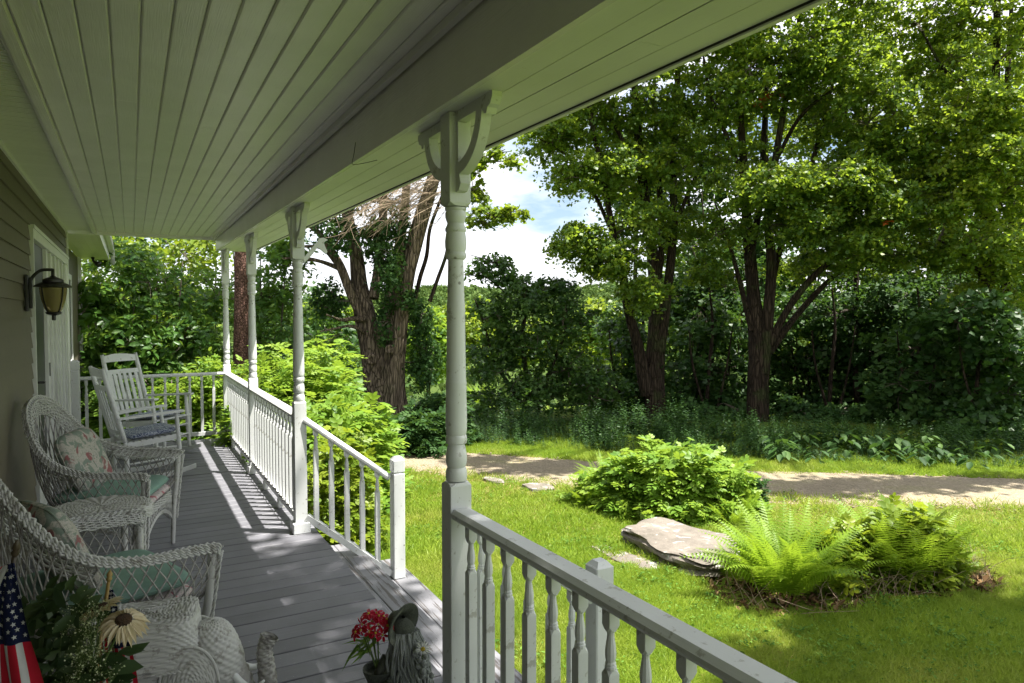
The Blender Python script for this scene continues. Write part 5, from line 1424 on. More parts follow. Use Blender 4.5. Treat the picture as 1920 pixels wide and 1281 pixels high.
# island bed in the lawn
gI = lambda px, py: G(px, py)
def gmound(px, py, top, rx, ry):
    g = G(px, py); u = depth(g.x, g.y); return (g.x, g.y, g.z, rx*u/FOC, ry, W(px, top, u).z - g.z)
shrub('lawn_shrub', 'large round light green shrub in the middle of the lawn behind the flat boulder', [gmound(1265, 962, 830, 105, 0.72), gmound(1185, 955, 850, 80, 0.55), gmound(1345, 962, 856, 60, 0.5), gmound(1115, 945, 885, 45, 0.3)], M['shrub'], SPR_A, 3600, size=(0.42, 0.78), tint_mu=0.7)
shrub('boxwood', 'small dark rounded boxwood at the right side of the large lawn shrub', [gmound(1412, 958, 888, 24, 0.17)], M['ivy'], SPR_C, 420, size=(0.35, 0.6), shell=0.7)
shrub('lawn_shrub', 'yellow-green leafy plant growing between the two ferns', [gmound(1590, 1085, 985, 55, 0.30), gmound(1545, 1100, 1000, 40, 0.25)], M['yellowgreen'], SPR_C, 900, size=(0.8, 1.2), tint_mu=0.5)
shrub('lawn_shrub', 'leafy stems rising through the right hand fern', [gmound(1690, 1085, 950, 75, 0.34), gmound(1730, 1080, 975, 50, 0.28)], M['yellowgreen'], SPR_C, 1100, size=(0.9, 1.3), tint_mu=0.5)
shrub('corner_vine', 'small leafy vine creeping over the railing foot at the porch corner', [(1.18, 9.55, -0.02, 0.16, 0.3, 0.62)], M['shrub'], SPR_C, 90, size=(0.8, 1.2), cat='vine', stems=6)

# ---- ferns: every frond an object
def frond_mesh(L, npin, w, arch, seed):
    rnd = random.Random(seed)
    V, Fs = [], []
    def P(t): return Vector((L*(t - 0.10*t*t*arch), 0, L*(0.62*t - arch*0.62*t*t)))
    k = len(V)
    for i in range(10):
        p = P(i/9)
        for s in (-1, 1): V.append((p.x, s*0.0035*(1-i/10), p.z))
    for i in range(9): Fs.append((k+2*i, k+2*i+1, k+2*i+3, k+2*i+2))
    for i in range(npin):
        t = 0.10 + 0.9*(i+0.5)/npin
        p = P(t); d = (P(min(1, t+0.02)) - P(t-0.02)).normalized()
        ln = w*math.sin(PI*min(0.98, (t*0.85+0.16)))**0.8*(1.15 - 0.75*t) * rnd.uniform(0.9, 1.1)
        for s in (-1, 1):
            o = (Vector((0, s, 0)) + d*0.45 + Vector((0, 0, -0.12 + rnd.uniform(-.08, .08)))).normalized()
            wd = L*0.9/npin*0.62
            # toothed pinna: four lobes
            q = len(V); n_ = 4
            for j in range(n_+1):
                f = j/n_; c = p + o*ln*f + Vector((0, 0, -0.10*ln*f*f))
                ww = wd*(1-f*0.85)*(1.0 if j % 2 == 0 else 0.72)
                V.append(tuple(c - d*ww*0.55)); V.append(tuple(c + d*ww*0.55))
            for j in range(n_): Fs.append((q+2*j, q+2*j+1, q+2*j+3, q+2*j+2))
    me = bpy.data.meshes.new('frond'); me.from_pydata([tuple(v) for v in V], [], Fs); me.update()
    a = me.attributes.new('tint', 'FLOAT', 'POINT'); a.data.foreach_set('value', np.clip(RNG.normal(0.45, 0.1, len(V)), 0, 1).astype(np.float32))
    me.materials.append(M['fern'])
    return me
FRONDS = [frond_mesh(1.0, 24, 0.17, a, i) for i, a in enumerate((0.55, 0.75, 0.95, 1.1, 0.65, 0.85))]
def fern(px, py, label, n, L0, tilt=(0.15, 1.1), gp='ferns growing in the lawn bed'):
    g = G(px, py); e = empty('fern', (g.x, g.y, g.z), label=label, cat='fern', group=gp)
    n = int(n*1.9); L = L0*1.12
    for i in range(n):
        t = i/n; az = i*2.399963 + random.uniform(-0.3, 0.3)
        pitch = -(1.45 - t*0.62) + random.uniform(-0.12, 0.12)     # inner fronds upright, outer ones flatter
        s = L*random.uniform(0.75, 1.1)*(0.85 + 0.15*t)
        r = 0.04 + 0.10*t
        o = inst('frond', random.choice(FRONDS), e, (math.cos(az)*r, math.sin(az)*r, 0.0), (random.uniform(-0.35, 0.35), pitch*0.62, az), (s, s, s))
    return e
fern(1465, 1118, 'largest fern, upright bright fronds on the left of the fern bed beside the boulder', 46, 0.78)
fern(1395, 1090, 'small fern tucked against the right end of the flat boulder', 20, 0.42)
fern(1530, 1105, 'medium fern behind and right of the largest fern', 24, 0.58)
fern(1690, 1095, 'tall fern on the right of the fern bed', 40, 0.80)
fern(1755, 1092, 'spreading fern at the right end of the bed with fronds lying over the lawn', 26, 0.46)
fern(1640, 1060, 'fern at the back of the bed between the tall fern and the yellow-green plant', 20, 0.6)
fern(1140, 930, 'upright yellow-green fern at the left of the large lawn shrub', 26, 0.62)
fern(1110, 950, 'low fern drooping over the lawn at the left end of the large shrub', 14, 0.42)
fern(1375, 985, 'fern between the large lawn shrub and the fern bed', 16, 0.45)
fern(900, 760, 'dark fern growth at the edge of the wood behind the drive', 14, 0.9, gp='woodland ferns')

# ---- bed litter and dead stems
pts, rt, sc = [], [], []
def litter(n, mat, s):
    P = np.zeros((n, 3)); P[:, :2] = RNG.normal(size=(n, 2))*0.06; P[:, 2] = RNG.random(n)*0.02
    return leaves('litter', P, np.array([0,0,1.0]) + RNG.normal(size=(n, 3))*0.5, s*(0.6+0.8*RNG.random(n)), mat, None, 'oval')
for (cx_, cy_, rx_, ry_) in BEDS[:3]:
    for i in range(110):
        a = random.random()*6.28; r = math.sqrt(random.random())*1.05
        x, y = cx_ + math.cos(a)*r*rx_, cy_ + math.sin(a)*r*ry_
        pts.append((x, y, terrain_z(x, y) + 0.004)); rt.append((0, 0, random.random()*6.28)); sc.append(random.uniform(0.7, 1.3))
scatter('leaf_litter', pts, rt, sc, [litter(14, M['litter'], 0.05) for _ in range(3)], label='brown dead leaves and soil under the ferns', cat='leaf litter')
segs = []
for i in range(420):
    c = BEDS[random.choice((0, 1, 1, 2))]; a = random.random()*6.28; r = math.sqrt(random.random())*0.95
    x, y = c[0] + math.cos(a)*r*c[2], c[1] + math.sin(a)*r*c[3]; p = Vector((x, y, terrain_z(x, y)))
    segs.append((bend(p, p + Vector((random.gauss(0, .14), random.gauss(0, .14), random.uniform(0.08, 0.30))), 0.2, 4), 0.0035, 0.0012))
st = fast_tubes('dead_stems', segs, M['deadtwig'], None); tag(st, 'tangle of dry brown stems low under the ferns', 'dead stems', kind='stuff')

# ---- weeds along the far verge of the drive
def weed(h, n, leaf, mat):
    P, D, S = [], [], []
    for i in range(n):
        t = (i+1)/n; z = h*t; a = i*2.4
        P.append((0.02*math.sin(i), 0.02*math.cos(i*1.3), z)); D.append((math.cos(a), math.sin(a), 0.5)); S.append(leaf*(1.15 - 0.7*t))
    P, D, S = np.array(P), np.array(D), np.array(S)
    return leaves('weed', P, np.array([0,0,1.0]) + RNG.normal(size=P.shape)*0.25, S, mat, None, 'oval', None, D)
def broad(n, s, mat):
    P = np.zeros((n, 3)); a = RNG.random(n)*6.28; P[:, 2] = 0.1 + RNG.random(n)*0.28; r = 0.05 + RNG.random(n)*0.12
    P[:, 0] = np.cos(a)*r; P[:, 1] = np.sin(a)*r
    return leaves('weed', P, np.stack([np.cos(a)*0.5, np.sin(a)*0.5, np.ones(n)], -1), s*(0.7+0.6*RNG.random(n)), mat, None, 'oval', None, np.stack([np.cos(a), np.sin(a), 0*a], -1))
tw = [weed(0.75, 26, 0.17, M['weed']), weed(0.95, 30, 0.15, M['weed']), weed(0.6, 22, 0.16, M['weed']), weed(0.8, 26, 0.16, M['weed'])]
pts, rt, sc = [], [], []
for i in range(5200):
    px = random.uniform(520, 2150); off = random.random()**1.3*(1 if i % 2 else 3.2)
    j = np.interp(px, [p[0] for p in far_e], range(len(far_e))); yb = np.interp(px, [p[0] for p in far_e], [p[1] for p in far_e])
    g = G(px, yb - 14 - 0) ; u = depth(g.x, g.y) + 0.1 + off*3.2
    p = GU(px, u); tall = (1.0 if px < 1420 else 0.75)*(0.62 if u > 16.5 else 0.9)*(0.85 + 0.9*mnoise.noise(Vector((px*0.012, u*0.7, 4.0))))
    pts.append((p.x, p.y, terrain_z(p.x, p.y))); rt.append((random.gauss(0, .1), random.gauss(0, .1), random.random()*6.28)); sc.append(random.uniform(0.45, 0.9)*tall*(0.5 + 0.6*min(1, off*2)))
scatter('verge_weeds', pts, rt, sc, tw, label='tall dark green weeds between the drive and the wood', cat='weeds')
pts, rt, sc = [], [], []
for i in range(80):
    px = random.choice((random.gauss(1560, 60), random.gauss(1740, 50), random.uniform(1400, 2100))); yb = np.interp(px, [p[0] for p in far_e], [p[1] for p in far_e]); g = G(px, yb - 12); u = depth(g.x, g.y) + random.random()*1.6; p = GU(px, u)
    pts.append((p.x, p.y, terrain_z(p.x, p.y))); rt.append((0, 0, random.random()*6.28)); sc.append(random.uniform(0.4, 1.25))
scatter('broadleaf_weeds', pts, rt, sc, [broad(7, 0.19, M['ivy']) for _ in range(3)], label='broad-leaved burdock-like weeds along the right stretch of the verge', cat='weeds')

# ---- rocks
def rock_material(name, lo, hi, lichen=(0.50, 0.49, 0.46)):
    m, t, b, out = newmat(name)
    v = coords(t)
    n = N(t, 'ShaderNodeTexNoise', Scale=3.5, Detail=9.0, Roughness=0.7); t.links.new(v, n.inputs['Vector'])
    a = ramp(t, [(0.3, lo), (0.62, hi)], n.outputs['Fac']).outputs['Color']
    n2 = N(t, 'ShaderNodeTexNoise', Scale=9.0, Detail=4.0, Distortion=0.3); t.links.new(v, n2.inputs['Vector'])
    a = mixc(t, ramp(t, [(0.60, (0,0,0)), (0.63, (0.8,0.8,0.8))], n2.outputs['Fac']).outputs['Color'], a, lichen)
    n3 = N(t, 'ShaderNodeTexNoise', Scale=5.0, Detail=6.0); sh = N(t, 'ShaderNodeMapping'); sh.inputs['Location'].default_value = (3, 7, 1); t.links.new(v, sh.inputs['Vector']); t.links.new(sh.outputs[0], n3.inputs['Vector'])
    a = mixc(t, ramp(t, [(0.62, (0,0,0)), (0.68, (0.6,0.6,0.6))], n3.outputs['Fac']).outputs['Color'], a, (0.10, 0.09, 0.07))
    t.links.new(a, b.inputs['Base Color']); b.inputs['Roughness'].default_value = 0.9
    n4 = N(t, 'ShaderNodeTexNoise', Scale=22.0, Detail=8.0, Roughness=0.7); t.links.new(v, n4.inputs['Vector'])
    bp = N(t, 'ShaderNodeBump', Strength=0.8, Distance=0.02); t.links.new(n4.outputs['Fac'], bp.inputs['Height']); t.links.new(bp.outputs['Normal'], b.inputs['Normal'])
    return m
M['rock'] = rock_material('lichened_schist', (0.10, 0.088, 0.072), (0.215, 0.185, 0.155), (0.36, 0.35, 0.33))
def slab(name, outline, thick, label, tilt=0.0, mat=None, seed=0, group=None, sink=0.05, cat='rock'):
    """flat boulder from ground pixel outline (of its top edge), layered ragged sides"""
    pts = [G(*p) for p in outline]
    c = sum(pts, Vector())/len(pts)
    P = catmull([p - c for p in pts] + [pts[0] - c], 5)[:-1]
    n = len(P); V, Fs = [], []
    rings = [(0.0, 1.0), (0.2, 1.0), (0.4, 1.0), (0.58, 1.0), (0.74, 1.0), (0.86, 1.0), (0.94, 0.99), (0.985, 0.94), (1.0, 0.84), (0.965, 0.80), (0.975, 0.70), (1.03, 0.66), (1.02, 0.56), (0.96, 0.52), (0.95, 0.40), (1.04, 0.36), (1.03, 0.22), (0.94, 0.18), (0.92, -0.6)]
    V.append((0, 0, thick))
    for ri, (r, zf) in enumerate(rings[1:]):
        for j, p in enumerate(P):
            nz_ = mnoise.noise(Vector((p.x*r*2.3 + seed, p.y*r*2.3, zf*2)))
            k = 1 + (0.09*mnoise.noise(Vector((p.x*5+seed, p.y*5, ri*0.9))) if r > 0.7 else 0)
            V.append((p.x*r*k, p.y*r*k, thick*zf + 0.22*nz_*thick + 0.05*thick*mnoise.noise(Vector((p.x*r*9, p.y*r*9, seed))) + (p.z if zf > 0 else p.z)))
    for j in range(n): Fs.append((0, 1+j, 1+(j+1) % n))
    for i in range(len(rings)-2):
        for j in range(n): Fs.append((1+i*n+j, 1+(i+1)*n+j, 1+(i+1)*n+(j+1) % n, 1+i*n+(j+1) % n))
    b = MB(); b.v = V; b.f = Fs
    o = b.build(name, mat or M['rock'], None, 'auto', (c.x, c.y, c.z - sink)); tag(o, label, cat, group)
    return o
def shift(ol, dy): return [(x, y+dy) for x, y in ol]
slab('boulder', [(1168, 1022), (1200, 1040), (1260, 1072), (1330, 1088), (1385, 1070), (1372, 1040), (1330, 1026), (1290, 1018), (1240, 1000), (1195, 1008)], 0.20, 'big flat lichen-spotted boulder lying in the lawn beside the ferns', seed=2, sink=0.02)
slab('flat_stone', [(1108, 1030), (1150, 1052), (1200, 1070), (1255, 1072), (1220, 1056), (1180, 1042), (1140, 1026)], 0.075, 'low flat stone sunk in the lawn in front of the big boulder', seed=5)
slab('flat_stone', [(905, 900), (925, 908), (945, 908), (935, 901), (915, 896)], 0.09, 'small pale stone at the edge of the drive, nearest the post', seed=7, group='small stones along the drive')
slab('flat_stone', [(978, 916), (1000, 924), (1038, 922), (1030, 913), (1000, 911)], 0.10, 'pale flat stone at the drive edge left of the large lawn shrub', seed=9, group='small stones along the drive')
slab('flat_stone', [(1428, 970), (1440, 975), (1462, 972), (1455, 965), (1438, 964)], 0.05, 'small stone between the boxwood and the fern bed', seed=11, group='small stones along the drive')
slab('flat_stone', [(1850, 928), (1870, 933), (1895, 931), (1885, 926), (1865, 925)], 0.02, 'small dark stone lying on the drive far right', seed=12, group='small stones along the drive')
# ================================================================== FURNITURE TOOLS
def woven_grid(name, S, nu, nv, rows, stakes, amp, mat, parent, closed=True, caps=False):
    """surface S(u,v) covered by real over-and-under weaver rows"""
    nU = nu if closed else nu + 1
    u = np.arange(nU)/nu; v = np.arange(nv+1)/nv
    P = np.array([[tuple(S(a, b)) for a in u] for b in v])            # (nv+1, nU, 3)
    if closed: du = np.roll(P, -1, 1) - np.roll(P, 1, 1)
    else: du = np.gradient(P, axis=1)
    dv = np.gradient(P, axis=0)
    Nn = unit(np.cross(du, dv))
    rr = rows*v[:, None]; ph = np.floor(rr)
    d = amp*(np.abs(np.sin(PI*rr))**0.6)*(0.45 + 0.55*np.sin(PI*stakes*u[None, :] + PI*ph))
    P = P + Nn*d[..., None]
    F_ = []
    for j in range(nv):
        for i in range(nu):
            a = j*nU + i; b = j*nU + (i+1) % nU
            F_.append((a, b, b + nU, a + nU))
    if caps: F_.append(tuple(range(nU-1, -1, -1))); F_.append(tuple(nv*nU + k for k in range(nU)))
    o = mesh_obj(name, P.reshape(-1, 3).tolist(), F_, mat, parent, True)
    return o
def wrapped(b, pts, r, n=8, pitch=0.010):
    """pole bound with cane: little ridges along its length"""
    P = [Vector(p) for p in pts]; L = sum((P[i+1]-P[i]).length for i in range(len(P)-1))
    C_ = catmull(P, max(2, int(L/pitch*2/(len(P)-1))))
    rr = np.interp(np.linspace(0, 1, len(C_)), np.linspace(0, 1, len(r)), r) if hasattr(r, '__len__') else [r]*len(C_)
    b.tube(C_, [q*(1.06 if i % 2 else 0.94) for i, q in enumerate(rr)], n)
def braid(b, path, a=0.016, pitch=0.075, rs=0.0048, strands=3, per=2, n=5):
    P = catmull(path, 26) if len(path) < 40 else path
    L = [0.0]
    for i in range(1, len(P)): L.append(L[-1] + (P[i]-P[i-1]).length)
    fr = frames(P)
    for s in range(strands):
        for q in range(per):
            pts = []
            for i, (p, (t, nn, bb)) in enumerate(zip(P, fr)):
                f = 2*PI*L[i]/pitch + 2*PI*s/strands
                off = (q - (per-1)/2)*rs*1.9
                pts.append(p + bb*(a*math.sin(f)) + nn*(a*0.55*math.sin(2*f)) + bb*off*math.cos(f)*0.7 + nn*off)
            b.tube(pts, rs, n)
def cushion(name, loc, rot, size, mat, label, cat, puff=0.35, group=None, e=0.28):
    v, f = soft_box(*size, n=9, puff=puff, e=e)
    # a piped seam and a few dents
    v = [(x, y, z*(1 - 0.10*math.exp(-((x/size[0]*3)**2 + (y/size[1]*3)**2)) + 0.05*math.sin(x*23 + y*17))) for x, y, z in v]
    em = empty(name, loc, 0, label, cat, group); em.rotation_euler = rot
    mesh_obj('cover', v, f, mat, em, True)
    ring = []
    for i in range(48):
        th = 2*PI*i/48
        ring.append(Vector((size[0]/2*1.005*math.copysign(abs(math.cos(th))**e, math.cos(th)), size[1]/2*1.005*math.copysign(abs(math.sin(th))**e, math.sin(th)), 0)))
    b = MB(); b.tube(ring + [ring[0]], 0.004, 5, cap=False); b.build('piping', mat, em)
    return em

# ================================================================== WICKER ARMCHAIRS
def wicker_chair(loc, rz, label, wide_arm=True):
    e = empty('wicker_armchair', loc, rz, label, 'armchair', 'white wicker armchairs')
    half_rim = [(0.36, 0.40, 0.635), (0.33, 0.405, 0.652), (0.20, 0.41, 0.662), (0.04, 0.41, 0.672), (-0.12, 0.40, 0.715), (-0.24, 0.365, 0.80), (-0.33, 0.295, 0.93), (-0.39, 0.18, 1.05), (-0.415, 0.0, 1.10)]
    half_base = [(0.29, 0.33, 0.40), (0.27, 0.33, 0.40), (0.18, 0.335, 0.40), (0.04, 0.335, 0.40), (-0.09, 0.32, 0.40), (-0.19, 0.27, 0.40), (-0.24, 0.20, 0.40), (-0.265, 0.10, 0.40), (-0.27, 0.0, 0.40)]
    rim = [Vector(p) for p in half_rim] + [Vector((x, -y, z)) for x, y, z in half_rim[::-1][1:]]
    base = [Vector(p) for p in half_base] + [Vector((x, -y, z)) for x, y, z in half_base[::-1][1:]]
    RC, BC = catmull(rim, 12), catmull(base, 12); n = len(RC)
    def at(C_, s):
        s = min(max(s, 0), 1)*(n-1); i = min(int(s), n-2); return C_[i].lerp(C_[i+1], s-i)
    def S(s, v):
        p = at(BC, s).lerp(at(RC, s), v)
        o = Vector((p.x+0.02, p.y, 0)); o = o.normalized() if o.length > 0.01 else o
        return p + o*0.035*math.sin(PI*v)
    # open lattice of crossing canes
    b = MB(); K_ = 52
    for k in range(K_+1):
        s0 = k/K_
        for dlt in (-0.055, 0.055):
            s1 = s0 + dlt
            if s1 < 0 or s1 > 1: continue
            b.tube([S(s0 + (s1-s0)*t, t*0.93) + Vector((0, 0, 0)) for t in (0, .25, .5, .75, 1)], 0.0036, 4, cap=False)
    tag(b.build('lattice', M['wicker_dirty'], e, True), kind='stuff')
    # flat woven border following the arms and round the back
    W_ = 0.105 if wide_arm else 0.07
    b = MB(); rows = 9
    def band(s, w):
        p = at(RC, s); q = at(RC, min(1, s+0.004)) - at(RC, max(0, s-0.004)); t = q.normalized()
        inward = Vector((-0.05 - p.x*0.5, -p.y, -0.12 if p.z < 0.7 else -0.75))
        inward = (inward - t*inward.dot(t)).normalized()
        out = t.cross(inward)
        return p + inward*w*W_, out
    ns = 150
    for r in range(rows):
        pts = []
        for i in range(ns+1):
            p, o = band(i/ns, (r+0.7)/rows); pts.append(p + o*0.0035*(1 if (i//2 + r) % 2 else -1))
        b.tube(pts, 0.0042, 4)
    for i in range(0, ns+1, 2):
        p0, o = band(i/ns, 0.0); p1, o = band(i/ns, 1.0); b.tube([p0, p0.lerp(p1, .5), p1], 0.0032, 4, cap=False)
    tag(b.build('woven_border', M['wicker'], e, True), kind='stuff')
    b = MB(); braid(b, RC, 0.016, 0.105, 0.0050, 4, 3); b.build('braided_rim', M['wicker'], e, True)
    # seat ring, deck, apron
    loop = [at(BC, i/40) for i in range(41)] + [Vector((0.31, y, 0.40)) for y in np.linspace(-0.28, 0.28, 8)]
    b = MB()
    for r in range(7): b.tube([p + Vector((0, 0, -0.008*r)) + Vector((p.x, p.y, 0)).normalized()*0.004*(1 if (i+r) % 2 else -1) for i, p in enumerate(catmull(loop + [loop[0]], 2))], 0.0045, 4, cap=False)
    tag(b.build('seat_ring', M['wicker'], e, True), kind='stuff')
    b = MB(); poly = [(p.x*0.97, p.y*0.97) for p in loop]; b.prism(poly, 'z', 0.375, 0.405); b.build('seat_deck', M['wicker_dirty'], e)
    b = MB()
    for (A, B_) in ((Vector((0.31, -0.33, 0.36)), Vector((0.31, 0.33, 0.36))), (Vector((0.30, -0.34, 0.36)), Vector((-0.25, -0.28, 0.36))), (Vector((0.30, 0.34, 0.36)), Vector((-0.25, 0.28, 0.36)))):
        arch = lambda t: A.lerp(B_, t) + Vector((0, 0, -0.20 + 0.155*math.sin(PI*t)**0.6))
        for k in range(3): b.tube([arch(t) + Vector((0, 0, -0.009*k)) for t in np.linspace(0.03, 0.97, 18)], 0.0045, 4)
        for k in range(1, 20):
            t = k/20
            for dt in (-0.06, 0.06):
                if 0 < t+dt < 1: b.tube([A.lerp(B_, t), arch(t+dt)], 0.003, 4)
    tag(b.build('apron', M['wicker'], e, True), kind='stuff')
    for sy in (1, -1):
        b = MB(); wrapped(b, [(0.335, 0.392*sy, 0.625), (0.325, 0.37*sy, 0.42), (0.315, 0.345*sy, 0.30), (0.31, 0.335*sy, 0.16), (0.305, 0.33*sy, 0.0)], [0.019, 0.019, 0.018, 0.017, 0.015], 8, 0.011)
        b.build('leg', M['wicker'], e, True)
        b = MB(); wrapped(b, [(-0.25, 0.25*sy, 0.40), (-0.29, 0.262*sy, 0.2), (-0.33, 0.27*sy, 0.0)], 0.017, 8, 0.011); b.build('leg', M['wicker'], e, True)
        b = MB(); path = catmull([Vector(q) for q in ((0.365, 0.405*sy, 0.63), (0.358, 0.40*sy, 0.58), (0.345, 0.375*sy, 0.42), (0.335, 0.352*sy, 0.28), (0.328, 0.345*sy, 0.18))], 14)
        fr = frames(path)
        for s in range(3):
            b.tube([p + nn*(0.008*math.cos(i*0.55 + s*2.1)) + bb*(0.008*math.sin(i*0.55 + s*2.1)) for i, (p, (t, nn, bb)) in enumerate(zip(path, fr))], 0.005, 5)
        b.build('twisted_edge', M['wicker'], e, True)
    return e
c1 = wicker_chair((-0.16, 3.44, 0), math.radians(20), 'nearest white wicker armchair, its back cut off by the left edge of the photo')
c2 = wicker_chair((-0.15, 5.28, 0), math.radians(-17), 'farther white wicker armchair with a high rounded back beside the storm door')
def on_chair(ch, p):
    return Matrix.Translation(ch.location) @ Matrix.Rotation(ch.rotation_euler.z, 4, 'Z') @ Vector(p)
for ch, w in ((c1, 'nearest'), (c2, 'farther')):
    p = on_chair(ch, (0.03, 0, 0.432)); cushion('seat_pad', p, (0, 0, ch.rotation_euler.z), (0.58, 0.60, 0.055), M['floral_seat'], 'thin pink floral seat pad under the mint cushion of the %s wicker armchair' % w, 'cushion', group='floral seat pads')
    p = on_chair(ch, (0.035, 0, 0.492)); cushion('seat_cushion', p, (0, 0, ch.rotation_euler.z), (0.56, 0.58, 0.07), M['mint'], 'mint green seat cushion on the %s wicker armchair' % w, 'cushion', group='mint seat cushions')
p = on_chair(c2, (-0.13, -0.02, 0.70)); cushion('throw_pillow', p, (math.radians(8), math.radians(68), c2.rotation_euler.z), (0.40, 0.42, 0.13), M['floral'], 'faded floral throw pillow leaning in the back of the farther wicker armchair', 'pillow', puff=0.8, group='floral throw pillows', e=0.42)
p = on_chair(c1, (-0.14, -0.02, 0.69)); cushion('throw_pillow', p, (math.radians(-6), math.radians(66), c1.rotation_euler.z), (0.42, 0.44, 0.13), M['floral'], 'floral throw pillow half seen through the lattice of the nearest wicker armchair', 'pillow', puff=0.8, group='floral throw pillows', e=0.42)

# ================================================================== ROUND WICKER TABLE
tb = empty('wicker_table', (-0.165, 4.46, 0), 0.2, 'round white wicker side table standing between the two wicker armchairs', 'table')
def Stop(u, v):
    a = 2*PI*u
    prof = [(0.004, 0.583), (0.12, 0.582), (0.235, 0.580), (0.255, 0.574), (0.262, 0.560), (0.260, 0.540), (0.255, 0.515)]
    k = v*(len(prof)-1); i = min(int(k), len(prof)-2); f = k-i
    t = np.interp(v, [0, .30, .72, .80, .86, .92, 1.0], [p[0] for p in prof]); z = np.interp(v, [0, .30, .72, .80, .86, .92, 1.0], [p[1] for p in prof])
    rip = 0.003*math.sin(a*24)*min(1, t/0.15)
    return (math.cos(a)*t, math.sin(a)*t, z + rip)
woven_grid('table_top', Stop, 160, 140, 28, 44, 0.0046, M['wicker'], tb)
def Sshelf(u, v):
    a = 2*PI*u; return (math.cos(a)*0.20*v, math.sin(a)*0.20*v, 0.20)
b = MB()
for k in range(11): b.lathe([(0.02+k*0.018-0.007, 0.20), (0.02+k*0.018, 0.207), (0.02+k*0.018+0.007, 0.20), (0.02+k*0.018, 0.193), (0.02+k*0.018-0.007, 0.20)], 36, cap=False)
for a in np.linspace(0, PI, 7)[:-1]: b.tube([(math.cos(a)*0.2, math.sin(a)*0.2, 0.193), (-math.cos(a)*0.2, -math.sin(a)*0.2, 0.193)], 0.006, 5)
tag(b.build('lower_shelf', M['wicker'], tb, True), kind='stuff')
for k in range(4):
    a = PI/4 + k*PI/2; b = MB()
    wrapped(b, [(math.cos(a)*0.215, math.sin(a)*0.215, 0.55), (math.cos(a)*0.20, math.sin(a)*0.20, 0.35), (math.cos(a)*0.205, math.sin(a)*0.205, 0.2), (math.cos(a)*0.235, math.sin(a)*0.235, 0.0)], [0.021, 0.017, 0.017, 0.014], 8, 0.011)
    b.build('leg', M['wicker'], tb, True)

# ================================================================== WICKER ELEPHANT
el = empty('wicker_elephant', (0.055, 2.86, 0), math.radians(-10), 'white wicker elephant plant stand in front of the nearest armchair, trunk raised', 'elephant stand')
def Sbody(u, v):
    a = 2*PI*u; ca, sa = math.cos(a), math.sin(a)
    z = 0.08 + 0.36*v; k = math.sin(PI*(0.18 + 0.70*v))**0.35
    return (0.225*math.copysign(abs(ca)**0.8, ca)*k - 0.03, 0.135*math.copysign(abs(sa)**0.85, sa)*k, z)
woven_grid('body', Sbody, 220, 160, 34, 60, 0.0046, M['wicker'], el, caps=True)
def Ssad(u, v):
    a = 2*PI*u; ca, sa = math.cos(a), math.sin(a)
    sx, sy = math.copysign(abs(ca)**0.45, ca), math.copysign(abs(sa)**0.45, sa)
    r = np.interp(v, [0, .45, .55, .62, 1.0], [0.02, 0.84, 0.97, 1.0, 1.07]); z = np.interp(v, [0, .45, .55, .62, 1.0], [0.545, 0.538, 0.525, 0.500, 0.375])
    z += 0.0035*math.cos(sy*r*28) * (1 if v < 0.5 else 0) + 0.018*(sx*r)**2*(v < 0.56)
    x = 0.185*sx*r - 0.03
    return (x, 0.145*sy*r, z - (0.03*(1-abs(sy)) if v > .62 else 0))
woven_grid('saddle', Ssad, 220, 160, 34, 50, 0.0052, M['wicker'], el)
b = MB()
ring = [Vector(Ssad(i/90, 1.0)) for i in range(90)]; braid(b, ring + [ring[0]], 0.009, 0.05, 0.0042, 3, 1)
b.build('saddle_braid', M['wicker'], el, True)
def Shead(u, v):
    a = 2*PI*u; ph = PI*(0.006 + 0.988*v)
    x = 0.195 + 0.100*math.cos(a)*math.sin(ph)**0.8; y = 0.108*math.sin(a)*math.sin(ph)**0.8; z = 0.335 + 0.150*math.cos(ph)
    x += 0.02*math.exp(-((z-0.30)/0.08)**2)*max(0, math.cos(a))
    return (x, y, z)
woven_grid('head', Shead, 160, 140, 30, 40, 0.0042, M['wicker'], el, caps=True)
for sy in (1, -1):
    def Sear(u, v, sy=sy):
        a = 2*PI*u; r = v
        x = 0.150 + 0.098*r*math.cos(a) - 0.02*r; z = 0.300 + 0.150*r*math.sin(a)*(1.0 if math.sin(a) > 0 else 1.15)
        y = sy*(0.146 + 0.026*(1-r*r) - 0.010*r)
        return (x, y, z)
    woven_grid('ear', Sear, 110, 70, 14, 26, 0.0055*(-sy), M['wicker'], el)
    b = MB(); rg = [Vector(Sear(i/60, 1.0)) for i in range(61)]; b.tube(rg, 0.006, 6); b.build('ear_rim', M['wicker'], el, True)
    b = MB(); b.tube(catmull([(0.27, 0.055*sy, 0.29), (0.31, 0.075*sy, 0.25), (0.35, 0.085*sy, 0.235), (0.385, 0.085*sy, 0.26)], 5), [0.014]*6 + [0.013]*5 + [0.011, 0.010, 0.008, 0.006, 0.004], 10); b.build('tusk', M['white'], el, True)
TP = catmull([Vector(q) for q in ((0.24, 0, 0.32), (0.285, 0, 0.23), (0.305, 0, 0.17), (0.335, 0, 0.125), (0.375, 0, 0.135), (0.395, 0, 0.20), (0.390, 0, 0.28), (0.385, 0, 0.34), (0.405, 0, 0.39))], 6)
TF = frames(TP)
def Strunk(u, v):
    k = v*(len(TP)-1); i = min(int(k), len(TP)-2); f = k-i; p = TP[i].lerp(TP[i+1], f); t, nn, bb = TF[i]
    r = np.interp(v, [0, .2, .5, .9, 1.0], [0.062, 0.050, 0.036, 0.026, 0.034]); a = 2*PI*u
    return p + nn*(math.cos(a)*r) + bb*(math.sin(a)*r)
woven_grid('trunk', Strunk, 48, 220, 40, 12, 0.0048, M['wicker_dirty'], el)
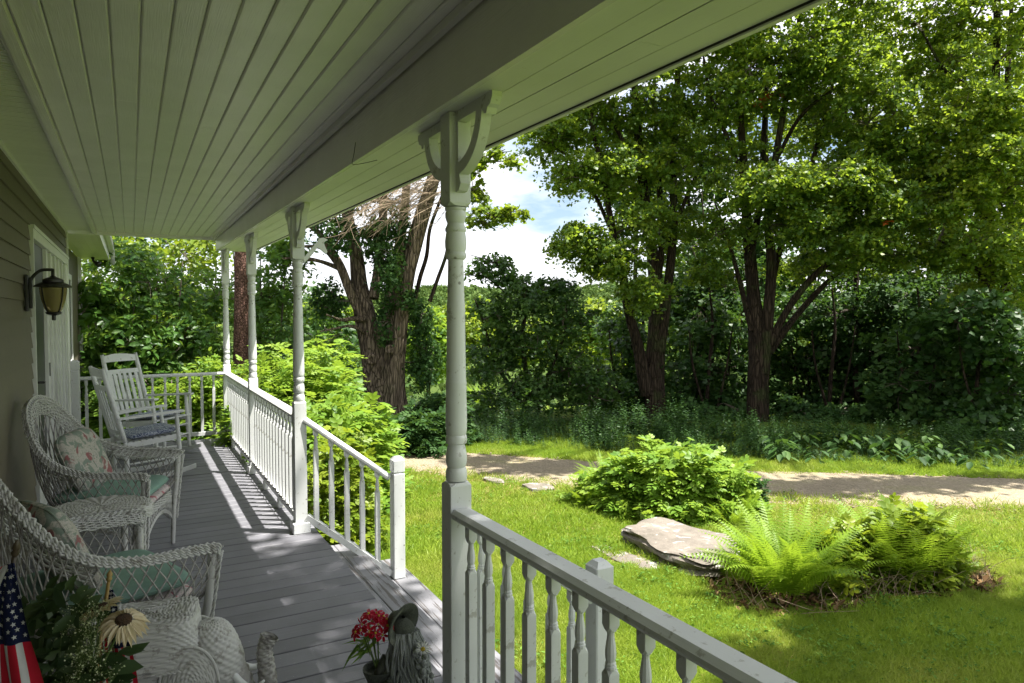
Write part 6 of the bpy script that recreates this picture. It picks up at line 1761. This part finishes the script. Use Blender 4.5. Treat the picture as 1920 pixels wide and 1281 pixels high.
for (x, y) in ((0.11, 0.085), (0.11, -0.085), (-0.17, 0.085), (-0.17, -0.085)):
    def Sleg(u, v, x=x, y=y):
        a = 2*PI*u; r = 0.052 + 0.008*v; return (x + math.cos(a)*r, y + math.sin(a)*r, 0.001 + 0.16*v)
    woven_grid('leg', Sleg, 36, 48, 14, 12, 0.003, M['wicker'], el, caps=True)

# ================================================================== ROCKING CHAIRS
def rocker(loc, rz, label, s=1.0):
    e = empty('rocking_chair', loc, rz, label, 'rocking chair', 'white slatted rocking chairs'); e.scale = (s, s, s)
    def bar(name, a, b_, r, n=10, prof=None):
        b = MB(); pts = [Vector(a).lerp(Vector(b_), t) for t in np.linspace(0, 1, 9)]
        rr = [r*q for q in (prof or (0.8, 1, 1.06, 1.08, 1.08, 1.06, 1.0, 0.92, 0.72))]
        b.tube(pts, rr, n); return b.build(name, M['white'], e, True)
    sh = lambda x, y, z: (x, y, z)
    for sy in (1, -1):
        y = 0.255*sy
        # curved rocker runner
        b = MB(); P = [Vector((x, y, 0.012 + 0.055*((x+0.02)/0.42)**2 + (0.0 if x > -0.2 else 0.03*((x+0.2)/0.25)**2))) for x in np.linspace(-0.50, 0.42, 16)]
        k = len(b.v)
        for p in P:
            for (dy, dz) in ((-0.013, -0.011), (0.013, -0.011), (0.013, 0.030), (-0.013, 0.030)): b.v.append((p.x, p.y+dy, p.z+dz))
        for i in range(15):
            for j in range(4): b.f.append((k+4*i+j, k+4*i+(j+1) % 4, k+4*(i+1)+(j+1) % 4, k+4*(i+1)+j))
        b.f.append((k, k+1, k+2, k+3)); b.f.append((k+63, k+62, k+61, k+60)); b.build('rocker', M['white'], e)
        bar('leg', (0.275, y, 0.055), (0.235, y*1.02, 0.655), 0.021, prof=(0.7, 0.85, 1.0, 1.1, 1.15, 1.1, 1.0, 0.9, 0.75))
        bar('back_post', (-0.215, y*0.96, 0.055), (-0.235, y*0.96, 0.42), 0.021)
        bar('back_post', (-0.235, y*0.96, 0.40), (-0.42, y*0.94, 1.13), 0.023, prof=(1, 1, 1, 1, 1, 1, 1.0, 0.95, 0.8))
        b = MB(); b.beam((0.30, y*1.10, 0.668), (-0.30, y*1.02, 0.635), 0.062, 0.020); b.build('arm', M['white'], e)
        bar('stretcher', (0.27, y, 0.20), (-0.22, y, 0.18), 0.011); bar('stretcher', (0.265, y, 0.31), (-0.225, y, 0.29), 0.011)
        b = MB(); b.beam((0.25, y, 0.405), (-0.22, y, 0.365), 0.025, 0.05); b.build('seat_rail', M['white'], e)
    for x, z in ((0.272, 0.22), (0.262, 0.33), (-0.22, 0.22)): bar('stretcher', (x, -0.25, z), (x, 0.25, z), 0.011)
    for k in range(9):
        t = k/8; x = 0.27 - 0.46*t; z = 0.432 - 0.040*t
        b = MB(); b.box(x-0.021, x+0.021, -0.268, 0.268, z-0.006, z+0.006); b.build('seat_slat', M['white'], e)
    bp = lambda t, y: Vector((-0.235, 0, 0.40)).lerp(Vector((-0.42, 0, 1.13)), t) + Vector((0, y, 0))
    # bowed crest, upper and lower cross pieces
    for (t0, t1, crest) in ((0.885, 0.975, True), (0.70, 0.765, False), (0.10, 0.155, False)):
        b = MB(); k = len(b.v); n_ = 10
        for i in range(n_+1):
            y = -0.235 + 0.47*i/n_; bow = 0.030*math.sin(PI*i/n_); up = 0.022*math.sin(PI*i/n_) if crest else 0
            for (t, dx) in ((t0, 0.009), (t0, -0.009), (t1, -0.009), (t1, 0.009)):
                p = bp(t, y); b.v.append((p.x + dx - bow, p.y, p.z + (up if t == t1 else 0)))
        for i in range(n_):
            for j in range(4): b.f.append((k+4*i+j, k+4*i+(j+1) % 4, k+4*(i+1)+(j+1) % 4, k+4*(i+1)+j))
        b.f.append((k, k+1, k+2, k+3)); e_ = k+4*n_; b.f.append((e_+3, e_+2, e_+1, e_)); b.build('crest_rail' if crest else 'cross_rail', M['white'], e)
    for i in range(6):
        y = -0.185 + 0.074*i; bow = 0.028*math.sin(PI*(y+0.235)/0.47)
        a = bp(0.13, y); c = bp(0.735, y); a.x -= bow; c.x -= bow
        b = MB(); b.beam(a, c, 0.044, 0.010, up=(1, 0, 0.2)); b.build('back_slat', M['white'], e)
    return e
rA = rocker((0.10, 8.02, 0), math.radians(14), 'white slatted rocking chair facing the lawn, the one nearer the wicker armchairs')
rB = rocker((0.20, 9.14, 0), math.radians(-42), 'white slatted rocking chair farther back, turned towards the camera before the end railing', 1.05)
p = on_chair(rA, (0.03, 0, 0.457)); cushion('seat_cushion', p, (0, math.radians(-5), rA.rotation_euler.z), (0.46, 0.48, 0.06), M['blue_print'], 'blue and white patterned cushion on the nearer rocking chair', 'cushion', group='blue patterned cushions')
p = on_chair(rB, (0.03, 0, 0.482)); cushion('seat_cushion', p, (0, math.radians(-5), rB.rotation_euler.z), (0.46, 0.48, 0.06), M['blue_print'], 'blue and white patterned cushion on the rocking chair before the end railing', 'cushion', group='blue patterned cushions')
# ================================================================== BOUQUET, FLAGS
M['petal_cream'] = leafmat('cream_petal', (0.46, 0.36, 0.20), (0.64, 0.54, 0.36), (0.78, 0.70, 0.52), (0.7, 0.5, 0.2), 0.25, 0.6)
M['seedhead'] = simple('brown_seed_head', (0.055, 0.028, 0.012), 0.95, var=0.5, scale=120, bump=0.8, bscale=300)
M['petal_red'] = leafmat('crimson_petal', (0.28, 0.004, 0.015), (0.48, 0.008, 0.03), (0.62, 0.03, 0.09), (0.7, 0.02, 0.05), 0.3, 0.5)
M['petal_white'] = leafmat('white_petal', (0.62, 0.62, 0.60), (0.75, 0.75, 0.73), (0.85, 0.85, 0.83), (0.8, 0.8, 0.7), 0.25, 0.6)
M['yellow_eye'] = simple('yellow_flower_eye', (0.50, 0.36, 0.03), 0.8, var=0.2, scale=200, bump=0.5, bscale=500)
M['umbel'] = leafmat('greenish_white_floret', (0.20, 0.26, 0.10), (0.38, 0.44, 0.22), (0.60, 0.62, 0.42), (0.5, 0.55, 0.3), 0.2, 0.7)
M['silkleaf'] = leafmat('artificial_silk_leaf', (0.018, 0.040, 0.014), (0.045, 0.080, 0.028), (0.12, 0.17, 0.075), (0.12, 0.2, 0.06), 0.2, 0.5)
M['stem'] = simple('green_stem', (0.08, 0.13, 0.03), 0.6)
M['pot'] = simple('dark_glazed_pot', (0.03, 0.028, 0.026), 0.3, var=0.3)
pc = W(150, 1300, 1.72)
bq = empty('sunflower_arrangement', (pc.x, pc.y, 0), 0, 'arrangement of cream sunflowers, green leaves and small white florets at the lower left', 'flowers')
loc = lambda p: Vector(p) - Vector((pc.x, pc.y, 0))
zp = pc.z - 0.10
MB().lathe([(0.075, zp-0.20), (0.085, zp-0.19), (0.105, zp-0.06), (0.11, zp), (0.102, zp+0.004), (0.095, zp-0.01), (0.0, zp-0.012)], 28, cap=False).build('pot', M['pot'], bq, 'auto')
stand = empty('plant_stand', (pc.x, pc.y, 0), 0, 'small round wicker plant stand under the sunflower arrangement', 'plant stand')
def Sst(u, v):
    a = 2*PI*u; r = 0.13 - 0.03*math.sin(PI*v); return (math.cos(a)*r, math.sin(a)*r, 0.001 + (zp-0.204)*v)
woven_grid('stand_drum', Sst, 60, 60, 18, 20, 0.004, M['wicker'], stand, caps=True)
MB().lathe([(0.135, zp-0.222), (0.14, zp-0.215), (0.135, zp-0.203)], 32).build('rim', M['wicker'], stand, 'auto')
# leaves
P, D, Sz = [], [], []
for i in range(230):
    px, py = random.gauss(110, 48), random.uniform(1095, 1320); u = 1.72 + random.gauss(0, 0.05)
    if px > 190 or px < 28 or (py < 1120 and px < 60): continue
    P.append(loc(W(px, py, u))); D.append((random.gauss(0, 1), random.gauss(0, 1), random.gauss(-0.1, .5))); Sz.append(random.uniform(0.035, 0.062))
for (px, py) in ((210, 1262), (225, 1275), (240, 1230), (205, 1240), (245, 1225), (215, 1290), (190, 1270), (232, 1252)):
    P.append(loc(W(px-25, py, 1.70))); D.append(tuple(_R + _U*0.1)); Sz.append(0.075)
P = np.array([tuple(p) for p in P]); D = np.array(D)
Nn = -np.array(tuple(_F))*0.8 + np.array([0, 0, 0.6]) + RNG.normal(size=P.shape)*0.5
tag(leaves('leaves', P, Nn, np.array(Sz), M['silkleaf'], bq, 'oval', None, D), kind='stuff')
# umbels of small florets
P, segs = [], []
for i in range(64):
    px, py = random.gauss(168, 26), random.uniform(1135, 1300); c = loc(W(px, py, 1.68 + random.gauss(0, 0.03)))
    base = loc(W(150, 1330, 1.72)); segs.append((bend(base, c, 0.08, 4), 0.0015, 0.0008))
    for k in range(22):
        q = c + Vector((random.gauss(0, .013), random.gauss(0, .013), random.gauss(0, .010))); P.append(tuple(q))
        if k % 3 == 0: segs.append(([c - Vector((0,0,0.015)), q], 0.0006, 0.0004))
P = np.array(P)
tag(leaves('florets', P, RNG.normal(size=P.shape) + np.array([0, 0, 1.0]), 0.0045*(0.7+0.7*RNG.random(len(P))), M['umbel'], bq, 'broad'), kind='stuff')
tag(fast_tubes('stems', segs, M['stem'], bq), kind='stuff')
def ray_flower(parent, c, axis, r_in, r_out, n, mat, eye, name='petal', wid=0.30, droop=0.3, dome=0.5, rows=1):
    axis = Vector(axis).normalized(); a = axis.orthogonal().normalized(); b_ = axis.cross(a)
    b = MB(); k = 0
    fl = empty('blossom', c); fl.parent = parent
    T = TEMPL['oval'][0]; Fq = TEMPL['oval'][1]
    for rw in range(rows):
        for i in range(n):
            th = 2*PI*(i + 0.5*rw)/n + random.uniform(-.08, .08); L = (r_out - r_in)*random.uniform(0.85, 1.12)
            o = a*math.cos(th) + b_*math.sin(th); s = axis.cross(o)
            k = len(b.v)
            for (x, y, z) in T: b.v.append(tuple(o*(r_in*0.9 + x*L) + s*(y*L*wid*2.2) + axis*(z*L*0.6 - droop*L*x*x + 0.003*rw)))
            b.f += [tuple(k+q for q in f) for f in Fq]
    pt = b.build(name + 's', mat, fl, False, fix=False); tag(pt, kind='stuff')
    at_ = pt.data.attributes.new('tint', 'FLOAT', 'POINT'); at_.data.foreach_set('value', np.repeat(np.clip(RNG.normal(0.55, 0.2, len(b.v)//6), 0, 1), 6).astype(np.float32))
    m_ = MB(); m_.lathe([(r_in*1.02, 0.0), (r_in, r_in*0.2), (r_in*0.75, r_in*0.42*dome*2), (r_in*0.4, r_in*0.5*dome*2), (r_in*0.05, r_in*0.5*dome*2)], 18)
    m_.xf(axis.to_track_quat('Z', 'Y').to_matrix().to_4x4()); m_.build('flower_eye', eye, fl, True)
    return fl
ray_flower(bq, loc(W(232, 1163, 1.62)), -_F*0.42 + _U*0.85 + _R*0.25, 0.018, 0.056, 18, M['petal_cream'], M['seedhead'], droop=0.75, rows=2)
ray_flower(bq, loc(W(188, 1140, 1.70)), -_F*0.1 + _U*0.8 - _R*0.3, 0.018, 0.055, 16, M['petal_cream'], M['seedhead'], droop=0.1, rows=2)
b = MB(); b.tube([loc(W(230, 1170, 1.63)), loc(W(200, 1230, 1.68)), loc(W(155, 1330, 1.72))], 0.003, 6); b.tube([loc(W(188, 1146, 1.70)), loc(W(170, 1230, 1.71)), loc(W(152, 1330, 1.72))], 0.003, 6); b.build('flower_stalk', M['stem'], bq)

# flags
def cloth_mat(name, c):
    return simple(name, c, 0.85, spec=0.2, var=0.06, scale=30, bump=0.15, bscale=500)
M['flag_red'], M['flag_white'], M['flag_blue'] = cloth_mat('flag_red', (0.42, 0.012, 0.03)), cloth_mat('flag_white', (0.48, 0.48, 0.5)), cloth_mat('flag_blue', (0.007, 0.011, 0.045))
M['pole_wood'] = simple('gilded_flag_pole', (0.30, 0.20, 0.06), 0.4, var=0.2)
M['pole_dark'] = simple('dark_flag_pole', (0.05, 0.035, 0.02), 0.5, var=0.2)
def flag(label, tip, foot, right, left, fold, u_c, pole_mat, fold_n=3):
    """right/left: world polylines of the two long edges of the hanging cloth (top to bottom)"""
    e = empty('small_flag', foot, 0, label, 'flag', 'small stars and stripes flags')
    F0 = Vector(foot)
    b = MB(); d = (Vector(tip)-F0); b.tube([Vector((0,0,0)), d*0.93], 0.0045, 8); b.tube([d*0.93, d*0.945, d*0.955, d*0.965, d*0.98, d], [0.0045, 0.008, 0.005, 0.0075, 0.006, 0.001], 8); b.build('pole', pole_mat, e, True)
    Rr, Ll = catmull(right, 12), catmull(left, 12); nL = len(Rr); nW = 52
    V, Fs, mi = [], [], []
    for j in range(nL):
        v = j/(nL-1)
        for i in range(nW+1):
            w = i/nW; p = Rr[j].lerp(Ll[j], w)
            p = p + _F*(fold*math.sin(w*PI*2*fold_n + v*1.5)*(0.25+v)) + _R*(fold*0.4*math.sin(w*PI*4*fold_n + v*2))
            V.append(p - F0)
    for j in range(nL-1):
        for i in range(nW):
            Fs.append((j*(nW+1)+i, j*(nW+1)+i+1, (j+1)*(nW+1)+i+1, (j+1)*(nW+1)+i))
            stripe = int((i/nW)*13); mi.append(2 if (j < (nL-1)*0.54 and stripe < 7) else (0 if stripe % 2 == 0 else 1))
    o = mesh_obj('cloth', V, Fs, [M['flag_red'], M['flag_white'], M['flag_blue']], e, True); o.data.polygons.foreach_set('material_index', mi)
    # stars
    b = MB(); jm = int((nL-1)*0.54); im = int(nW*7/13)
    def S(jf, wf):
        j = min(int(jf), nL-2); i = min(int(wf), nW-1); g = lambda a, c: V[a*(nW+1)+c]
        p = g(j, i).lerp(g(j, i+1), wf-i).lerp(g(j+1, i).lerp(g(j+1, i+1), wf-i), jf-j)
        du = (g(j, i+1)-g(j, i)).normalized(); dv = (g(j+1, i)-g(j, i)).normalized(); return p, du, dv
    for r in range(11):
        for c in range(9):
            if (r + c) % 2: continue
            p, du, dv = S(jm*(r+0.75)/11.5, im*(c+0.8)/9.6); nn = du.cross(dv).normalized(); nn = nn if nn.dot(_F) < 0 else -nn
            dv = (dv - du*dv.dot(du)).normalized(); k = len(b.v); R0 = 0.0052
            p = p + nn*0.0012
            b.v.append(tuple(p))
            for q in range(10):
                a = PI/2 + q*PI/5; rr = R0 if q % 2 == 0 else R0*0.42; b.v.append(tuple(p + du*math.cos(a)*rr - dv*math.sin(a)*rr))
            for q in range(10): b.f.append((k, k+1+q, k+1+(q+1) % 10))
    tag(b.build('stars', M['flag_white'], e, fix=False), kind='stuff')
    return e
flag('small stars and stripes flag at the left edge of the photo, hanging dark and folded', W(33, 1012, 1.36), W(-40, 1420, 1.50),
     [W(24, 1056, 1.36), W(38, 1130, 1.36), W(50, 1195, 1.35), (W(66, 1255, 1.35)), W(82, 1320, 1.35)], [W(6, 1062, 1.37), W(-60, 1140, 1.38), W(-90, 1210, 1.38), W(-110, 1270, 1.38), W(-120, 1345, 1.38)], 0.008, 1.36, M['pole_dark'])
flag('small stars and stripes flag mostly hidden behind the cream sunflowers', W(207, 1068, 1.84), W(160, 1400, 1.76),
     [W(211, 1106, 1.84), W(222, 1150, 1.84), W(240, 1205, 1.83), W(250, 1250, 1.83), W(258, 1310, 1.83)], [W(200, 1108, 1.85), W(186, 1150, 1.86), W(178, 1210, 1.86), W(176, 1260, 1.86), W(178, 1315, 1.86)], 0.006, 1.84, M['pole_wood'], 2)

# ================================================================== STONE GARDEN FIGURE WITH FLOWERS
M['statue'] = rock_material('weathered_cast_stone', (0.16, 0.175, 0.17), (0.34, 0.36, 0.35), (0.42, 0.44, 0.43))
M['statue_dark'] = rock_material('mossy_dark_stone', (0.035, 0.042, 0.034), (0.10, 0.11, 0.085), (0.17, 0.18, 0.14))
hp = W(752, 1163, 2.46)
fg = empty('garden_statue', (hp.x, hp.y, 0), -YAW, 'grey stone garden figure with long flowing hair and dark brimmed hat by the nearest post', 'statue')
H_ = hp.z
k = H_/0.55
# robe and head as one continuous lathed and draped surface
def Srobe(u, v):
    a = 2*PI*u; z = v*(H_+0.01)
    r = np.interp(v, [0, .08, .3, .55, .70, .78, .84, .90, .96, 1.0], [0.105, 0.110, 0.100, 0.080, 0.062, 0.045, 0.036, 0.042, 0.036, 0.012])
    fold = 0.012*math.sin(a*9 + z*14)*max(0, 1-v*1.25) + 0.006*math.sin(a*17 + 3)*max(0, 1-v*1.2)
    return (math.cos(a)*(r*1.05+fold) + 0.02*math.sin(v*3), math.sin(a)*(r*0.9+fold), z)
P = []; nu_, nv_ = 64, 60
V = [Srobe(i/nu_, j/nv_) for j in range(nv_+1) for i in range(nu_)]
Fs = [(j*nu_+i, j*nu_+(i+1) % nu_, (j+1)*nu_+(i+1) % nu_, (j+1)*nu_+i) for j in range(nv_) for i in range(nu_)]
mesh_obj('robe', V, Fs, M['statue_dark'], fg, True)
# long wavy hair falling to the right and back
b = MB()
for i in range(130):
    t = i/129; a = math.radians(-150 + 215*t); top = Vector((0.028*math.cos(a), 0.030*math.sin(a)-0.004, H_-0.035))
    end_z = random.uniform(0.10, 0.26); sw = random.uniform(-0.03, 0.03); ro = random.uniform(-0.006, 0.010)
    pts = []
    for q in range(10):
        f = q/9; z = top.z + (end_z - top.z)*f; r = 0.034 + 0.075*f**0.8 + 0.009*math.sin(f*10 + i*0.8) + ro
        aa = a + 0.35*f + sw*math.sin(f*11 + i)*6
        pts.append(Vector((math.cos(aa)*r + 0.012, math.sin(aa)*r*0.85, z)))
    b.tube(pts, [q*random.uniform(0.6, 1.0) for q in (0.0045, 0.005, 0.0055, 0.0058, 0.0058, 0.0055, 0.005, 0.0045, 0.0035, 0.0015)], 5)
b.build('hair', M['statue'], fg, True)
# hat: dished brim and crown, tipped sideways
b = MB(); b.lathe([(0.003, 0.030), (0.022, 0.028), (0.030, 0.016), (0.034, 0.002), (0.050, -0.010), (0.062, -0.014), (0.0615, -0.019), (0.048, -0.016), (0.030, -0.004), (0.024, 0.010), (0.003, 0.018)], 30, cap=False)
b.xf(Matrix.Translation((-0.004, -0.012, H_-0.002)) @ (Vector((-0.80, 0.52, 0.16))).to_track_quat('Z', 'Y').to_matrix().to_4x4() @ Matrix.Scale(1.22, 4))
b.build('hat', M['statue_dark'], fg, 'auto')
# arm curling round a cup on the left, and a garland of stone fruit on the right
b = MB(); b.tube(catmull([(-0.045, -0.02, H_-0.12), (-0.075, -0.05, H_-0.19), (-0.055, -0.09, H_-0.20), (-0.02, -0.095, H_-0.17)], 5), [0.020]*6 + [0.017]*5 + [0.013]*5, 8); b.build('arm', M['statue_dark'], fg, True)
MB().lathe([(0.028, 0), (0.030, 0.01), (0.040, 0.07), (0.052, 0.10), (0.056, 0.115), (0.050, 0.113), (0.044, 0.09), (0.0, 0.085)], 20, (-0.075, -0.03, H_-0.27), cap=False).build('cup', M['statue_dark'], fg, 'auto')
b = MB()
for i in range(40):
    f = random.random(); c = (0.075 + 0.045*f + random.gauss(0, .009), -0.060 + random.gauss(0, .018), H_ - 0.07 - 0.20*f); r = random.uniform(0.006, 0.013)
    b.lathe([(0.001, -r), (r*0.7, -r*0.7), (r, 0), (r*0.7, r*0.7), (0.001, r)], 7, c, cap=False)
b.build('garland', M['statue'], fg, True)
# flowers held by the figure
fw = empty('red_azalea_bunch', (hp.x, hp.y, 0), -YAW, 'bunch of crimson artificial azaleas standing in the cup of the stone figure', 'flowers')
lc = Vector((-0.095, -0.02, H_-0.02))
for i in range(28):
    v = Vector(RNG.normal(size=3)).normalized(); c = lc + Vector((v.x*0.066, v.y*0.050, abs(v.z)*0.050 - 0.012 + v.z*0.016))
    ray_flower(fw, c, v + Vector((0, -0.7, 0.5)), 0.004, random.uniform(0.024, 0.033), 6, M['petal_red'], M['yellow_eye'], wid=0.42, droop=0.25, dome=1.0)
P = np.array([tuple(lc + Vector((random.gauss(-0.01, .02), random.gauss(0, .02), -0.055 + random.gauss(0, .01)))) for _ in range(22)])
D = np.stack([RNG.normal(-0.6, 0.8, 22), RNG.normal(-0.3, 0.8, 22), RNG.normal(-0.35, 0.4, 22)], -1)
tag(leaves('leaves', P, RNG.normal(size=P.shape)*0.5 + np.array([0, -.4, 1.0]), RNG.uniform(0.06, 0.11, 22), M['bigleaf'], fw, 'blade', None, D), kind='stuff')
b = MB()
for i in range(7): b.tube([lc + Vector((random.gauss(0, .02), random.gauss(0, .02), -0.02)), Vector((-0.075, -0.03, H_-0.18))], 0.002, 5)
b.build('stalks', M['stem'], fw)
dz = empty('daisies', (hp.x, hp.y, 0), -YAW, 'white daisies with yellow centres at the right side of the stone figure', 'flowers')
ray_flower(dz, Vector((0.085, -0.06, H_-0.075)), (0.1, -0.75, 0.6), 0.0075, 0.030, 14, M['petal_white'], M['yellow_eye'], wid=0.26, droop=0.15)
ray_flower(dz, Vector((0.055, -0.03, H_-0.072)), (-0.3, -0.5, 0.7), 0.0065, 0.022, 12, M['petal_white'], M['yellow_eye'], wid=0.26, droop=0.3)
b = MB(); b.tube([(0.085, -0.06, H_-0.078), (0.08, -0.04, H_-0.14), (0.06, -0.02, H_-0.2)], 0.002, 5); b.tube([(0.055, -0.03, H_-0.075), (0.06, -0.03, H_-0.13)], 0.002, 5); b.build('stalks', M['stem'], dz)
